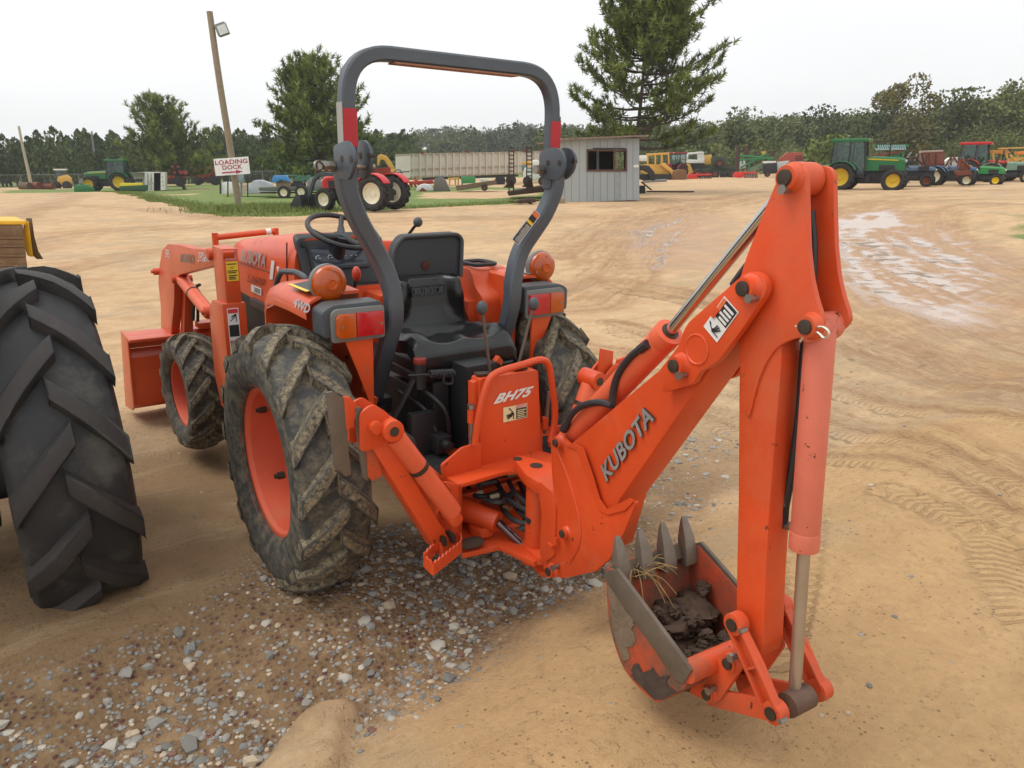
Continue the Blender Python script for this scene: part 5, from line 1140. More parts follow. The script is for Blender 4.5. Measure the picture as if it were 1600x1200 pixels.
mb = MB(); c = PB((1238, 280), -.03); mb.cyl(c, c + BP * .06, .036, 20); mb.build('cross_tube', ORB, dip)
mb = MB(); c = PB((1238, 280), .030); mb.lathe(c, BP, [(.037, 0), (.040, .002), (.040, .016), (.037, .018)], 18, close=True); mb.ball(c - [0, 0, .05], .02, 8, 6, (.6, .6, 1.6)); mb.build('grease', mat('grease', (.012, .010, .009), .5, bump=.8, bumpscale=50), dip)
boss((1226.5, 277.5), -WD_ - .006, .026, .022, dh, bolt=[(1229, 296)]); b_ = boss((1258.5, 511), -WD_ - .006, .024, .022, dh)
mb = MB(); mb.tube(smoothpath([PB(p, -WD_ - .022) for p in ((1243, 510), (1258, 512), (1275, 511), (1286, 511), (1294, 517), (1294, 524), (1287, 528), (1277, 519), (1268, 522), (1256, 526), (1250, 534))], 4), .0028, 6); mb.build('clip_pin', mat('bright_wire', (.62, .58, .48), .25, metal=.9), b_)
mb = MB(); c = PB((1258.5, 511), .050); mb.cyl(c, c + BP * .02, .028, 16); mb.build('pin_boss', ORB, dip)
mb = MB(); mb.tube(smoothpath([PB(p, .015) for p in ((1266, 330), (1270, 390), (1268, 440), (1262, 500), (1256, 560), (1250, 640), (1240, 720), (1227, 790))], 5), .0105, 8); mb.tube([PB((1225, 785), .015), PB((1222, 822), .015)], .015, 6); dho = mb.build('dipper_hose', HOS, dip)
mb = MB(); mb.tube([PB((1225, 783), .015), PB((1223, 803), .015)], .0155, 6); mb.tube([PB((1222, 806), .015), PB((1221, 820), .015), PB((1236, 822), .02)], .012, 6); mb.build('hose_fitting', STD, dho)
mb = MB(); mb.tube(smoothpath([PB(p, -.02) for p in ((1190, 390), (1165, 420), (1146, 446))], 4), .011, 8); mb.build('dipper_hose', HOS, dip)
# ---- bucket cylinder
c2 = ram(PB((1284, 492), .0), PB((1256, 858), .0), PB((1241, 1094), .0), .0325, .0150, 'bucket_cylinder', SAL, mat('dusty_rod', (.42, .36, .29), .35, metal=.8, var=.12))
mb = MB(); c = PB((1283, 510), 0); mb.cyl(c - BP * .044, c + BP * .040, .031, 18); mb.build('cylinder_eye', SAL, c2, bevel=.003)
mb = MB(); c = PB((1240, 822), -.02); mb.tube([c, c + (PB((1256, 818), 0) - c)], .014, 10); mb.build('port', SAL, c2)
# ---- bucket
WK = .160
prof = [(947, 884), (949, 934), (954, 980), (970, 1033), (992, 1067), (1023, 1095), (1036, 1095), (1070, 1076)]
PR = [PB(p, -WK) for p in prof]; PR = smoothpath(PR, 3)
rim = [PB((1081, 1048), -WK), PB((1072, 1036), -WK), PB((966, 896), -WK)]
th = .010
mb = MB(); n = len(PR)
inn = []
for i in range(n):
    t = nrm(PR[min(i + 1, n - 1)] - PR[max(i - 1, 0)]); nn = np.cross(t, BP); ctr = PB((1010, 985), -WK); nn = nn if nn @ (ctr - PR[i]) > 0 else -nn; inn.append(PR[i] + nn * th)
vs = []; W = 2 * WK
for a, b in zip(PR, inn): vs += [a, a + BP * W, b, b + BP * W]
fs = []
for i in range(n - 1):
    k = i * 4; fs += [(k, k + 1, k + 5, k + 4), (k + 2, k + 6, k + 7, k + 3), (k, k + 4, k + 6, k + 2), (k + 1, k + 3, k + 7, k + 5)]
fs += [(0, 2, 3, 1), ((n - 1) * 4, (n - 1) * 4 + 1, (n - 1) * 4 + 3, (n - 1) * 4 + 2)]
BKO = mat('bucket_orange', (.60, .065, .014), .55, var=.15, scale=5, dirt=.92, dirtscale=4.2, dirtcol=(.105, .072, .045), chips=.25)
mb.add(vs, fs); bk = mb.build('digging_bucket', BKO, TR, weld=True)
for w0 in (-WK - .002, WK - .010):
    mb = MB(); sh_ = [p + BP * (w0 + WK) for p in PR + rim]; mb.prism(sh_, BP * .012); mb.build('side_plate', BKO, bk, bevel=.002)
    mb = MB(); e = [PB(p, -WK) + BP * (w0 + WK) - BP * (.004 if w0 < 0 else -.004) for p in ((947, 893), (966, 888), (1083, 1046), (1070, 1068), (1058, 1062), (952, 912))]; mb.prism(e, BP * .012); mb.build('side_cutter', WRN, bk, bevel=.002)
mb = MB(); a, b = PB((955, 905), -WK + .01), PB((957, 880), -WK + .01); mb.prism([PB((945, 908), -WK), PB((945, 889), -WK), PB((953, 884), -WK), PB((958, 908), -WK)], BP * W); mb.build('cutting_edge', WRN, bk, bevel=.003)
for k in range(4):
    w0 = -WK + .012 + k * (W - .024 - .042) / 3; cw = w0 + .021
    base = PB((957, 905), -WK); tip = PB((955, 838), -WK + .02); base = base - BP * 0; tip = tip - BP * .02
    d = tip - base; ax = nrm(d); tn = nrm(np.cross(ax, BP)); vs = []
    for t, wd, tk in ((-.25, .023, .020), (.0, .023, .024), (.45, .019, .020), (.85, .013, .009), (1.0, .008, .003)):
        c = base + d * t + BP * (cw + WK) + tn * (.012 * (1 - t) - .01)
        vs += [c - BP * wd - tn * tk, c + BP * wd - tn * tk, c + BP * wd * .7 + tn * tk, c - BP * wd * .7 + tn * tk]
    fs = [(0, 3, 2, 1), (16, 17, 18, 19)] + [(4 * i + j, 4 * i + (j + 1) % 4, 4 * i + 4 + (j + 1) % 4, 4 * i + 4 + j) for i in range(4) for j in range(4)]
    mb = MB(); mb.add(vs, fs); mb.build('bucket_tooth', TOO, bk, bevel=.003, smooth=50)
def ragged(pts, seed, amp=6.0, step=3.5):
    r0 = np.random.RandomState(seed); o = []
    for i in range(len(pts)):
        a, b = np.array(pts[i], float), np.array(pts[(i + 1) % len(pts)], float); n = max(2, int(np.linalg.norm(b - a) / step))
        for k in range(n): p = a + (b - a) * k / n; o.append(tuple(p + (r0.rand(2) - .5) * amp * (pts[i] not in MUDE or pts[(i + 1) % len(pts)] not in MUDE)))
    return o
MUDE = {(949, 903), (952, 934), (957, 980), (973, 1032), (993, 1064), (1023, 1093), (1036, 1093), (1060, 1080)}
for pts, m_ in (([(993, 1064), (985, 1048), (998, 1036), (1004, 1050), (1022, 1042), (1030, 1056), (1046, 1058), (1042, 1070), (1060, 1080), (1036, 1093), (1023, 1093)], mat('dark_dried_mud', (.055, .036, .026), .95, var=.4, scale=20, bump=.6)), ([(949, 903), (952, 934), (957, 980), (973, 1032), (984, 1030), (980, 1012), (996, 1004), (988, 985), (992, 962), (978, 952), (976, 932), (962, 916)], mat('brown_dried_mud', (.16, .115, .075), .9, var=.3, scale=14, bump=.5))):
    mb = MB(); mb.prism([PB(p, -WK - .0025) for p in ragged(pts, len(pts))], -BP * .002); mb.build('dried_mud', m_, bk)
mb = MB(); c = PB((1073, 1050), -WK); mb.cyl(c, c + BP * W, .030, 18); mb.build('bucket_tube', ORW, bk)
ear = [(1068, 1066), (1085, 1046), (1131, 1020), (1146, 1017), (1156, 1020), (1162, 1039), (1122, 1098), (1103, 1095), (1080, 1085)]
for w0 in (-.078, .064):
    mb = MB(); mb.prism(roundpoly([PB(p, -.078) + BP * (w0 + .078) for p in ear], .012, 3), BP * .014); e_ = mb.build('bucket_ear', ORW, bk, bevel=.003)
    if w0 < 0:
        boss((1137, 1037), w0, .022, .012, e_, col=ORW, bolt=[(1147, 1026)]); boss((1104, 1086), w0, .020, .012, e_, col=ORW, bolt=[(1112, 1077)])
lk = [((1148, 975), (1210, 1112))]
def link_bar(w0, nm='tipping_link'):
    a, b = PB((1150, 974), -.082) + BP * (w0 + .082), PB((1211, 1112), -.082) + BP * (w0 + .082); d = nrm(b - a); nn = np.cross(d, BP); mb = MB()
    body = [a + nn * .020, a + (b - a) * .5 + nn * .026, b + nn * .020, b - nn * .020, a + (b - a) * .5 - nn * .022, a - nn * .020]
    mb.prism(roundpoly(body, .006, 2), BP * .010)
    for sg in (1, -1): mb.beam(a + nn * .020 * sg + BP * .002 - BP * .006, b + nn * .020 * sg + BP * .002 - BP * .006, .024, .008, up=nn)
    for p in (a, b): mb.cyl(p - BP * .014, p + BP * .018, .028, 18)
    q = (a + b) / 2; mb.beam(q - nn * .02 - BP * .006, q + nn * .02 - BP * .006, .018, .006, up=d)
    l = mb.build(nm, ORW, TR, bevel=.002)
    if w0 < 0:
        mb = MB()
        for p in (a, b): mb.cyl(p - BP * .019, p - BP * .010, .016, 14)
        mb.build('pin', BOL, l); mb = MB()
        for p in (a, b): c = p + nn * -.0 + np.array([0, 0, .0]) + (BB * .028); mb.cyl(c - BP * .018, c + BP * .004, .007, 6)
        mb.build('bolt', STD, l)
    return a, b
a1, b1 = link_bar(-.082); a2, b2 = link_bar(.078)
mb = MB(); b0 = PB((1211, 1112), -.082) + BP * .082; mb.cyl(b0 - BP * .040, b0 + BP * .034, .030, 18); mb.build('rod_eye', mat('rusty_eye', (.10, .055, .035), .7, var=.3, scale=25), TR)
mb = MB(); e0 = PB((1108, 1086), -.05)
for w0 in (-.064, .05):
    A, B = PB((1104, 1086), -.064), PB((1211, 1112), -.064); mb.beam(A + BP * (w0 + .064), B + BP * (w0 + .064), .014, .050)
mb.beam((A + B) / 2 - (B - A) * .2 + BP * .06, (A + B) / 2 + (B - A) * .2 + BP * .06, .10, .012)
mb.build('bucket_link', ORW, TR, bevel=.003)
# ---- soil in the bucket (it only lies there)
def lump(c, r_, seed, sc=(1, 1, .6)):
    r0 = random.Random(seed); bm = bmesh.new(); bmesh.ops.create_icosphere(bm, subdivisions=4, radius=1); q = np.array([v_.co[:] for v_ in bm.verts]); fs = [[v_.index for v_ in f.verts] for f in bm.faces]; bm.free()
    k = 1 + (fbm(q[:, 0] * 2.2 + seed * 3.1, q[:, 1] * 2.2 + q[:, 2] * 1.7, 4, seed) - .5) * 1.1 + (fbm(q[:, 0] * 9 + seed, q[:, 1] * 9 + q[:, 2] * 8, 3, seed + 5) - .5) * .5
    return [V3(c) + p * kk * r_ * V3(sc) for p, kk in zip(q, k)], fs
mb = MB()
for i, (p, w_, r_) in enumerate((((985, 955), -.08, .075), ((985, 950), .0, .085), ((982, 940), .09, .08), ((1015, 1005), -.05, .085), ((1015, 1005), .06, .08), ((1032, 1022), -.03, .06), ((1032, 1020), .08, .06), ((1000, 985), .02, .07))):
    vs, fs = lump(PB(p, -WK) + BP * (w_ + WK) - np.array([0, 0, .115]), r_ * .95, i + 3); mb.add(vs, fs)
for i in range(26):
    p = (rng.uniform(980, 1050), 0); t = (p[0] - 980) / 70; c = PB((p[0] + rng.uniform(-4, 6), 940 + 95 * t), -WK) + BP * (rng.uniform(.03, .29)) + np.array([0, 0, rng.uniform(-.09, -.03)]); vs, fs = lump(c, rng.uniform(.012, .030), i + 40, (1, 1, .7)); mb.add(vs, fs)
so_ = mb.build('soil', MUD, None, smooth=60); so_.matrix_world = tractor.matrix_world.copy(); tag(so_, 'dark crumbly soil lying in the digging bucket of the backhoe', 'soil', kind='stuff')
mb = MB(); r0 = random.Random(5)
for i in range(34):
    a = PB((984 + r0.uniform(-8, 14), 893 + r0.uniform(-6, 10)), -.10) + BP * r0.uniform(0, .06); d = np.array([r0.uniform(-.06, .10), r0.uniform(-.08, .05), r0.uniform(-.12, .03)]); mb.tube(smoothpath([a, a + d * .5 + np.array([0, 0, .02]), a + d], 3), .0014, 4)
ro_ = mb.build('roots', mat('dry_root', (.30, .19, .07), .9), None); ro_.matrix_world = tractor.matrix_world.copy(); tag(ro_, 'dry yellow grass roots snagged on the left teeth of the digging bucket', 'roots', kind='stuff')
# ================================================================== HELPERS FOR THINGS FURTHER OFF
class Spot:
    """a place on the ground seen at a pixel; pt() gives the point of a pixel's ray on the upright plane d metres behind it"""
    def __init__(s, px, py, dist, dz=0.0):
        s.o = WD(px, py, dist); s.o[2] = ground_z(s.o[0], s.o[1]) + dz if False else s.o[2] + dz; s.k = abs((s.o - CW) @ VF) / FPX; s.px = px; s.py = py; r = _ray(MW, px, py); r[2] = 0; s.dn = nrm(nrm(r) * .8 + VF * .2)
    def pt(s, px, py, d=0.0):
        r = _ray(MW, px, py); return CW + r * (((s.o - CW) @ VF + d) / (r @ VF))
class SB_(MB):
    """shapes given in pixels at a Spot; child meshes are stored relative to the thing's own foot"""
    def __init__(s, spot): super().__init__(); s.sp = spot; s.T = lambda p: p - spot.o
    def pr(s, pts, d0, d1, lean=0.0): return s.prism([s.sp.pt(p[0], p[1], d0) for p in pts], s.sp.dn * (d1 - d0) + VR * lean)
    def bx(s, x0, y0, x1, y1, d0, d1, lean=0.0): return s.pr([(x0, y0), (x1, y0), (x1, y1), (x0, y1)], d0, d1, lean)
    def bar(s, a, b, r, d=0.0, n=6, d2=None): return s.tube([s.sp.pt(a[0], a[1], d), s.sp.pt(b[0], b[1], d if d2 is None else d2)], r, n)
def thing(name, spot, label, cat, group=None): return empty(name, spot.o, 0, label, cat, group)
def Mq(name, rgb, rough=.6, **k): return mat(name, srgb(*rgb), rough, **k)
TYR = mat('far_tyre', (.022, .021, .020), .8, var=.2, dirt=.15, dirtcol=(.10, .08, .055))
DGR = Mq('deep_green_paint', (26, 104, 54), .4, dirt=.06); DYW = Mq('yellow_rim_paint', (205, 170, 30), .5, dirt=.12)
CAG = bpy.data.materials.new('cab_glass'); CAG.use_nodes = True; _t = CAG.node_tree; _t.nodes.clear(); _o = N(_t, 'ShaderNodeOutputMaterial'); _x = N(_t, 'ShaderNodeMixShader'); _x.inputs[0].default_value = .07; _a = N(_t, 'ShaderNodeBsdfTransparent'); _a.inputs[0].default_value = (.74, .80, .79, 1); _g = N(_t, 'ShaderNodeBsdfGlossy'); _g.inputs['Color'].default_value = (.5, .55, .55, 1); _g.inputs['Roughness'].default_value = .04
_t.links.new(_a.outputs[0], _x.inputs[1]); _t.links.new(_g.outputs[0], _x.inputs[2]); _t.links.new(_x.outputs[0], _o.inputs[0]); BLU = Mq('worn_blue_paint', (64, 92, 124), .6, dirt=.35); RSB = Mq('rust_brown', (112, 62, 42), .85, var=.3, scale=3)
WHP = Mq('white_paint', (215, 215, 208), .5, dirt=.12, dirtcol=(.35, .25, .16)); CRM = Mq('cream_rim_paint', (222, 214, 188), .5, dirt=.1); REP = Mq('bright_red_paint', (190, 28, 30), .4); MAR = Mq('maroon_paint', (130, 32, 42), .5)
YEL = Mq('machine_yellow', (206, 160, 72), .55, dirt=.2, dirtcol=(.25, .14, .06)); BLK = mat('flat_black', (.018, .018, .019), .6, var=.2); OLV = Mq('olive_drab', (58, 64, 48), .75); TRG = Mq('trailer_aluminium', (196, 190, 178), .5, metal=.0, var=.12, scale=.8, dirt=.25, dirtcol=(.33, .26, .18), dirtscale=.8)
GRM = Mq('grey_metal', (120, 122, 120), .5, dirt=.15); RDI = Mq('rusty_red_paint', (165, 52, 38), .6, dirt=.2, dirtcol=(.2, .07, .04))
WDG = Mq('weathered_wood', (118, 102, 82), .85, var=.25, scale=2, bump=.3, bumpscale=14)

# ================================================================== FARM TRACTORS OF THE YARD
def farm_tractor(name, label, cat, px, py, dist, yaw, hood, rimc, cab=None, roof=None, R=.8, Rf=.6, wb=2.6, track=1.7, hw=.34, hz=(1.05, 1.65), hl=1.7, group='tractors parked in the yard', fend=None, tyw=.42, stripe=None, rops=False, loader=None, canopy=None, scale=1.0):
    """yaw: degrees the nose is turned from the picture's right towards the camera"""
    sp = Spot(px, py, dist); e = thing(name, sp, label, cat, group); e.rotation_euler = (0, 0, AZV - rad(yaw)); e.scale = (scale,) * 3
    nl = 14
    m1, w1 = add_wheel(e, 'rear_wheel', (0, track / 2, R), R, tyw, R * .58, .05, nl, [TYR, TYR], rimc, 1, bolts=0, n=28, dish=.35, lw=.09, detail=False, boltmat=BOL); w1.rotation_euler = (0, 0, rad(90))
    _, w2 = add_wheel(e, 'rear_wheel', (0, -track / 2, R), R, tyw, R * .58, .05, nl, None, rimc, 1, me=m1); w2.rotation_euler = (0, 0, rad(-90))
    m2, w3 = add_wheel(e, 'front_wheel', (wb, track / 2 * .95, Rf), Rf, tyw * .8, Rf * .58, .035, nl, [TYR, TYR], rimc, 1, bolts=0, n=24, dish=.3, lw=.06, detail=False, boltmat=BOL); w3.rotation_euler = (0, 0, rad(90))
    _, w4 = add_wheel(e, 'front_wheel', (wb, -track / 2 * .95, Rf), Rf, tyw * .8, Rf * .58, .035, nl, None, rimc, 1, me=m2); w4.rotation_euler = (0, 0, rad(-90))
    mb = MB(); mb.box2((-.3, -.22, R * .55), (wb + .35, .22, hz[0])); mb.box2((wb - .1, -track * .45, Rf * .8), (wb + .1, track * .45, Rf * 1.2)); mb.box2((-.12, -track * .45, R * .85), (.12, track * .45, R * 1.15)); mb.box2((.8, -.42, R * .6), (1.5, .42, R * 1.05)); mb.build('chassis', BLK, e, bevel=.02)
    x1 = wb + .45; x0 = x1 - hl
    mb = MB(); rows = []
    for t, zt, wv in ((0, hz[1], hw * 1.05), (.3, hz[1] - .01, hw), (.8, hz[1] - .08, hw * .95), (.96, hz[1] - .16, hw * .85), (1, hz[1] - .28, hw * .75)):
        x = x0 + (x1 - x0) * t; rows.append([(x, -wv, hz[0]), (x, -wv, zt - .10), (x, -wv * .7, zt), (x, wv * .7, zt), (x, wv, zt - .10), (x, wv, hz[0])])
    mb.add([p for r in rows for p in r], [(i * 6 + k, i * 6 + k + 1, i * 6 + k + 7, i * 6 + k + 6) for i in range(4) for k in range(5)] + [(5, 4, 3, 2, 1, 0), (24, 25, 26, 27, 28, 29)] + [(i * 6 + 5, i * 6, i * 6 + 6, i * 6 + 11) for i in range(4)])
    h = mb.build('bonnet', hood, e, smooth=40)
    mb = MB(); mb.box2((x1 - .01, -hw * .6, hz[0] + .04), (x1 + .02, hw * .6, hz[1] - .34)); mb.build('grille', BLK, h)
    for s in (-1, 1): mb = MB(); mb.box2((x0 + hl * .35, s * (hw + .004) - .01, hz[0] + .02), (x0 + hl * .75, s * (hw + .004) + .01, hz[0] + .30)); mb.build('side_grille', BLK, h)
    for s in (-1, 1): mb = MB(); mb.cyl((x1 + .0, s * hw * .5, hz[1] - .30), (x1 + .03, s * hw * .5, hz[1] - .30), .07, 8); mb.build('headlight', Mq('headlight_glass', (215, 215, 205), .2), h)
    if stripe:
        mb = MB()
        for s in (-1, 1): mb.prism([(x0 + .1, s * (hw * 1.01 + .012), hz[1] - .20), (x1 - .35, s * (hw * .95 + .012), hz[1] - .27), (x1 - .35, s * (hw * .95 + .012), hz[1] - .22), (x0 + .1, s * (hw * 1.01 + .012), hz[1] - .12)], (0, s * .01, 0))
        mb.build('stripe', stripe, h)
    fc = fend or hood
    mb = MB()
    for s in (-1, 1):
        arc = [(R * 1.10 * math.cos(a), R + R * 1.10 * math.sin(a)) for a in np.linspace(rad(150), rad(25), 8)]
        ring = [(x, z) for x, z in arc] + [(x * .94, R + (z - R) * .94) for x, z in arc[::-1]]
        mb.prism([(x, s * (track / 2 - tyw * .55), z) for x, z in ring], (0, s * tyw * 1.0, 0))
    mb.build('fender', fc, e, bevel=.01)
    if cab:
        z0, z1 = R * 1.15, cab; xa, xb = -.55, x0 + .02; hwid = min(.72, track * .42)
        mb = MB()
        P = [(xa, z1 - .1), (xa - .05, z0 + .5), (xa + .25, z0), (xb - .1, z0), (xb, z0 + .35), (xb - .18, z1 - .1)]
        for s in (-1, 1):
            for (p, q) in ((P[0], P[1]), (P[3], P[4]), (P[4], P[5]), ((.35, z0), (.35, z1 - .1))): mb.beam((p[0], s * hwid, p[1]), (q[0], s * hwid, q[1]), .07, .07)
        for p in (P[0], P[5]): mb.beam((p[0], -hwid, p[1]), (p[0], hwid, p[1]), .07, .07)
        mb.box2((xa + .1, -hwid, z0 - .15), (xb, hwid, z0 + .05)); c_ = mb.build('cab_frame', BLK, e)
        mb = MB()
        mb.prism([(x, -hwid + .01, z) for x, z in P], (0, .02, 0)); mb.prism([(x, hwid - .03, z) for x, z in P], (0, .02, 0)); mb.prism([(P[4][0] - .02, -hwid, P[4][1]), (P[4][0] - .02, hwid, P[4][1]), (P[5][0] - .02, hwid, P[5][1]), (P[5][0] - .02, -hwid, P[5][1])], (-.02, 0, 0)); mb.prism([(P[0][0] + .02, -hwid, P[0][1]), (P[0][0] + .02, hwid, P[0][1]), (P[1][0] + .02, hwid, P[1][1]), (P[1][0] + .02, -hwid, P[1][1])], (.02, 0, 0))
        mb.build('cab_glass', CAG, c_)
        mb = MB(); mb.box2((xa - .15, -hwid - .1, z1 - .12), (xb + .05, hwid + .1, z1 + .06)); mb.build('cab_roof', roof or hood, e, bevel=.05)
        mb = MB(); mb.box2((-.3, -.28, z0), (.2, .28, z0 + .45)); mb.box2((-.38, -.26, z0 + .4), (-.25, .26, z0 + 1.0)); mb.build('seat', BLK, e, bevel=.03)
        mb = MB()
        for s in (-1, 1): mb.box2((xb - .02, s * hwid * .8 - .08, z1 - .06), (xb + .065, s * hwid * .8 + .08, z1 + .03))
        mb.build('work_lamp', Mq('lamp_glass', (225, 190, 120), .2), e)
    else:
        mb = MB(); mb.box2((-.25, -.24, R * 1.25), (.2, .24, R * 1.4)); mb.box2((-.3, -.22, R * 1.3), (-.22, .22, R * 1.75)); mb.build('seat', BLK, e, bevel=.03)
        mb = MB(); mb.tube([(.85, 0, hz[1] - .2), (.62, 0, hz[1] + .12)], .03, 6); a = np.array([.62, 0, hz[1] + .12]); n_ = nrm((-.4, 0, 1)); u, v = frame(n_); mb.tube([a + .21 * (math.cos(t) * u + math.sin(t) * v) for t in np.linspace(0, 2 * math.pi, 14, endpoint=False)], .02, 5, closed=True); mb.build('steering_wheel', BLK, e)
        if rops:
            mb = MB(); mb.tube(roundpoly([(-.45, -.5, R), (-.45, -.5, rops), (-.45, .5, rops), (-.45, .5, R)], [0, .1, .1, 0], 4), .04, 6); mb.build('roll_bar', BLK, e)
        if canopy:
            mb = MB(); mb.box2((-.8, -.7, canopy), (.9, .7, canopy + .06)); cp = mb.build('canopy', roof or hood, e, bevel=.02); mb = MB()
            for x in (-.6, .7):
                for s in (-1, 1): mb.tube([(x, s * .55, R), (x, s * .6, canopy)], .03, 6)
            mb.build('canopy_post', BLK, e)
    mb = MB(); mb.tube([(x0 + hl * .55, .12, hz[1] - .05), (x0 + hl * .55, .12, hz[1] + .65)], .045, 7); mb.build('exhaust_pipe', BLK, e)
    if loader:
        lm, bc = loader; mb = MB()
        for s in (-1, 1): mb.rsweep(smoothpath([(x0 + .3, s * .55, hz[1] * .95), (x1 - .1, s * .55, hz[1] * .95), (x1 + .35, s * .55, .7), (x1 + .55, s * .55, .35)], 3), .10, .14, (0, 1, 0))
        mb.build('loader_arm', lm, e); mb = MB(); mb.prism([(x1 + .5, -.95, .05), (x1 + .55, -.95, .62), (x1 + .8, -.95, .60), (x1 + 1.25, -.95, .04)], (0, 1.9, 0)); mb.build('loader_bucket', bc, e, bevel=.01)
    return e
farm_tractor('farm_tractor', 'large green tractor with cab and yellow wheels, first in the right-hand row', 'tractor', 1314, 299, 48.5, 32, DGR, DYW, cab=2.85, R=.82, Rf=.62, wb=2.75, track=1.85, hz=(1.15, 1.95), hl=2.0, hw=.40, stripe=DYW, tyw=.5)
farm_tractor('farm_tractor', 'worn blue tractor without cab next right of the large green tractor', 'tractor', 1397, 291, 52, 35, BLU, RSB, scale=.84, R=.7, Rf=.42, wb=2.1, track=1.5, hz=(1.08, 1.42), hl=1.7, rops=2.0)
farm_tractor('farm_tractor', 'blue tractor with cream front wheels beside the rusty brown box trailer', 'tractor', 1460, 291, 54, 38, BLU, CRM, scale=.84, R=.7, Rf=.45, wb=2.1, track=1.5, hz=(1.10, 1.45), hl=1.7)
farm_tractor('farm_tractor', 'small green tractor with bright yellow front wheels in the right-hand row', 'tractor', 1510, 290, 56, 40, Mq('fresh_green_paint', (46, 128, 62), .45), Mq('fresh_yellow', (228, 200, 20), .45), scale=.84, R=.62, Rf=.40, wb=1.9, track=1.35, hz=(.85, 1.40), hl=1.6)
farm_tractor('farm_tractor', 'tractor with red cab roof standing behind the small green tractor', 'tractor', 1510, 284, 64, 35, Mq('orange_red_paint', (190, 62, 34), .5), CRM, cab=2.65, roof=REP, R=.75, Rf=.5, wb=2.2, track=1.6, hz=(.95, 1.5), hl=1.5)
farm_tractor('farm_tractor', 'faded grey green tractor second from the right end of the row', 'tractor', 1546, 286, 62, 35, Mq('faded_green', (108, 136, 118), .6), YEL, R=.65, Rf=.42, wb=2.1, track=1.4, hz=(.85, 1.40), hl=1.7)
farm_tractor('farm_tractor', 'pale blue tractor with white front wheels at the right end of the row', 'tractor', 1572, 284, 66, 38, Mq('pale_blue_paint', (92, 140, 178), .55), CRM, R=.65, Rf=.45, wb=2.1, track=1.4, hz=(.85, 1.35), hl=1.7)
farm_tractor('farm_tractor', 'green tractor with cab and yellow wheels on the grass at the far left', 'tractor', 193, 299, 84, 170, DGR, DYW, cab=2.95, R=.90, Rf=.75, wb=2.75, track=1.8, hz=(1.2, 1.98), hl=2.1, hw=.42, stripe=DYW, tyw=.55)
farm_tractor('farm_tractor', 'red tractor with cream white wheels and front loader on the grass', 'tractor', 602, 329, 30, 205, REP, CRM, R=.68, Rf=.44, wb=2.35, track=1.42, hz=(.85, 1.42), hl=1.6, fend=REP, loader=(mat('dark_loader_paint', (.03, .04, .05), .5), BLK), tyw=.42)
farm_tractor('farm_tractor', 'maroon tractor with cab behind the yellow crawler loader', 'tractor', 1058, 279, 92, 150, MAR, RSB, cab=2.9, roof=MAR, R=.8, Rf=.55, wb=2.5, track=1.7, hz=(1.05, 1.7), hl=1.8)

# ================================================================== NEIGHBOURS IN THE FOREGROUND
ot = empty('farm_tractor', (T2W((-1.42, .70, 0))[0], T2W((-1.42, .70, 0))[1], 0), 0, 'black rear tyre with deep lugs of a tractor cut off by the left edge', 'tractor')
WC = np.array([.0, 0, .605])
_, wv = add_wheel(ot, 'rear_wheel', WC, 0.765, .39, .42, .046, 14, [RBB, RBL], mat('black_rim', (.012, .012, .013), .5), -1, bolts=8, lw=.082, sweep=.36, n=72, dish=.2)
mb = MB(); mb.cyl((-.17, 0, .545), (-.9, 0, .545), .11, 20); mb.box2((-.62, -.12, .35), (-.24, .12, .73)); mb.build('axle_housing', BLK, ot, bevel=.015)
mb = MB(); mb.box2((-1.1, -.2, .55), (-.45, 2.6, 1.25)); mb.build('bonnet', Mq('other_tractor_paint', (60, 62, 64), .5), ot, bevel=.04); mb = MB(); mb.box2((-1.2, -.55, 1.15), (-.32, .45, 1.9)); mb.build('seat_and_fender', BLK, ot, bevel=.05); mb = MB(); mb.tube(roundpoly([(-1.15, .1, 1.0), (-1.15, .1, 2.5), (-.38, .1, 2.5), (-.38, .1, 1.0)], [0, .15, .15, 0], 5), .045, 8); mb.build('roll_bar', BLK, ot)  # unseen body beyond the left edge, added to shade the ground by the tyre
mb = MB(); mb.prism([(-1.0, -.25, .50), (-.30, -.25, .50), (-.30, -.25, .36), (-1.0, -.25, .36)], (0, .3, 0)); mb.build('drawbar_frame', BLK, ot, bevel=.01)
sp = Spot(30, 412, 13.5); _r = _ray(MW, 30, 412); _r[2] = 0; sp.dn = nrm(nrm(_r) * 1.15 - VF * .15); dz = thing('crawler_dozer', sp, 'yellow crawler dozer with brown track pads behind the black tyre', 'dozer')
PADM = Mq('track_pad_steel', (112, 84, 56), .7, var=.25, scale=9, dirt=.3, dirtcol=(.30, .20, .11)); ytop = 351
prev = [(352, 373), (374, 386), (387, 401), (402, 416), (417, 428), (429, 440)]
for i, (a, b) in enumerate(prev):
    mb = SB_(sp); o_ = .02 * i; mb.pr([(-80, a), (36 + i * 1.6, a), (38 + i * 1.6, b), (-80, b)], -o_, .30); mb.pr([(-80, b - 2), (38 + i * 1.6, b - 2), (38 + i * 1.6, b + .6), (-80, b + .6)], -.035 - o_, .05 - o_); mb.build('track_pad', PADM, dz, bevel=.006)
mb = SB_(sp); mb.pr([(-80, 345), (41, 345), (41, 351), (-80, 351)], .0, 1.4); mb.pr([(38, 346), (45, 346), (52, 402), (44, 400), (36, 380)], .1, .16); mb.build('yellow_hood', Mq('dozer_yellow', (222, 172, 40), .5, dirt=.25, dirtcol=(.28, .18, .08)), dz, bevel=.01)
mb = SB_(sp); mb.pr([(42, 341), (50, 341), (54, 370), (60, 392), (68, 405), (58, 405), (48, 396), (44, 370)], .35, .5); mb.build('blade_edge', Mq('worn_blade', (106, 84, 62), .6, dirt=.2), dz, bevel=.008)

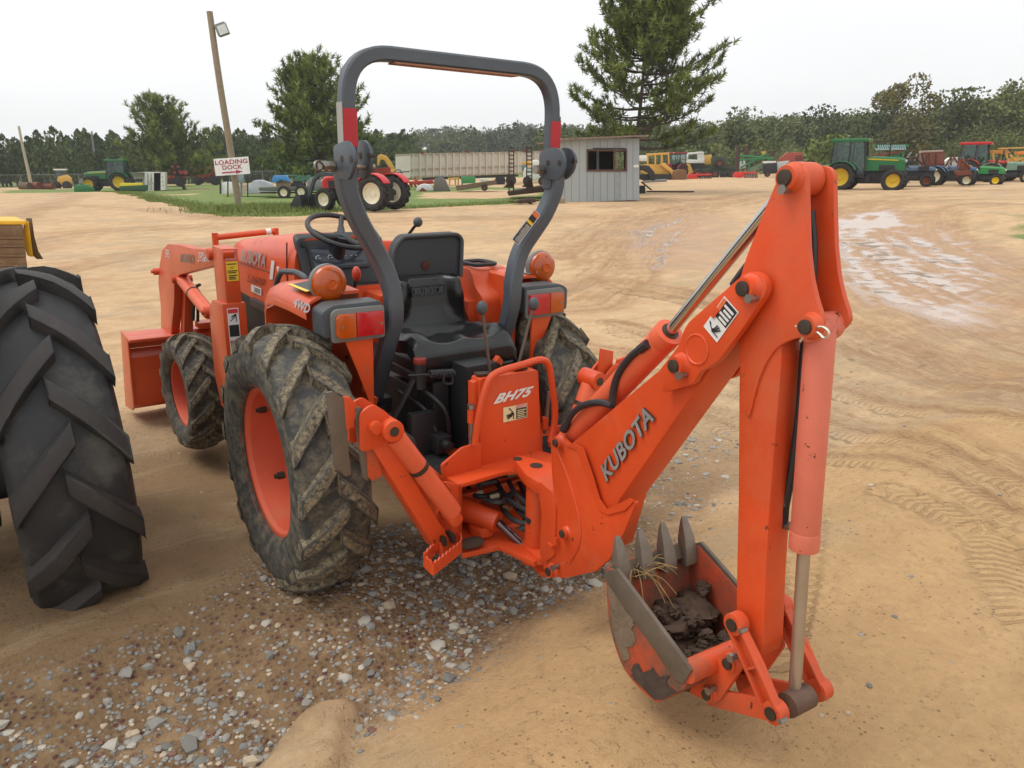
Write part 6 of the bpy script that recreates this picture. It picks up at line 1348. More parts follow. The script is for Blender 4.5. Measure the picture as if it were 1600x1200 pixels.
# ================================================================== SHED
sp = Spot(940, 315, 34.0); sh = thing('metal_shed', sp, 'small pale grey sheet metal shed with a dark open window', 'shed')
SHM = Mq('galvanised_sheet', (150, 157, 159), .55, var=.05, scale=.7, dirt=.08, dirtscale=.6, dirtcol=(.33, .27, .20)); SHM2 = Mq('pale_sheet', (158, 164, 163), .5, var=.05, scale=.7, dirt=.08, dirtcol=(.34, .26, .18)); SHD = Mq('dark_sheet', (140, 146, 147), .6, var=.12)
edges = [868, 882, 893, 905, 917, 927, 938, 949, 960, 969, 979, 989, 999]; DEP = 3.2
def bot(x): return 317.5 - (x - 868) * .040
for i in range(len(edges) - 1):
    x0, x1 = edges[i], edges[i + 1]; off = .012 if i % 2 else 0.0; m_ = SHM2 if x0 < 917 else (SHD if i == 8 else SHM)
    mb = SB_(sp)
    if 917 <= x0 < 979: mb.bx(x0 + .2, 216, x1 - .2, 233 if i != 8 else 234, off, .05); mb.build('wall_panel', m_, sh); mb = SB_(sp); mb.bx(x0 + .2, 267, x1 - .2, bot((x0 + x1) / 2), off, .05)
    else: mb.bx(x0 + .2, 216, x1 - .2, bot((x0 + x1) / 2), off, .05)
    mb.build('wall_panel', m_, sh)
mb = SB_(sp)
for x0, y0, x1, y1 in ((916.5, 233.5, 980, 236), (916.5, 265, 980, 268), (916.5, 235, 919, 266), (977.5, 234, 980, 267), (958.5, 235, 961, 266)): mb.bx(x0, y0, x1, y1, -.03, .06)
mb.build('window_frame', Mq('rusty_frame', (92, 66, 56), .8), sh); mb = SB_(sp); mb.bx(927, 231.2, 978, 232.8, -.05, 0); mb.build('shutter_rail', BLK, sh)
mb = SB_(sp); mb.bx(868, 216, 869, 314, .05, DEP); mb.bx(998, 216, 999, 308, .05, DEP); b0 = SB_(sp); mb.build('side_wall', SHM, sh)
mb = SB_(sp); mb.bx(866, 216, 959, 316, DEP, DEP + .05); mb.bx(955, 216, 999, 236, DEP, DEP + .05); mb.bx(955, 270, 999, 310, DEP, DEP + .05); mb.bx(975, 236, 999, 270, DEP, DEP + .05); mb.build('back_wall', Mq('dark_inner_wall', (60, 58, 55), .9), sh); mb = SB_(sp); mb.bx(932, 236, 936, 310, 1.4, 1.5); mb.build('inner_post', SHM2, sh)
mb = SB_(sp)
rf = [(838, 224), (860, 219.5), (880, 216), (1014, 210.5), (1014, 213), (880, 218.8), (862, 222), (840, 226)]
mb.pr(rf, -.35, DEP + .3); mb.build('roof', Mq('roof_sheet', (128, 116, 104), .7, var=.2, scale=1.5, dirt=.25, dirtcol=(.22, .13, .08)), sh)
mb = SB_(sp)
for x in range(872, 1012, 9): mb.bx(x, 216.0 - (x - 880) * .041 - .6, x + 1.2, 217 - (x - 880) * .041, -.38, -.3)
o = mb.build('roof_rib', RSB, sh); o['kind'] = 'stuff'
mb = SB_(sp); mb.bx(990, 257.5, 998, 261.5, -.02, .0); mb.build('number_plate', WHP, sh)
sp2 = Spot(877, 320, 32.5); mb = SB_(sp2); mb.bx(871, 310, 883, 320.5, 0, .35); o = mb.build('concrete_block', Mq('old_concrete', (140, 128, 104), .9, bump=.3), None, bevel=.02); o.location = tuple(sp2.o); tag(o, 'weathered concrete block at the left foot of the grey shed', 'block')

# ================================================================== POLES AND SIGN
def pole(px0, py0, px1, py1, dist, label, r0, r1, m_, lamp=None, nm='utility_pole'):
    sp = Spot(px0, py0, dist); e = thing(nm, sp, label, 'pole'); a = sp.pt(px0, py0 + 2) - sp.o; b = sp.pt(px1, py1) - sp.o; mb = MB()
    mb.tube([a + (b - a) * t + np.array([.02 * math.sin(7 * t), .02 * math.cos(5 * t), 0]) for t in np.linspace(0, 1, 9)], list(np.linspace(r0, r1, 9)), 10); mb.build('shaft', m_, e, smooth=50)
    if lamp:
        mb = MB(); c = sp.pt(347, 46) - sp.o; R = Matrix.Rotation(rad(-18), 3, 'Y'); Rn = np.stack([VR, VF, np.array([0, 0, 1])], 1) @ np.array(R); mb.box(c, (.46, .30, .48), Rn); h = mb.build('floodlight', Mq('lamp_housing', (120, 120, 112), .5), e, bevel=.04)
        mb = MB(); mb.box(c + Rn @ np.array([.06, -.16, -.05]), (.36, .03, .36), Rn); mb.build('lamp_glass', Mq('floodlight_glass', (198, 205, 205), .15), h)
        mb = MB(); mb.tube([sp.pt(337, 40) - sp.o, c], .03, 6); mb.build('bracket', GRM, e)
    return e
UPW = Mq('pole_wood', (138, 124, 104), .85, var=.22, scale=5, bump=.5, bumpscale=25, dirt=.2, dirtcol=(.08, .06, .045))
pole(373, 321, 327, 18, 36.0, 'tall leaning wooden pole with a floodlight, behind the loading dock sign', .15, .125, UPW, True)
pole(50, 294, 29, 197, 104.0, 'thin pale pole leaning at the far left edge of the wood', .19, .12, Mq('pale_pole_wood', (168, 158, 138), .8))
pole(148, 243, 143, 205, 128.0, 'thin grey pole standing before the left pine wood', .16, .12, GRM)
sp = Spot(372, 321, 35.6); sg = thing('sign', sp, 'white sign reading LOADING DOCK with a red arrow on the leaning pole', 'sign')
q4 = [(333.5, 248.5), (388, 244.5), (391, 271.5), (337, 275)]
mb = SB_(sp); mb.pr(q4, -.02, .02); bd_ = mb.build('board', Mq('sign_white', (228, 228, 226), .5), sg)
SRD = Mq('sign_red', (168, 40, 70), .5)
def Sg(u, v, d=-.02): a = [sp.pt(*p, d) - sp.o for p in q4]; return (a[3] * (1 - u) + a[2] * u) * (1 - v) + (a[0] * (1 - u) + a[1] * u) * v
lettering('LOADING', Sg(.035, .63), Sg(.965, .63), Sg(.03, .90), SRD, sg, bold=.02, lift=.01); lettering('DOCK', Sg(.225, .33), Sg(.80, .33), Sg(.22, .58), SRD, sg, bold=.02, lift=.01)
mb = MB(); P = [Sg(.20, .12), Sg(.60, .125), Sg(.60, .04), Sg(.80, .165), Sg(.60, .28), Sg(.60, .205), Sg(.20, .20)]; mb.prism(P[:2] + [P[5], P[6]], -VF * .008); mb.prism([P[2], P[3], P[4]], -VF * .008); mb.build('arrow', SRD, sg)
sp = Spot(375, 306, 44.0); eb = thing('meter_box', sp, 'grey electric meter box on a pipe between two black posts', 'meter box')
mb = SB_(sp); mb.bx(371, 272, 381, 286, 0, .2); mb.build('box', Mq('meter_grey', (128, 138, 146), .5), eb, bevel=.02); mb = SB_(sp); mb.bar((377, 286), (377, 308), .05, .1); mb.build('pipe', GRM, eb)
for x in (356, 387): mb = SB_(sp); mb.bx(x - 1, 270, x + 1, 308, .05, .12); mb.build('post', BLK, eb)

# ================================================================== FAR LEFT
sp = Spot(97, 295, 104.0); e = thing('wheel_loader', sp, 'small yellow loader with white cab roof before the left pine wood', 'loader')
mb = SB_(sp); mb.pr([(90, 276), (103, 273), (110, 278), (111, 289), (88, 289)], .3, 2.0); mb.build('body', YEL, e, bevel=.08); mb = SB_(sp); mb.bx(85, 266, 102, 278, .5, 1.9); mb.build('cab_glass', CAG, e); mb = SB_(sp); mb.bx(83.5, 263.8, 103, 266.2, .3, 2.1); mb.build('cab_roof', WHP, e, bevel=.03)
for x in (88, 105): mb = SB_(sp); mb.lathe(sp.pt(x, 290, .2), VF, [(.25, -.25), (.5, -.2), (.52, 0), (.5, .2), (.25, .25)], 16); mb.build('wheel', TYR, e)
for i, (x0, x1, lb) in enumerate(((33, 47, 'rusty ribbed roller lying by the pole at the far left'), (54, 62, 'short rusty drum right of the pole at the far left'), (62, 84, 'brown disc harrow gang left of the yellow loader'))):
    sp = Spot((x0 + x1) / 2, 297, 100.0); e = thing('ground_roller', sp, lb, 'roller'); mb = SB_(sp); mb.tube([sp.pt(x0, 291.5, .5), sp.pt(x1, 291.5, .3)], .48 if i < 2 else .36, 12); mb.build('drum', RSB if i else Mq('roller_brown', (92, 76, 58), .8), e)
    mb = SB_(sp); mb.bx(x0, 285.6, x1, 286.6, .2, .4); mb.bx(x0, 286, x0 + .8, 296, .2, .4); mb.bx(x1 - .8, 286, x1, 296, .2, .4); mb.build('frame', RSB, e)
sp = Spot(126, 300, 82.0); e = thing('front_mower', sp, 'green mower deck in front of the far left green tractor', 'mower'); mb = SB_(sp); mb.pr([(115, 290), (136, 288.5), (146, 295), (146, 300), (116, 300)], -.4, 1.0); mb.build('deck', DGR, e, bevel=.05); mb = SB_(sp); mb.bx(117, 288.6, 134, 291, -.2, .4); mb.build('guard', Mq('mower_green', (52, 128, 72), .5), e); mb = SB_(sp); mb.bx(125, 279, 130, 287, 1.2, 1.4); mb.build('side_shield', GRM, e)
sp = Spot(207, 301, 78.0); e = thing('seed_drill', sp, 'green and yellow seed drill beside the far left green tractor', 'seed drill'); mb = SB_(sp); mb.bx(187, 286, 223, 291, 0, .7); mb.build('hopper', Mq('drill_yellow', (220, 200, 40), .5), e, bevel=.03); mb = SB_(sp); mb.pr([(186, 291), (229, 289), (230, 297), (224, 300.5), (188, 300.5)], -.1, 1.2); mb.build('frame', Mq('drill_green', (28, 74, 40), .6), e, bevel=.04)
mb = SB_(sp)
for x in range(188, 226, 3): mb.bar((x, 297), (x + 1, 301), .05, -.15)
for x in range(200, 224, 4): mb.bar((x, 284), (x + 2, 279.5), .09, .2)
o = mb.build('tine', BLK, e); o['kind'] = 'stuff'
sp = Spot(228, 298, 84.0); e = thing('storage_container', sp, 'white storage container with its right door open, stained by rust', 'container'); CTW = Mq('container_white', (214, 212, 204), .6, var=.06, scale=.8, dirt=.22, dirtcol=(.25, .13, .08), dirtscale=1.2)
mb = SB_(sp); mb.pr([(200, 270), (226, 268.5), (226, 298.5), (200, 299)], 2.0, 2.1); mb.pr([(226, 268.5), (258, 269), (258, 270.2), (226, 270)], .0, 3); mb.bx(226, 270, 227, 298, 0, 2.1); mb.bx(256.5, 270, 258, 297, 0, 3); mb.pr([(200, 270), (226, 268.5), (258, 269)], .2, 3.0); mb.build('shell', CTW, e)
mb = SB_(sp); mb.bx(227, 270, 240.5, 298.5, -.02, .06); d_ = mb.build('door', CTW, e, label='closed white door with rust streaks'); mb = SB_(sp)
for x in (231, 236): mb.bar((x, 271), (x, 297), .03, -.05)
mb.build('lock_rod', GRM, d_); mb = SB_(sp); mb.bx(240.5, 270, 251, 297.5, 2.6, 2.7); mb.build('dark_inside', BLK, e); mb = SB_(sp); mb.pr([(251, 271), (257, 270), (258, 297), (251, 297.5)], -.9, -.8); mb.build('door', CTW, e, label='open white door leaf with rust marks')
mb = SB_(sp)
for x, y in ((231, 284), (234, 282), (238, 285), (233, 287), (236, 279), (253, 276), (253.5, 283), (254, 289)): mb.bx(x, y, x + 1.6, y + 1.4, -.07 if x < 245 else -.93, -.05 if x < 245 else -.9)
mb.build('lettering', Mq('faded_print', (110, 105, 110), .7), e)['kind'] = 'stuff'
def harvester(x0, x1, y0, yb, dist, label):
    sp = Spot((x0 + x1) / 2, yb, dist); e = thing('harvester', sp, label, 'harvester'); W = x1 - x0; H = yb - y0; X = lambda u: x0 + W * u; Y = lambda v: yb - H * v
    mb = SB_(sp); mb.pr([(X(.02), Y(.42)), (X(.02), Y(.80)), (X(.30), Y(.86)), (X(.34), Y(.98)), (X(.62), Y(.94)), (X(.95), Y(.72)), (X(.97), Y(.40)), (X(.7), Y(.30)), (X(.2), Y(.30))], 0, 2.4); mb.build('body', RDI, e, bevel=.06)
    mb = SB_(sp)
    for u in (.12, .30, .50, .70, .86): mb.bx(X(u), Y(.78), X(u) + .8, Y(.34), -.06, 0)
    mb.bx(X(.05), Y(.60), X(.95), Y(.57), -.06, 0); mb.bar((X(.55), Y(.95)), (X(.75), Y(1.05)), .12, .6); mb.bar((X(.62), Y(.85)), (X(.80), Y(.92)), .18, .3); mb.build('rail', Mq('dark_red_rail', (100, 30, 24), .7), e)['kind'] = 'stuff'
    for u, r in ((.2, .20), (.78, .26)): mb = SB_(sp); mb.lathe(sp.pt(X(u), Y(r), -.1), VF, [(.2, -.3), (H * r * sp.k * .95, -.25), (H * r * sp.k, 0), (H * r * sp.k * .95, .25), (.2, .3)], 18); mb.build('wheel', TYR, e)
    mb = SB_(sp); mb.bx(X(.40), Y(.38), X(.68), Y(.14), -.1, .6); mb.build('machinery', Mq('dark_machinery', (62, 34, 30), .8), e); mb = SB_(sp)
    for u in (.45, .92): mb.ball(sp.pt(X(u), Y(.5), -.15), .10, 8, 6)
    mb.build('lamp', Mq('marker_lamp', (230, 150, 90), .3), e)['kind'] = 'stuff'
harvester(243, 292, 258, 291, 100.0, 'red harvester behind the trunk of the left pine'); harvester(300, 346, 256, 289, 103.0, 'red harvester left of the loading dock sign')
sp = Spot(345, 303, 50.0); e = thing('bag', sp, 'white bulk bag slumped on the grass under the sign', 'bag'); mb = SB_(sp); mb.pr(roundpoly([(344, 286, 0), (353, 284, 0), (372, 286, 0), (374, 302, 0), (346, 303, 0)], 3, 3), 0, .9); mb.build('sack', Mq('white_sacking', (216, 216, 212), .8, bump=.5, bumpscale=6), e, bevel=.06); mb = SB_(sp); mb.bx(343, 285, 345.5, 303, -.05, 0); mb.build('strap', BLK, e)
sp = Spot(398, 304, 48.0); e = thing('tarpaulin', sp, 'grey and silver tarpaulin heaped left of the flatbed trailer', 'tarpaulin'); mb = SB_(sp); mb.pr([(384, 303), (388, 290), (396, 282), (408, 281), (424, 286), (430, 296), (432, 303)], 0, 1.2); mb.build('cover', Mq('silver_tarp', (170, 174, 180), .5, var=.3, scale=2, bump=.8, bumpscale=5), e, bevel=.08); mb = SB_(sp); mb.pr([(374, 303), (376, 289), (388, 288), (397, 300), (397, 303)], .3, 1.0); mb.build('tan_panel', Mq('tan_board', (176, 160, 140), .8), e)
# flatbed with tarp
sp = Spot(452, 308, 45.0); e = thing('flatbed_trailer', sp, 'green grey flatbed trailer with white wheels and a blue tarp on its load', 'trailer'); mb = SB_(sp); mb.pr([(404, 293), (440, 292), (505, 291), (505, 298), (440, 299), (405, 298)], 0, 1.9); mb.build('bed', Mq('trailer_green_grey', (92, 98, 88), .7), e, bevel=.02); mb = SB_(sp); mb.bx(406, 300, 500, 302, .5, .7); mb.build('rail', RSB, e)
for x, y in ((444, 300.5), (471, 299.5)):
    w_ = bpy.data.objects.new('wheel', None); COL.objects.link(w_); w_.parent = e; mb = SB_(sp); mb.lathe(sp.pt(x, y, -.05), VF, [(.21, -.12), (.35, -.12), (.37, 0), (.35, .12), (.21, .12)], 20, cap=False); mb.build('tyre', TYR, w_); mb = SB_(sp); mb.lathe(sp.pt(x, y, -.05), VF, [(.0001, -.04), (.07, -.05), (.12, -.02), (.21, -.10), (.22, .1), (.0001, .1)], 18); mb.build('rim', CRM, w_)
sp3 = Spot(438, 292, 45.4); mb = SB_(sp3); mb.pr([(424, 284), (427, 274.5), (447, 274), (453, 283), (452, 285), (440, 281), (430, 286)], -.2, 1.0); o = mb.build('blue_tarp', Mq('blue_tarp', (62, 130, 190), .45, var=.2, scale=4), None, bevel=.04); o.location = tuple(sp3.o); tag(o, 'bright blue tarp draped over the load of the flatbed trailer', 'tarp')
mb = SB_(sp3); mb.bx(431, 284, 455, 292, .2, 1.0); mb.bx(447, 274, 449.5, 284, .3, 1.0); o = mb.build('crate', Mq('tan_crate', (178, 152, 118), .8), None, bevel=.02); o.location = tuple(sp3.o); tag(o, 'tan crate under the blue tarp on the flatbed trailer', 'crate')
for x0, x1, y0, lb, m_ in ((455, 478, 282, 'black engine block on the flatbed trailer behind the tan crate', BLK), (480, 502, 278, 'grey steel frame standing at the right end of the flatbed trailer', GRM)):
    mb = SB_(sp3); mb.bx(x0, y0 + 4, x1, 291.5, .1, .9); mb.pr([(x0 + 2, y0 + 4), (x0 + 4, y0), (x1 - 8, y0), (x1 - 4, y0 + 4)], .2, .7); mb.bar((x1 - 3, 291), (x1 - 1, y0 - 1), .04, .3); o = mb.build('machine_part', m_, None, bevel=.03); o.location = tuple(sp3.o); tag(o, lb, 'machine part')
sp = Spot(520, 292, 58.0); e = thing('pickup_truck', sp, 'white pickup partly hidden behind the roll bar and the middle pine', 'pickup'); mb = SB_(sp); mb.pr([(508, 281), (514, 278), (524, 277), (536, 278), (536, 290), (508, 290)], 0, 1.8); mb.build('body', WHP, e, bevel=.08); mb = SB_(sp); mb.pr([(511, 281), (515, 279), (522, 279), (523, 283), (511, 283)], -.02, 1.82); mb.build('window', CAG, e)
for x in (513, 531): mb = SB_(sp); mb.lathe(sp.pt(x, 289, -.05), VF, [(.15, -.1), (.33, -.1), (.33, .1), (.15, .1)], 14); mb.build('wheel', TYR, e)
sp = Spot(465, 285, 92.0); e = thing('boom_sprayer', sp, 'dull green folded boom implement behind the middle pine', 'implement'); mb = SB_(sp); FG = Mq('implement_green', (44, 96, 72), .6)
for a, b in (((430, 257), (500, 256)), ((432, 256), (431, 282)), ((446, 256), (446, 280)), ((430, 257), (446, 268)), ((446, 268), (464, 257)), ((464, 257), (482, 268)), ((482, 268), (500, 257)), ((445, 275), (512, 273)), ((512, 256), (512, 286))): mb.bar(a, b, .13, .2)
mb.build('frame', FG, e); mb = SB_(sp); mb.pr([(458, 281), (463, 274), (505, 273), (512, 278), (512, 285), (458, 285)], 0, 1.2); mb.build('tank', FG, e, bevel=.05)

# ================================================================== MIDDLE OF THE YARD
sp = Spot(605, 286, 74.0); e = thing('excavator', sp, 'yellow excavator with a raised bent arm behind the red tractor', 'excavator'); mb = SB_(sp)
mb.pr([(590, 243), (596, 240.5), (604, 243.5), (612, 254), (618, 266), (620, 276), (611, 276), (608, 262), (600, 250), (595, 249), (592, 258), (589, 258)], .3, .9); mb.build('arm', YEL, e, bevel=.04); mb = SB_(sp); mb.bx(597, 256, 610, 264, .4, 1.9); mb.build('cab_glass', CAG, e); mb = SB_(sp); mb.pr([(604, 266), (630, 264), (634, 278), (604, 279)], .2, 2.4); mb.build('body', YEL, e, bevel=.06); mb = SB_(sp); mb.bx(600, 279, 632, 286, .0, .5); mb.build('track', BLK, e, bevel=.08)
sp = Spot(596, 284, 62.0); e = thing('hay_rake', sp, 'dull red implement frame directly behind the red tractor', 'implement'); mb = SB_(sp); mb.pr([(580, 264), (610, 261), (611, 276), (580, 277)], .2, .6); mb.pr([(584, 266), (592, 270), (586, 272)], .15, .2); mb.build('body', RDI, e, bevel=.02); mb = SB_(sp); mb.tube([sp.pt(622 + 6 * math.cos(a), 271 + 6 * math.sin(a), .5) for a in np.linspace(0, 2 * math.pi, 16, endpoint=False)], .04, 5, closed=True); mb.bar((611, 270), (640, 268), .05, .5); mb.build('wheel_ring', BLK, e)
sp = Spot(617, 276, 150.0); e = thing('light_mast', sp, 'slim light mast with two lamps above the grey trailers', 'light mast'); mb = SB_(sp); mb.bar((617, 290), (617, 224), .10); mb.bar((611, 225), (624, 225), .06); mb.build('mast', GRM, e)
for x in (611.5, 623.5): mb = SB_(sp); mb.ball(sp.pt(x, 226, -.1), .33, 8, 6, (1, .6, .8)); mb.build('lamp', Mq('lamp_white', (245, 246, 246), .3), e)
def rib_trailer(P, dist, ribs, label, mir=0):
    """P: front-left end face and long side in pixels: (x0,x1 end face, x2 long side end, y tops, y bottoms)"""
    x0, x1, x2, t0, t1, t2, b0, b1, b2 = P; sp = Spot(x1, b1 + 11, dist); e = thing('dump_trailer', sp, label, 'trailer', 'long grey ribbed trailers'); L_ = 9.0
    A0, A1 = sp.pt(x0, t0, .9), sp.pt(x0, b0, .9); B0, B1 = sp.pt(x1, t1), sp.pt(x1, b1); d2 = (x2 - x1) * sp.k * .35; C0, C1 = sp.pt(x2, t2, d2), sp.pt(x2, b2, d2); dv = (A0 - B0)
    mb = SB_(sp); mb.add([A0, A1, B0, B1, C0, C1, C0 + dv, C1 + dv], [(0, 1, 3, 2), (2, 3, 5, 4), (6, 7, 1, 0), (4, 5, 7, 6), (1, 7, 5, 3)]); n_ = nrm(np.cross(C0 - B0, B1 - B0)); n_ = n_ if n_ @ (CW - B0) > 0 else -n_; mb.build('body', TRG, e)
    tops = [B0, C0]; X = lambda u, v: (B0 + (C0 - B0) * u) * (1 - v) + (B1 + (C1 - B1) * u) * v
    for i in range(ribs):
        u = (i + .3) / ribs; mb = SB_(sp); w_ = .12 / np.linalg.norm(C0 - B0); mb.prism([X(u, .03), X(u + w_, .03), X(u + w_, .97), X(u, .97)], n_ * .16); mb.build('rib', TRG, e)
    mb = SB_(sp)
    for v in (.0, .62, .93): mb.prism([X(0, v), X(1, v), X(1, v + .06), X(0, v + .06)], n_ * .12)
    mb.prism([A0, B0, B0 + (B1 - B0) * .06, A0 + (A1 - A0) * .06], -VR * .06); mb.build('rail', Mq('trailer_rail', (158, 146, 128), .6, dirt=.25, dirtcol=(.3, .2, .12)), e)
    mb = SB_(sp)
    for u in (.1, .5, .92): mb.box(X(u, .0) + [0, 0, .06], (.3, .3, .2))
    mb.build('hinge', RSB, e)['kind'] = 'stuff'
    mb = SB_(sp); mb.prism([X(.12, 1.02), X(.97, 1.02), X(.97, 1.12), X(.12, 1.12)], -n_ * .8); mb.build('chassis', BLK, e)
    for u in (.80, .90): mb = SB_(sp); c = X(u, 1.28); mb.lathe(c, -n_, [(.2, -.15), (.5, -.12), (.5, .12), (.2, .15)], 14); mb.build('wheel', TYR, e)
rib_trailer((618, 641, 815, 241, 240, 236.5, 276, 278, 271.5), 70.0, 17, 'long grey ribbed trailer standing nearer, left of the loading ramps')
rib_trailer((790, 812, 880, 238, 237.5, 235, 272, 272, 266), 78.0, 7, 'grey ribbed trailer further right, partly behind the roll bar')
rng2 = random.Random(3)
DRU_ = Mq('dark_engine', (62, 58, 54), .8)
def junk(name, label, cat, px, py, dist, shapes, parts=None):
    sp = Spot(px, py, dist); e = thing(name, sp, label, cat)
    for nm, m_, pts, d0, d1, bv in shapes: mb = SB_(sp); mb.pr(pts, d0, d1); mb.build(nm, m_, e, bevel=bv)
    for nm, m_, bars in (parts or []):
        for a, b, r in bars: mb = SB_(sp); mb.bar(a, b, r, .2); mb.build(nm, m_, e)
    return sp, e
def wheel_at(sp, e, x, y, r, m_=TYR, w_=.12, rm=None, d=-.05):
    mb = SB_(sp); mb.lathe(sp.pt(x, y, d), VF, [(r * .5, -w_), (r * .95, -w_ * .9), (r, 0), (r * .95, w_ * .9), (r * .5, w_)], 16, cap=False); o = mb.build('wheel', m_, e); mb = SB_(sp); mb.lathe(sp.pt(x, y, d), VF, [(.0001, -w_ * .5), (r * .5, -w_ * .8), (r * .52, w_), (.0001, w_)], 12); mb.build('rim', rm or RSB, o)
junk('tillage_implement', 'jumbled red tillage implement under the left end of the grey trailer', 'implement', 656, 296, 56.0, [('frame', RDI, [(638, 284), (676, 281), (678, 287), (640, 289)], 0, 1.0, .03)], [('tine', RDI, [((640 + 6 * i, 283), (644 + 6 * i, 293), .06) for i in range(6)] + [((642, 279), (672, 290), .05), ((655, 278), (640, 291), .05)])])
junk('plastic_roll', 'crumpled white plastic roll lying on the grass left of the grey hopper', 'roll', 664, 299, 52.0, [('roll', Mq('dirty_white_plastic', (205, 204, 206), .5, bump=.9, bumpscale=5), [(650, 299), (652, 291), (662, 287), (674, 289), (678, 298)], 0, .8, .08), ('brown_end', RSB, [(654, 299), (660, 293), (668, 299)], -.2, .1, .03)])
junk('hopper', 'grey steel hopper with sloping back standing under the grey trailer', 'hopper', 690, 299, 52.0, [('tank', Mq('hopper_grey', (104, 100, 94), .6, dirt=.3, dirtcol=(.2, .13, .08)), [(677, 299), (678, 280), (688, 277), (696, 281), (704, 299)], 0, 1.1, .06), ('lid', GRM, [(682, 277), (684, 274), (692, 274), (693, 278)], .2, .8, .02)])
junk('green_bin', 'green rectangular seed bin under the middle of the grey trailer', 'bin', 731, 287, 60.0, [('bin', Mq('bin_green', (70, 138, 84), .5), [(720, 276), (743, 276), (743, 286), (721, 287)], 0, 1.0, .03)], [('leg', RSB, [((722, 287), (722, 296), .05), ((741, 286), (741, 296), .05)])])
junk('yellow_frame', 'yellow frame implement beside the green seed bin', 'implement', 710, 288, 60.0, [('beam', YEL, [(700, 278), (718, 277), (718, 280), (700, 281)], 0, .4, .02)], [('leg', YEL, [((703, 280), (702, 290), .05), ((711, 279), (712, 290), .05), ((716, 279), (716, 290), .05)])])
sp, e = junk('wooden_trailer', 'weathered low wooden trailer with one wheel before the grey trailers', 'trailer', 745, 298, 50.0, [('deck', WDG, [(712, 292), (775, 282), (777, 288), (716, 298)], 0, 1.6, .02)]); wheel_at(sp, e, 757, 293, .22)
for k in range(4): mb = SB_(sp); mb.pr([(712 + k * .3, 290.6 - k * .1 + k * 1.9), (775, 281 + k * 1.7), (775, 282.2 + k * 1.7), (712, 292 + k * 1.9)], -.06, -.01); mb.build('plank', WDG, e)
junk('white_boat', 'small white boat hull between the trailers', 'boat', 757, 285, 62.0, [('hull', WHP, [(748, 279), (766, 280), (762, 284), (752, 284)], 0, .8, .04)])
# lowbed with loading ramps
sp = Spot(825, 308, 38.0); e = thing('equipment_trailer', sp, 'rusty equipment trailer with two upright loading ramps', 'trailer'); DRU = Mq('dark_rust', (72, 52, 42), .85, var=.25)
mb = SB_(sp); mb.pr([(792, 300), (850, 290), (868, 289), (868, 299), (850, 300), (795, 306)], 0, 2.2); mb.build('deck', DRU, e, bevel=.02); mb = SB_(sp); mb.pr([(786, 293), (800, 281), (804, 294)], .2, .35); mb.pr([(815, 292), (830, 278), (834, 293)], .3, .45); mb.build('gusset', DRU, e)
for x0, y0, x1, y1 in ((794.5, 233.5, 803.5, 300), (822, 228.5, 832, 298)):
    ra = bpy.data.objects.new('ramp', None); COL.objects.link(ra); ra.parent = e; mb = SB_(sp); mb.bx(x0, y0, x0 + 1.8, y1, 0, .12); mb.bx(x1 - 1.8, y0, x1, y1, 0, .12); mb.build('side_rail', DRU, ra)
    k = 0; y = y0 + 2
    while y < y1 - 4: mb = SB_(sp); mb.bx(x0 + 1.8, y, x1 - 1.8, y + 1.8, .02, .10); mb.build('rung', DRU, ra); y += 6.2
wheel_at(sp, e, 862, 301, .33)
sp = Spot(820, 318, 32.5); e = thing('scrap_heap', sp, 'dark tangle of scrap iron on the ground before the equipment trailer', 'scrap'); mb = SB_(sp)
for i in range(16): a = (rng2.uniform(802, 836), rng2.uniform(311, 317)); mb.bar(a, (a[0] + rng2.uniform(-9, 9), a[1] + rng2.uniform(-4, 2)), .035, rng2.uniform(-.3, .4))
mb.build('iron', DRU, e)['kind'] = 'stuff'; mb = SB_(sp); mb.pr([(803, 317), (812, 312), (834, 309.5), (838, 316), (820, 318)], -.05, .4); mb.build('frame', DRU, e, bevel=.03)
sp, e = junk('pickup_truck', 'white pickup standing behind the loading ramps', 'pickup', 832, 287, 56.0, [('body', WHP, [(817, 271), (820, 262), (832, 260), (850, 260), (852, 272), (852, 283), (817, 283)], 0, 1.8, .06), ('window', CAG, [(821, 270), (823, 263), (831, 262), (831, 270)], -.03, 1.83, 0)]); wheel_at(sp, e, 824, 283, .34); wheel_at(sp, e, 848, 283, .34)
junk('mixer_truck', 'yellow truck with white drum and teal windows behind the white pickup', 'truck', 830, 285, 75.0, [('cab', YEL, [(814, 253), (834, 250), (834, 268), (814, 270)], 0, 2, .06), ('window', Mq('teal_glass', (92, 140, 140), .2), [(815, 258), (822, 257), (822, 266), (815, 267)], -.03, .05, 0), ('drum', WHP, [(828, 252), (838, 249), (846, 254), (844, 262), (830, 262)], -.1, 1.6, .15)])

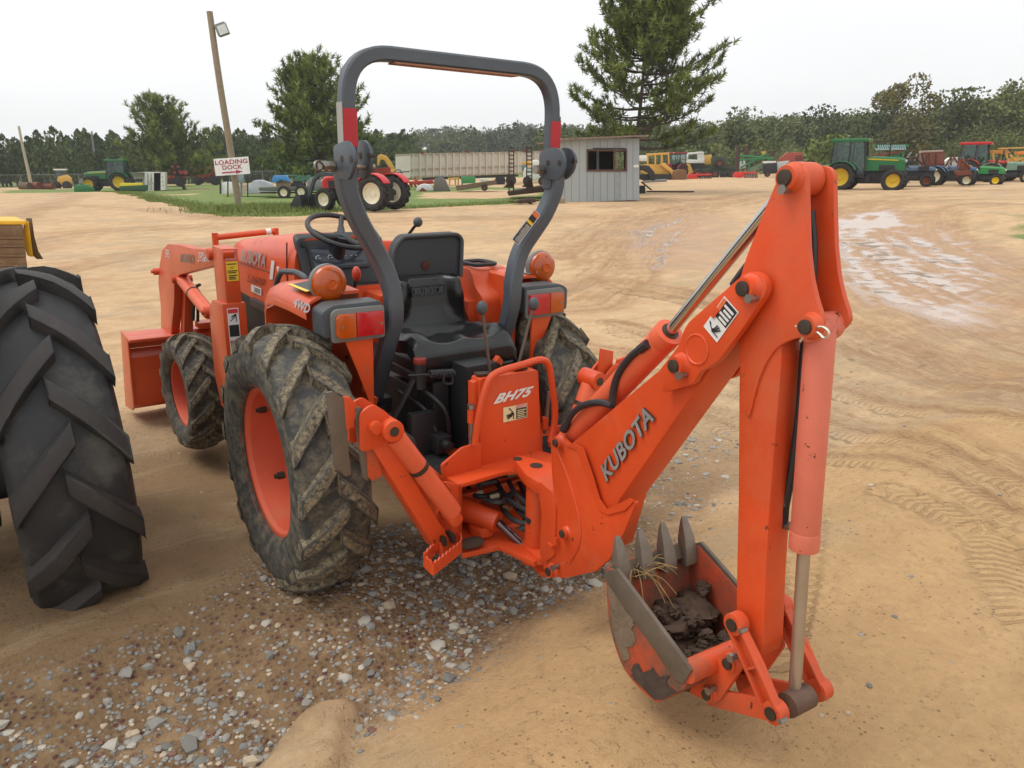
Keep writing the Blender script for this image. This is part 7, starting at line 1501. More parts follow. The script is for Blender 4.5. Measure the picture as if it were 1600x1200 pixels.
# ================================================================== BEHIND THE SHED, TO THE RIGHT
sp, e = junk('loader_attachment', 'black bent loader arms standing by the right wall of the shed', 'attachment', 1010, 286, 64.0, [('arm', BLK, [(999, 258), (1010, 258), (1018, 266), (1024, 282), (1019, 284), (1012, 270), (1003, 266), (999, 268)], 0, .3, .03), ('arm', BLK, [(1003, 258), (1014, 259), (1022, 268), (1027, 281), (1022, 283), (1015, 270), (1006, 266)], .9, 1.2, .03), ('cross', BLK, [(999, 272), (1016, 272), (1018, 284), (1010, 284), (999, 280)], .3, .9, .03), ('base', GRM, [(1004, 282), (1042, 280), (1042, 284), (1006, 286)], 0, 1.0, .02)])
sp, e = junk('crawler_loader', 'yellow crawler loader with a brown bucket right of the shed', 'loader', 1040, 282, 80.0, [('body', YEL, [(1000, 258), (1012, 256), (1034, 257), (1044, 264), (1046, 274), (1012, 274), (1000, 268)], .3, 2.2, .06), ('bucket', Mq('bucket_brown', (118, 84, 56), .75, dirt=.2), [(1051, 268), (1062, 264), (1072, 266), (1074, 279), (1064, 282), (1050, 281)], -.3, 2.4, .05), ('lift_arm', YEL, [(1030, 256), (1038, 254), (1052, 266), (1060, 276), (1054, 279), (1046, 268)], -.1, .2, .03), ('roof', YEL, [(1010, 240), (1046, 238), (1046, 241), (1010, 243.5)], .2, 2.2, .03), ('cab_glass', CAG, [(1013, 245), (1022, 245), (1022, 256), (1013, 256)], .5, 1.8, 0)], [('cab_post', YEL, [((1012, 242), (1012, 258), .09), ((1024, 241), (1024, 258), .09), ((1034, 240), (1034, 258), .09), ((1044, 239), (1045, 256), .08)])])
mb = SB_(sp); mb.pr(roundpoly([(1006, 272, 0), (1046, 272, 0), (1050, 279, 0), (1046, 283, 0), (1008, 284, 0), (1002, 278, 0)], 4, 3), -.1, .4); mb.build('track', BLK, e)
junk('white_tank', 'long white tank behind the yellow crawler loader', 'tank', 1050, 262, 110.0, [('tank', WHP, [(998, 243), (1012, 242.5), (1012, 252), (998, 252)], 0, 1.6, .2), ('tank', WHP, [(1050, 243), (1076, 241.5), (1076, 249), (1050, 250)], 0, 1.6, .2)])
sp, e = junk('combine_harvester', 'white combine harvester with wide dark cab windows behind the army truck', 'combine', 1090, 276, 98.0, [('body', WHP, [(1066, 250), (1078, 249), (1100, 250), (1101, 255), (1066, 255)], 0, 2.6, .04), ('engine', DRU_, [(1078, 255), (1100, 255), (1103, 264), (1078, 265)], .2, 2.4, .03), ('cab_glass', CAG, [(1076, 241), (1095, 239), (1097, 249), (1075, 250)], .3, 2.2, 0), ('cab_roof', WHP, [(1074, 238.5), (1098, 236.5), (1101, 239), (1074, 242)], .1, 2.4, .05), ('cab_post', WHP, [(1089, 239), (1100, 237), (1101, 250), (1090, 250)], .2, .3, 0), ('grain_tank', YEL, [(1100, 243), (1112, 241), (1113, 256), (1100, 257)], .2, 2.4, .06), ('feeder', YEL, [(1070, 257), (1078, 256), (1084, 270), (1074, 272)], -.2, .6, .04)])
wheel_at(sp, e, 1088, 268, .7); wheel_at(sp, e, 1104, 270, .5)
# army truck
sp, e = junk('army_truck', 'olive army truck with the spare wheel behind its cab', 'truck', 1120, 278, 95.0, [('cab', OLV, [(1112, 246), (1118, 244), (1134, 244.5), (1136, 250), (1136, 264), (1112, 264)], .2, 2.2, .04), ('bonnet', OLV, [(1136, 259), (1148, 260), (1150, 264), (1150, 269), (1136, 269)], .3, 2.1, .04), ('bed', OLV, [(1088, 265), (1112, 263), (1136, 264), (1136, 268), (1088, 269)], .3, 2.1, .02), ('fuel_tank', BLK, [(1125, 267), (1143, 267), (1143, 276), (1125, 277)], .0, .5, .05), ('window', CAG, [(1129, 247), (1134, 247), (1134, 254), (1129, 254)], .15, .22, 0)])
wheel_at(sp, e, 1124.5, 255, .55, d=.12); wheel_at(sp, e, 1092, 271, .55); wheel_at(sp, e, 1105, 271.5, .55); wheel_at(sp, e, 1117, 272, .58); wheel_at(sp, e, 1144.5, 271.5, .58)
def tiller(x0, x1, yb, dist, label):
    H = 10; RD = Mq('tiller_red', (205, 44, 34), .45)
    sp, e = junk('rotary_tiller', label, 'tiller', (x0 + x1) / 2, yb, dist, [('hood', RD, [(x0, yb - 4), (x0 + 4, yb - H), (x0 + 14, yb - H * .85), (x0 + 18, yb - 3), (x0 + 12, yb), (x0, yb - 1)], 0, .9, .04), ('mast', RD, [(x0 + 12, yb - 5), (x0 + 15, yb - H * 1.15), (x0 + 17, yb - H * 1.1), (x0 + 18, yb - 4)], .3, .5, .02), ('frame', RD, [(x0 + 17, yb - 9), (x1, yb - 9.5), (x1, yb - 7.5), (x0 + 17, yb - 6)], .1, .5, .02)])
    mb = SB_(sp)
    for i in range(9): x = x0 + 17 + (x1 - x0 - 18) * i / 8; mb.bx(x - .8, yb - 7, x + .8, yb, .1, .5)
    mb.build('tine', DRU, e)['kind'] = 'stuff'
tiller(1073, 1112, 281, 84.0, 'bright red tiller in front of the rear wheels of the army truck'); tiller(1146, 1184, 278, 88.0, 'bright red tiller right of the army truck bonnet')
for a, b, lb in (((1150, 258), (1154, 230), 'leaning brown auger post above the army truck bonnet'), ((1170, 250), (1166, 228), 'short brown auger post among the green frames'), ((1208, 250), (1207, 236), 'brown post at the right end of the green frames')):
    sp = Spot(a[0], a[1] + 22, 104.0); e = thing('auger', sp, lb, 'auger'); mb = SB_(sp); mb.bar((a[0], a[1] + 20), b, .30, 0, 8); mb.build('tube', DRU, e)
GFR = Mq('planter_green', (40, 116, 66), .55)
sp, e = junk('planter', 'green folding planter frame behind the black generator trailer', 'planter', 1185, 272, 98.0, [('apron', Mq('grey_belt', (112, 118, 100), .7), [(1162, 267), (1196, 252), (1200, 258), (1170, 272)], .2, .6, 0), ('seat', YEL, [(1190, 237), (1197, 236), (1196, 241), (1191, 241)], .2, .6, .02)], [('beam', GFR, [((1156, 243), (1209, 248), .14), ((1156, 250), (1196, 248), .12), ((1157, 262), (1198, 240), .12), ((1176, 242), (1168, 268), .12), ((1204, 244), (1200, 262), .12), ((1184, 262), (1209, 246), .10), ((1160, 243), (1160, 256), .1)])])
junk('white_cabinet', 'pale machine cab among the green planter frames', 'machine', 1160, 270, 106.0, [('body', Mq('pale_grey_paint', (188, 194, 190), .5), [(1154, 253), (1168, 250), (1170, 262), (1154, 264)], 0, 1.4, .04)])
sp, e = junk('generator_trailer', 'black generator trailer with a white top left of the boom tip', 'trailer', 1203, 274, 90.0, [('box', BLK, [(1192, 255), (1214, 253), (1215, 271), (1193, 272)], 0, 1.6, .04), ('top', WHP, [(1192, 252), (1212, 251.5), (1214, 255), (1193, 256)], .0, 1.6, .03), ('side_box', Mq('silver_box', (176, 180, 180), .45), [(1214, 253), (1233, 251), (1233, 269), (1215, 271)], .3, 1.8, .03), ('drawbar', GRM, [(1186, 271), (1196, 268), (1196, 270), (1187, 273)], .4, .6, 0)]); wheel_at(sp, e, 1199, 272, .32)
sp, e = junk('field_machine', 'red brown sloping machine housing beyond the boom tip', 'machine', 1237, 268, 100.0, [('housing', Mq('brick_red_paint', (150, 62, 48), .65), [(1218, 248), (1228, 240), (1231, 238), (1253, 238), (1258, 258), (1258, 268), (1220, 268)], 0, 2.4, .05), ('vent', DRU, [(1243, 244), (1254, 243), (1256, 255), (1245, 257)], -.04, .05, 0)])
for i in range(4): mb = SB_(sp); mb.pr([(1244 + i * .4, 246 + i * 3), (1254.5 + i * .4, 245 + i * 3), (1254.7 + i * .4, 246.2 + i * 3), (1244.2 + i * .4, 247.2 + i * 3)], -.1, -.03); mb.build('slat', MATS['brick_red_paint'], e)
for i, (x, m_, lb) in enumerate(((1262, YEL, 'small yellow implement left of the right-hand green tractor'), (1272, WHP, 'pale vehicle left of the right-hand green tractor'), (1283, Mq('dull_green', (88, 108, 88), .6), 'dull green implement close to the right-hand green tractor'))):
    junk('implement', lb, 'implement', x, 277, 92.0 + i, [('body', m_, [(x - 7, 266), (x - 5, 258), (x + 5, 257), (x + 8, 268), (x + 7, 274), (x - 7, 275)], 0, 1.5, .06), ('window', CAG, [(x - 4, 260), (x + 3, 259), (x + 3, 263), (x - 4, 264)], -.05, .05, 0)], [('leg', BLK, [((x - 5, 274), (x - 5, 279), .08), ((x + 5, 273), (x + 5, 279), .08)])])
# behind the right-hand row
sp, e = junk('harvester_header', 'green harvester header with a pale toothed reel behind the large green tractor', 'header', 1392, 290, 60.0, [('trough', DGR, [(1366, 226), (1420, 225.5), (1421, 229), (1400, 236), (1368, 231)], 0, 1.2, .02), ('side', Mq('mid_green_paint', (60, 120, 70), .55), [(1378, 250), (1400, 237), (1414, 236), (1410, 262), (1385, 268)], .3, .5, .02), ('rust_beam', RSB, [(1358, 243), (1408, 235), (1410, 238), (1360, 247)], -.1, .1, .01)], [('stand', GFR, [((1376, 250), (1376, 290), .08), ((1410, 240), (1404, 290), .08)])])
mb = SB_(sp)
for i in range(13): x = 1372 + i * 3.4; mb.bar((x, 227), (x + 2, 234), .05, -.1)
mb.bar((1368, 233.5), (1412, 233), .05, -.1); mb.build('reel', Mq('pale_blue_steel', (150, 178, 186), .5), e)['kind'] = 'stuff'
sp, e = junk('loader_mast', 'dark hydraulic frame between the two blue tractors', 'implement', 1425, 286, 57.0, [('plate', BLK, [(1411, 252), (1430, 250), (1436, 256), (1412, 258)], .2, .6, .02)], [('rod', GRM, [((1412, 254), (1424, 238), .05), ((1428, 252), (1433, 240), .06), ((1444, 258), (1450, 276), .08), ((1420, 258), (1420, 286), .05)])])
sp, e = junk('box_trailer', 'rusty brown high sided box trailer behind the blue tractors', 'trailer', 1460, 282, 62.0, [('box', Mq('rusty_box', (116, 70, 56), .85, var=.25, scale=1.5), [(1440, 238), (1476, 236), (1476, 270), (1470, 275), (1440, 273)], .2, 2.2, .02), ('rim', Mq('pale_rust', (170, 150, 138), .8), [(1440, 235.5), (1474, 234), (1474, 237), (1440, 238.5)], .15, 2.3, .02)])
for x in (1452, 1463): mb = SB_(sp); mb.bx(x, 239, x + 1.5, 271, .1, .2); mb.build('stake', RSB, e)
mb = SB_(sp); mb.bx(1440, 255, 1476, 256.5, .12, .2); mb.build('stake', RSB, e); wheel_at(sp, e, 1450, 276, .4); wheel_at(sp, e, 1468, 277, .4)
sp, e = junk('parked_car', 'white car with dark windows behind the rusty box trailer', 'car', 1493, 276, 66.0, [('body', WHP, [(1471, 257), (1476, 253), (1484, 246), (1508, 245.5), (1514, 252), (1515, 268), (1471, 268)], 0, 1.7, .06), ('window', CAG, [(1477, 253), (1485, 247.5), (1495, 247), (1495, 253)], -.02, 1.72, 0), ('window', CAG, [(1497, 247), (1506, 247), (1511, 252.5), (1497, 253)], -.02, 1.72, 0)]); wheel_at(sp, e, 1480, 269, .34); wheel_at(sp, e, 1507, 269, .34)
junk('rotary_cutter', 'rusty brown rotary cutter between the blue and the small green tractor', 'cutter', 1505, 290, 51.5, [('deck', RSB, [(1493, 268), (1516, 266), (1520, 272), (1496, 275)], -.2, 1.0, .03), ('gearbox', RSB, [(1500, 256), (1512, 254), (1514, 266), (1500, 268)], .2, .6, .04)], [('brace', RSB, [((1494, 268), (1500, 248), .05), ((1500, 248), (1516, 262), .05), ((1484, 256), (1492, 244), .05), ((1498, 268), (1498, 280), .04), ((1516, 268), (1516, 280), .04)])])
junk('machine_parts', 'dark pile of machine parts behind the faded grey green tractor', 'machine parts', 1570, 276, 68.0, [('pile', BLK, [(1552, 262), (1562, 250), (1578, 252), (1588, 256), (1590, 270), (1552, 270)], 0, 1.2, .08)])
sp, e = junk('field_machine', 'yellow and rust coloured machine with a tattered roof at the right edge', 'machine', 1585, 280, 72.0, [('roof', Mq('rust_yellow', (178, 122, 56), .75, var=.25, scale=2), [(1545, 235), (1574, 233), (1580, 239), (1570, 241), (1548, 240)], .2, 2.0, .02), ('body', YEL, [(1580, 247), (1612, 244), (1618, 270), (1582, 268)], .2, 2.0, .05), ('orange_hood', Mq('orange_hood', (214, 128, 44), .5), [(1588, 237), (1616, 235), (1618, 241), (1590, 242)], 0, 1.5, .03)], [('post', YEL, [((1552, 240), (1553, 258), .06), ((1572, 240), (1578, 262), .07), ((1578, 242), (1598, 264), .09), ((1590, 242), (1590, 262), .06), ((1560, 232), (1600, 231), .05)])])
sp, e = junk('field_machine', 'green machine just right of the tractor with red cab roof', 'machine', 1545, 278, 70.0, [('body', DGR, [(1540, 244), (1548, 243), (1549, 256), (1540, 257)], 0, .8, .03)])
# things lying on the bare ground
junk('steel_beam', 'rusty steel beam lying on the ground right of the shed', 'beam', 1055, 301, 44.0, [('beam', DRU, [(1010, 298), (1085, 298.5), (1085, 300.5), (1010, 300.5)], 0, .15, 0), ('brace', DRU, [(1000, 284), (1004, 284), (1020, 297), (1016, 297)], .1, .2, 0), ('motor', BLK, [(998, 290), (1008, 290), (1009, 304), (998, 304)], -.1, .4, .04)])
# chain link fence in front of the left wood: posts, rails and the wire between them
def fence(A, B, label):
    P0, P1 = WD(*A), WD(*B); e = empty('chain_link_fence', P0, 0, label, 'fence'); n = int(np.linalg.norm(P1 - P0) / 3); H = 1.7; u = (P1 - P0) / n
    me = None
    for i in range(n + 1):
        p = u * i
        if me is None: mb = MB(); mb.cyl((0, 0, -.3), (0, 0, H), .04, 6); me = mb.mesh('post', GRM)
        link('post', me, e, loc=p)
    mb = MB()
    for z in (.1, H - .03): mb.tube([np.array([0, 0, z]), P1 - P0 + np.array([0, 0, z])], .025, 5)
    mb.build('rail', GRM, e); mb = MB()
    for i in range(n * 5): p = u * (i / 5); q = u * ((i + 5) / 5); mb.add([p + [0, 0, .1], p + [0, 0, .115], q + [0, 0, H], q + [0, 0, H - .015]], [(0, 1, 2, 3)]); mb.add([q + [0, 0, .1], q + [0, 0, .115], p + [0, 0, H], p + [0, 0, H - .015]], [(0, 1, 2, 3)])
    mb.build('wire_mesh', GRM, e)['kind'] = 'stuff'
fence((-60, 297, 112), (250, 291, 112), 'chain link fence along the left wood, left of the container'); fence((275, 290, 112), (520, 287, 100), 'chain link fence behind the sign and the middle pine')

for px, py, d, lb, bars in ((1440, 290, 53.0, 'bent dark hydraulic pipes standing on the worn blue tractor', [((1404, 262), (1412, 248), .05), ((1412, 248), (1430, 246), .05), ((1430, 246), (1442, 258), .05), ((1424, 262), (1431, 238), .045), ((1431, 238), (1434, 236), .045), ((1446, 262), (1440, 240), .05), ((1416, 268), (1416, 286), .06), ((1440, 262), (1450, 284), .06)]),
                          (1500, 284, 57.5, 'tangle of rusty bars above the hoods of the small tractors', [((1476, 262), (1488, 242), .05), ((1488, 242), (1500, 260), .05), ((1486, 240), (1486, 262), .05), ((1500, 258), (1520, 246), .05), ((1498, 246), (1498, 272), .06), ((1510, 244), (1512, 272), .06), ((1482, 262), (1516, 262), .05), ((1520, 262), (1560, 258), .05), ((1556, 262), (1562, 240), .05)])):
    junk('implement', lb, 'implement', px, py, d, [('plate', DRU, [(px - 22, 264), (px + 8, 262), (px + 8, 268), (px - 22, 270)], .2, .7, .02)], [('pipe', DRU, bars)])
# ================================================================== TREES
def leafmat(name, col, var=.45, sc=.5, tip=None):
    m = bpy.data.materials.new(name); m.use_nodes = True; t = m.node_tree; b = t.nodes['Principled BSDF']; L = t.links.new
    at = N(t, 'ShaderNodeAttribute'); at.attribute_name = 'tone'; g = N(t, 'ShaderNodeNewGeometry')
    n = N(t, 'ShaderNodeTexNoise'); n.inputs['Scale'].default_value = sc; n.inputs['Detail'].default_value = 5; L(g.outputs['Position'], n.inputs['Vector'])
    a = N(t, 'ShaderNodeMath', operation='ADD'); L(at.outputs['Fac'], a.inputs[0]); L(n.outputs['Fac'], a.inputs[1])
    r = N(t, 'ShaderNodeMapRange'); r.inputs['From Min'].default_value = .5; r.inputs['From Max'].default_value = 1.5; r.inputs['To Min'].default_value = 1 - var; r.inputs['To Max'].default_value = 1 + var; L(a.outputs[0], r.inputs['Value'])
    x = N(t, 'ShaderNodeMix', data_type='RGBA'); x.inputs[6].default_value = (*col, 1); x.inputs[7].default_value = (*(tip or (col[0] * 1.5, col[1] * 1.25, col[2])), 1); L(at.outputs['Fac'], x.inputs['Factor'])
    v = N(t, 'ShaderNodeVectorMath', operation='SCALE'); L(x.outputs[2], v.inputs[0]); L(r.outputs[0], v.inputs['Scale']); L(v.outputs[0], b.inputs['Base Color']); b.inputs['Roughness'].default_value = .7; b.inputs['Specular IOR Level'].default_value = .25
    return m
BARK = mat('pine_bark', (.075, .055, .042), .9, var=.3, scale=3, bump=.6, bumpscale=12)
def raw_mesh(name, V, F, tone, mats):
    V = np.asarray(V, np.float32); F = np.asarray(F, np.int32); k = F.shape[1]; me = bpy.data.meshes.new(name); me.vertices.add(len(V)); me.vertices.foreach_set('co', V.ravel())
    me.loops.add(F.size); me.loops.foreach_set('vertex_index', F.ravel()); me.polygons.add(len(F)); me.polygons.foreach_set('loop_start', (np.arange(len(F)) * k).astype(np.int32)); me.update(calc_edges=True)
    at = me.attributes.new('tone', 'FLOAT', 'POINT'); at.data.foreach_set('value', np.asarray(tone, np.float32)); me.materials.append(mats); return me
NEEDLE = leafmat('pine_needles', (.070, .108, .025), .45, .8, (.18, .22, .055))
NRS = np.random.RandomState(5)
def tufts(pos, dirs, ln, tone, nb=16, wd=.030):
    """brushes of needles at branch tips: nb long thin triangles round each direction"""
    n = len(pos); pos = np.repeat(pos, nb, 0); d = np.repeat(dirs, nb, 0); l = np.repeat(ln, nb) * NRS.uniform(.7, 1.1, n * nb)
    off = NRS.uniform(-.55, .15, n * nb)[:, None] * np.repeat(ln, nb)[:, None]; base = pos + d * off
    q = d * NRS.uniform(.3, .95, (n * nb, 1)) + NRS.normal(0, .55, (n * nb, 3)); q /= np.linalg.norm(q, axis=1)[:, None] + 1e-6
    s = np.cross(q, NRS.normal(0, 1, (n * nb, 3))); s /= np.linalg.norm(s, axis=1)[:, None] + 1e-6; w = wd * NRS.uniform(.7, 1.3, (n * nb, 1)) * (np.repeat(ln, nb)[:, None] / .4)
    a = base + s * w; b = base - s * w; c = base + q * (l * .8)[:, None]
    V = np.stack([a, b, c], 1).reshape(-1, 3); F = np.arange(len(V)).reshape(-1, 3); return V, F, np.repeat(np.repeat(tone, nb), 3)
def pine(name, label, px, py, dist, H, prof, leaders=1, seed=1, lean=(0, 0), zb=.12, dens=1.0, tl=.42, skew=0.0, tr=.17):
    """prof(t): crown radius at the height fraction t"""
    r_ = np.random.RandomState(seed); sp = Spot(px, py, dist); e = thing(name, sp, label, 'pine tree'); mb = MB(); P, D, Ln, Tn = [], [], [], []
    ax = lambda t: np.array([lean[0] * t + .12 * math.sin(t * 6 + seed), lean[1] * t + .1 * math.cos(t * 5), H * t]); stems = [(ax, 0.0, 1.0)]
    mb.tube([ax(t) - ([0, 0, .4] if t == 0 else [0, 0, 0]) for t in np.linspace(0, .98, 14)], list(tr * (1 - np.linspace(0, .94, 14)) + .015), 8)
    for k in range(leaders - 1):
        t0 = r_.uniform(.35, .6); a0 = r_.uniform(0, 6.28); q = np.array([math.cos(a0), math.sin(a0), 0]); t1 = r_.uniform(.78, .95)
        f = (lambda t, t0=t0, q=q: ax(t) + q * (1.3 * ((t - t0) / (1 - t0)) ** .7 if t > t0 else 0)); stems.append((f, t0, t1)); mb.tube([f(t) for t in np.linspace(t0, t1, 8)], list(np.linspace(tr * .45, .02, 8)), 6)
    for f, t0, t1 in stems:
        t = max(zb, t0 + .05)
        while t < t1:
            nb = r_.randint(4, 7); a0 = r_.uniform(0, 6.28)
            for k in range(nb):
                a = a0 + 6.28 * k / nb + r_.uniform(-.3, .3); tt = t + r_.uniform(-.012, .012); R = prof(tt) * r_.uniform(.62, 1.08) * (1 + skew * math.cos(a - AZV)) * (1 if t0 == 0 else .6)
                q = np.array([math.cos(a), math.sin(a), 0]); rise = r_.uniform(.10, .5) + .5 * tt; b0 = f(min(tt, .97)); pts = [b0 + q * R * s + np.array([0, 0, R * (rise * s * s + (.05 - .25 * (1 - tt)) * s)]) for s in np.linspace(0, 1, 6)]
                mb.tube(pts, list(np.linspace(.012 + .022 * R * (1 - tt * .6), .008, 6)), 4, cap=False)
                ns = max(3, int(R * 5.2 * dens))
                for j in range(ns):
                    s = .28 + .72 * (j + r_.uniform(0, 1)) / ns; i0 = min(4, int(s * 5)); c = pts[i0] + (pts[i0 + 1] - pts[i0]) * (s * 5 - i0); side = np.cross(q, [0, 0, 1]) * r_.choice([-1, 1]); l = r_.uniform(.3, 1.0) * min(1.1, .30 * R + .25) * (1.25 - .6 * s)
                    d = nrm(side * r_.uniform(.3, 1) + q * r_.uniform(.3, .9) + np.array([0, 0, r_.uniform(.1, .8)])); tip = c + d * l
                    if l > .35: mb.tube([c, tip], [.012, .006], 3, cap=False)
                    up = nrm(d * .6 + np.array([0, 0, r_.uniform(.5, 1.1)])); P.append(tip); D.append(up); Ln.append(tl * r_.uniform(.8, 1.25)); Tn.append(r_.uniform(0, 1) * .6 + .3 * s)
                    if r_.rand() < .55: P.append(c + d * l * .45); D.append(up); Ln.append(tl * r_.uniform(.7, 1.0)); Tn.append(r_.uniform(0, .6))
                P.append(pts[-1]); D.append(nrm(pts[-1] - pts[-2] + np.array([0, 0, .35 * R]))); Ln.append(tl * 1.15); Tn.append(.8)
            t += r_.uniform(.035, .055) * (1.25 if t < .4 else 1)
        P.append(f(t1)); D.append(np.array([0, 0, 1.0])); Ln.append(tl * 1.3); Tn.append(.8)
    mb.build('trunk', BARK, e, smooth=60); V, F, tn = tufts(np.array(P), np.array(D), np.array(Ln), np.array(Tn)); me = raw_mesh('crown', V, F, tn, NEEDLE); link('crown', me, e); return len(F)
def prof_of(pts): xs, ys = zip(*pts); return lambda t: float(np.interp(t, xs, ys))
nt = pine('pine_tree', 'tall broad pine rising behind the grey shed', 994, 308, 43.0, 11.6, prof_of([(0, 3.0), (.22, 3.9), (.40, 4.2), (.6, 3.6), (.8, 2.9), (.93, 2.1), (1, .5)]), leaders=4, seed=4, skew=.14, zb=.22, tl=.42, dens=1.15, tr=.13)
nt += pine('pine_tree', 'dense pine seen through the left side of the roll bar', 500, 294, 60.0, 9.2, prof_of([(0, 3.0), (.15, 4.2), (.35, 4.5), (.6, 3.2), (.85, 1.9), (1, .4)]), leaders=2, seed=9, skew=.05, zb=.12, tl=.52, dens=.85)
nt += pine('pine_tree', 'rounded pine standing alone before the left pine wood', 289, 297, 88.0, 9.2, prof_of([(0, 3.0), (.2, 4.6), (.45, 4.6), (.65, 3.0), (.85, 2.0), (1, .5)]), leaders=2, seed=15, lean=(-2.4 * VR[0], -2.4 * VR[1]), zb=.18, tl=.58, dens=.8)
print('pine needles', nt)

def wood(name, label, cat, trees, m_, leaf, n_leaf, seed, conifer=False, kind='stuff'):
    """many trees as one mass: leaf sized faces spread through each crown, with trunks showing at the edge"""
    r_ = np.random.RandomState(seed); V, T = [], []; tk = MB()
    for (x, y, z, H, R) in trees:
        n = n_leaf
        if conifer:
            t = r_.rand(n) ** .8; rr = R * (1 - t) ** .5 * np.sqrt(r_.uniform(.25, 1, n)) * (1 + .25 * np.sin(t * 38)); a = r_.uniform(0, 6.28, n); c = np.stack([x + rr * np.cos(a), y + rr * np.sin(a), z + H * (.12 + .88 * t)], 1)
        else:
            nl = r_.randint(7, 12); lc = np.stack([r_.normal(0, .42, nl) * R, r_.normal(0, .42, nl) * R, H * r_.uniform(.22, .86, nl)], 1); lr = R * r_.uniform(.38, .62, nl); k = r_.randint(0, nl, n); d = r_.normal(0, 1, (n, 3)); d /= np.linalg.norm(d, axis=1)[:, None]; d *= (r_.uniform(.55, 1.05, n) ** .6)[:, None]
            c = lc[k] + d * lr[k][:, None] * np.array([1, 1, .85]); c[:, 2] = np.maximum(c[:, 2], .2); c += np.array([x, y, z])
        s = leaf * r_.uniform(.5, 1.2, n) * (H / 11.0) ** .5; u = r_.normal(0, 1, (n, 3)); u /= np.linalg.norm(u, axis=1)[:, None]; w = np.cross(u, r_.normal(0, 1, (n, 3))); w /= np.linalg.norm(w, axis=1)[:, None]
        if conifer: u = u * .55 + np.array([0, 0, .6]); 
        q = np.stack([c + u * s[:, None], c + w * s[:, None] * .6, c - u * s[:, None], c - w * s[:, None] * .6], 1); V.append(q.reshape(-1, 3)); tone = np.clip(r_.rand() * .75 + r_.normal(0, .1, n), 0, 1); T.append(np.repeat(tone, 4))
        tk.tube([(x, y, z - .5), (x, y, z + H * .8)], [.18, .05], 5)
    V = np.concatenate(V); F = np.arange(len(V)).reshape(-1, 4); me = raw_mesh(name, V, F, np.concatenate(T), m_); o = link(name, me); tag(o, label, cat, kind=kind)
    t = tk.build('trunks', BARK, o); t['kind'] = 'stuff'; return o
def polar(az, d): a = rad(az); x, y = CW[0] + d * (VR[0] * math.sin(a) + VF[0] * math.cos(a)), CW[1] + d * (VR[1] * math.sin(a) + VF[1] * math.cos(a)); return x, y
def many(n, az0, az1, d0, d1, h0, h1, rf, seed):
    r_ = np.random.RandomState(seed); A = r_.uniform(az0, az1, n); D = d0 + (d1 - d0) * r_.rand(n) ** .8; x, y = zip(*[polar(a, d) for a, d in zip(A, D)]); x = np.array(x); y = np.array(y); z = ground_z(x, y); H = r_.uniform(h0, h1, n); return [(x[i], y[i], z[i], H[i], H[i] * rf * r_.uniform(.8, 1.2)) for i in range(n)]
PINEW = leafmat('pine_wood_leaves', (.050, .080, .022), .3, .12, (.092, .122, .034)); HILLW = leafmat('hill_wood_leaves', (.052, .076, .024), .4, .05, (.100, .116, .038)); RIGHTW = leafmat('right_wood_leaves', (.064, .090, .024), .35, .09, (.145, .158, .046)); BUSHW = leafmat('bush_leaves', (.095, .125, .034), .4, .4, (.17, .185, .055))
wood('pine_wood', 'dark wall of pines along the left horizon', 'wood', many(340, -46, -7, 120, 175, 6.6, 8.4, .28, 3) + many(200, -46, -7, 117, 130, 3.0, 6.0, .36, 13), PINEW, .36, 520, 4, True)
wood('hill_wood', 'hazy wooded hills in the middle distance behind the trailers', 'wood', many(380, -30, 14, 230, 430, 8, 12, .42, 6), HILLW, .72, 340, 7)
wood('broadleaf_wood', 'mixed green wood rising up the slope on the right', 'wood', many(330, 3, 46, 130, 215, 6.5, 9.6, .42, 8), RIGHTW, .38, 680, 9)
wood('brush', 'low pale green brush at the foot of the right-hand wood', 'brush', many(190, 5, 44, 110, 128, 2.0, 4.4, .60, 18), BUSHW, .28, 360, 19)
def lone_tree(label, px, py, dist, H, R, seed, m_, cat='tree', nm='broadleaf_tree', n=700, leaf=.5):
    sp = Spot(px, py, dist); sp.o[2] = ground_z(sp.o[0], sp.o[1]); e = thing(nm, sp, label, cat); r_ = np.random.RandomState(seed); nl = 11; lc = np.stack([r_.normal(0, .45, nl) * R, r_.normal(0, .45, nl) * R, H * r_.uniform(.25, .88, nl)], 1); lr = R * r_.uniform(.36, .58, nl); k = r_.randint(0, nl, n); d = r_.normal(0, 1, (n, 3)); d /= np.linalg.norm(d, axis=1)[:, None]; d *= (r_.uniform(.5, 1.05, n) ** .6)[:, None]; c = lc[k] + d * lr[k][:, None]; c[:, 2] = np.clip(c[:, 2], .15, H)
    s = leaf * r_.uniform(.5, 1.2, n); u = r_.normal(0, 1, (n, 3)); u /= np.linalg.norm(u, axis=1)[:, None]; w = np.cross(u, r_.normal(0, 1, (n, 3))); w /= np.linalg.norm(w, axis=1)[:, None]; V = np.stack([c + u * s[:, None], c + w * s[:, None] * .6, c - u * s[:, None], c - w * s[:, None] * .6], 1).reshape(-1, 3)
    link('crown', raw_mesh('crown', V, np.arange(len(V)).reshape(-1, 4), np.repeat(np.clip(r_.uniform(.2, .8) + r_.normal(0, .15, n), 0, 1), 4), m_), e); mb = MB(); mb.tube([(0, 0, -.5), (.1, 0, H * .45), (0, .1, H * .8)], [.25, .16, .05], 7)
    for j in range(nl): mb.tube([(.05, 0, H * r_.uniform(.25, .5)), lc[j]], [.08, .02], 4, cap=False)
    mb.build('trunk', BARK, e)
YELW = leafmat('yellow_green_leaves', (.085, .085, .022), .4, .3, (.16, .135, .04)); FRSW = leafmat('fresh_leaves', (.075, .115, .018), .4, .4, (.12, .16, .03))
lone_tree('tall olive tree standing above the wood behind the large green tractor', 1390, 270, 122, 12.0, 3.4, 1, YELW, n=2400, leaf=.28)
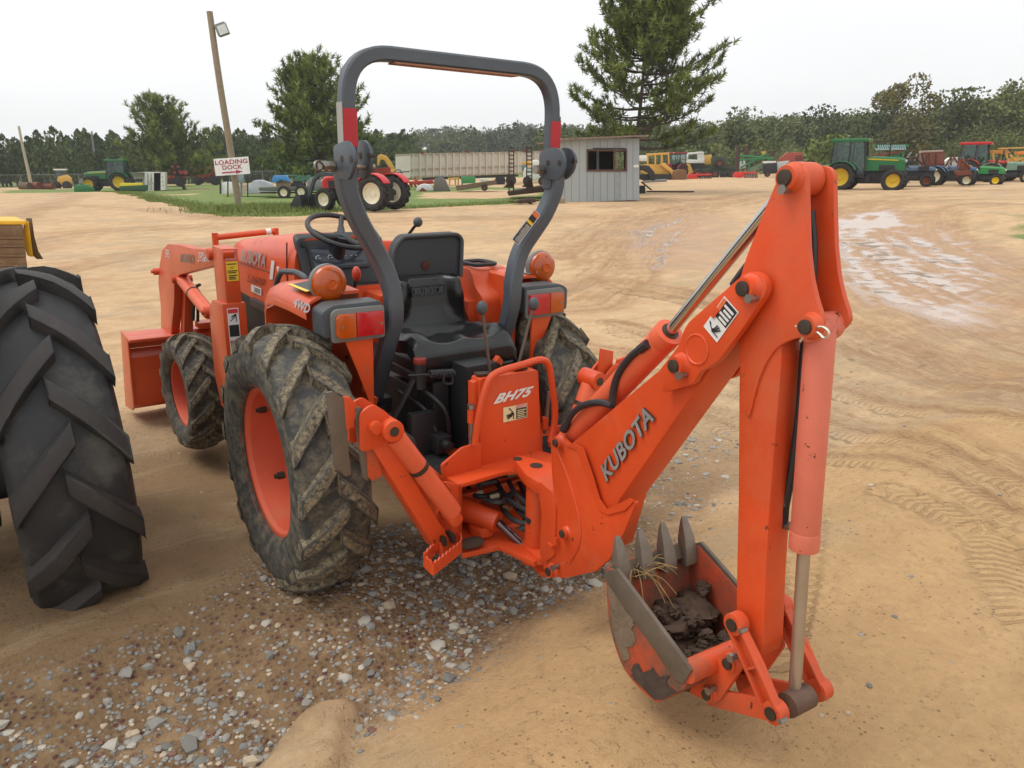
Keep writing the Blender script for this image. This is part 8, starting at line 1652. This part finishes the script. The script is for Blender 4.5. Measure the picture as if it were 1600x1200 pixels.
lone_tree('yellow green bushy tree below the tall olive tree', 1418, 270, 116, 8.0, 4.2, 2, YELW, n=2200, leaf=.28)
lone_tree('bright green bush left of the large green tractor cab', 1284, 268, 112, 4.6, 3.0, 3, FRSW, 'bush', 'bush', leaf=.36)
lone_tree('round dark tree at the top right of the wood', 1570, 262, 128, 10.5, 4.6, 4, RIGHTW, n=2400, leaf=.3)
lone_tree('broad dark tree right of the tall olive tree', 1462, 262, 130, 9.5, 4.8, 5, RIGHTW, n=2400, leaf=.3)
lone_tree('pale green bush behind the white combine harvester', 1100, 264, 118, 4.0, 3.2, 6, FRSW, 'bush', 'bush', leaf=.36)
lone_tree('dull green tree just right of the tall pine', 1160, 264, 124, 7.2, 3.4, 7, RIGHTW)

# ================================================================== GRASS: blades along the edge of the lawn and round the pole
def grass_blades():
    r_ = np.random.RandomState(2); n = 26000; u = r_.rand(n); X = []; 
    edge = [(120, 301), (190, 309), (280, 333), (345, 347), (470, 345), (560, 336), (700, 330), (800, 326), (880, 319)]; E_ = np.array(wline(edge, -.05)); seg = np.linalg.norm(np.diff(E_, axis=0), axis=1); cum = np.concatenate([[0], np.cumsum(seg)]); s = u * cum[-1]; i = np.clip(np.searchsorted(cum, s) - 1, 0, len(seg) - 1); t = (s - cum[i]) / seg[i]
    p = E_[i] + (E_[i + 1] - E_[i]) * t[:, None]; away = np.abs(r_.normal(0, 1.6, n)); p = p + np.array([VF[0], VF[1]]) * away[:, None] + r_.normal(0, .25, (n, 2))
    g0 = WZ(410, 335, -.02)[:2]; m = 9000; p2 = g0 + np.stack([VR[:2]] * m) * r_.normal(0, 1.1, m)[:, None] + np.stack([VF[:2]] * m) * r_.normal(.3, 1.0, m)[:, None]; h = np.concatenate([r_.uniform(.03, .10, n), r_.uniform(.10, .26, m)]); p = np.concatenate([p, p2]); z = ground_z(p[:, 0], p[:, 1]); _, F = ground_fields(p[:, 0], p[:, 1]); k = F['grass'] > .25; k[n:] |= True; p, z, h = p[k], z[k], h[k]; n = len(p); a = r_.uniform(0, 6.28, n); w = .014 * r_.uniform(.6, 1.6, n); ln = r_.normal(0, .35, (n, 2)) * h[:, None]
    b = np.concatenate([p, z[:, None] - .01], 1); d = np.stack([np.cos(a), np.sin(a), a * 0], 1) * w[:, None]; tip = np.concatenate([p + ln, (z + h)[:, None]], 1); V = np.stack([b - d, b + d, tip], 1).reshape(-1, 3); o = link('grass', raw_mesh('grass', V, np.arange(len(V)).reshape(-1, 3), np.repeat(r_.rand(n), 3), leafmat('grass_blades', (.13, .18, .036), .35, 1.0, (.22, .25, .075)))); tag(o, 'green grass blades along the edge of the lawn and round the leaning pole', 'grass', kind='stuff')
grass_blades()

# ================================================================== MOIST AIR
mb = MB(); mb.box2((-1500, -1500, -9), (1500, 1500, 60)); hz = mb.build('haze', bpy.data.materials.new('haze'), None, smooth=0); hz['kind'] = 'stuff'; hm = hz.data.materials[0]; hm.use_nodes = True; ht = hm.node_tree; ht.nodes.clear()
ho = N(ht, 'ShaderNodeOutputMaterial'); pv = N(ht, 'ShaderNodeVolumePrincipled'); pv.inputs['Color'].default_value = (.95, .965, .97, 1); pv.inputs['Density'].default_value = .0005; pv.inputs['Anisotropy'].default_value = .2; ht.links.new(pv.outputs[0], ho.inputs['Volume'])
for _o in bpy.data.objects:
    if _o.parent is not None and _o.name.split('.')[0] in ('bolt', 'screw', 'print_lines', 'pin_hole', 'pivot_hole', 'hose_fitting', 'gauge_marks', 'lever_slot'): _o['kind'] = 'stuff'
print('objects', len(bpy.data.objects), 'tris', sum(len(o.data.loop_triangles) or len(o.data.polygons) * 2 for o in bpy.data.objects if o.type == 'MESH'))
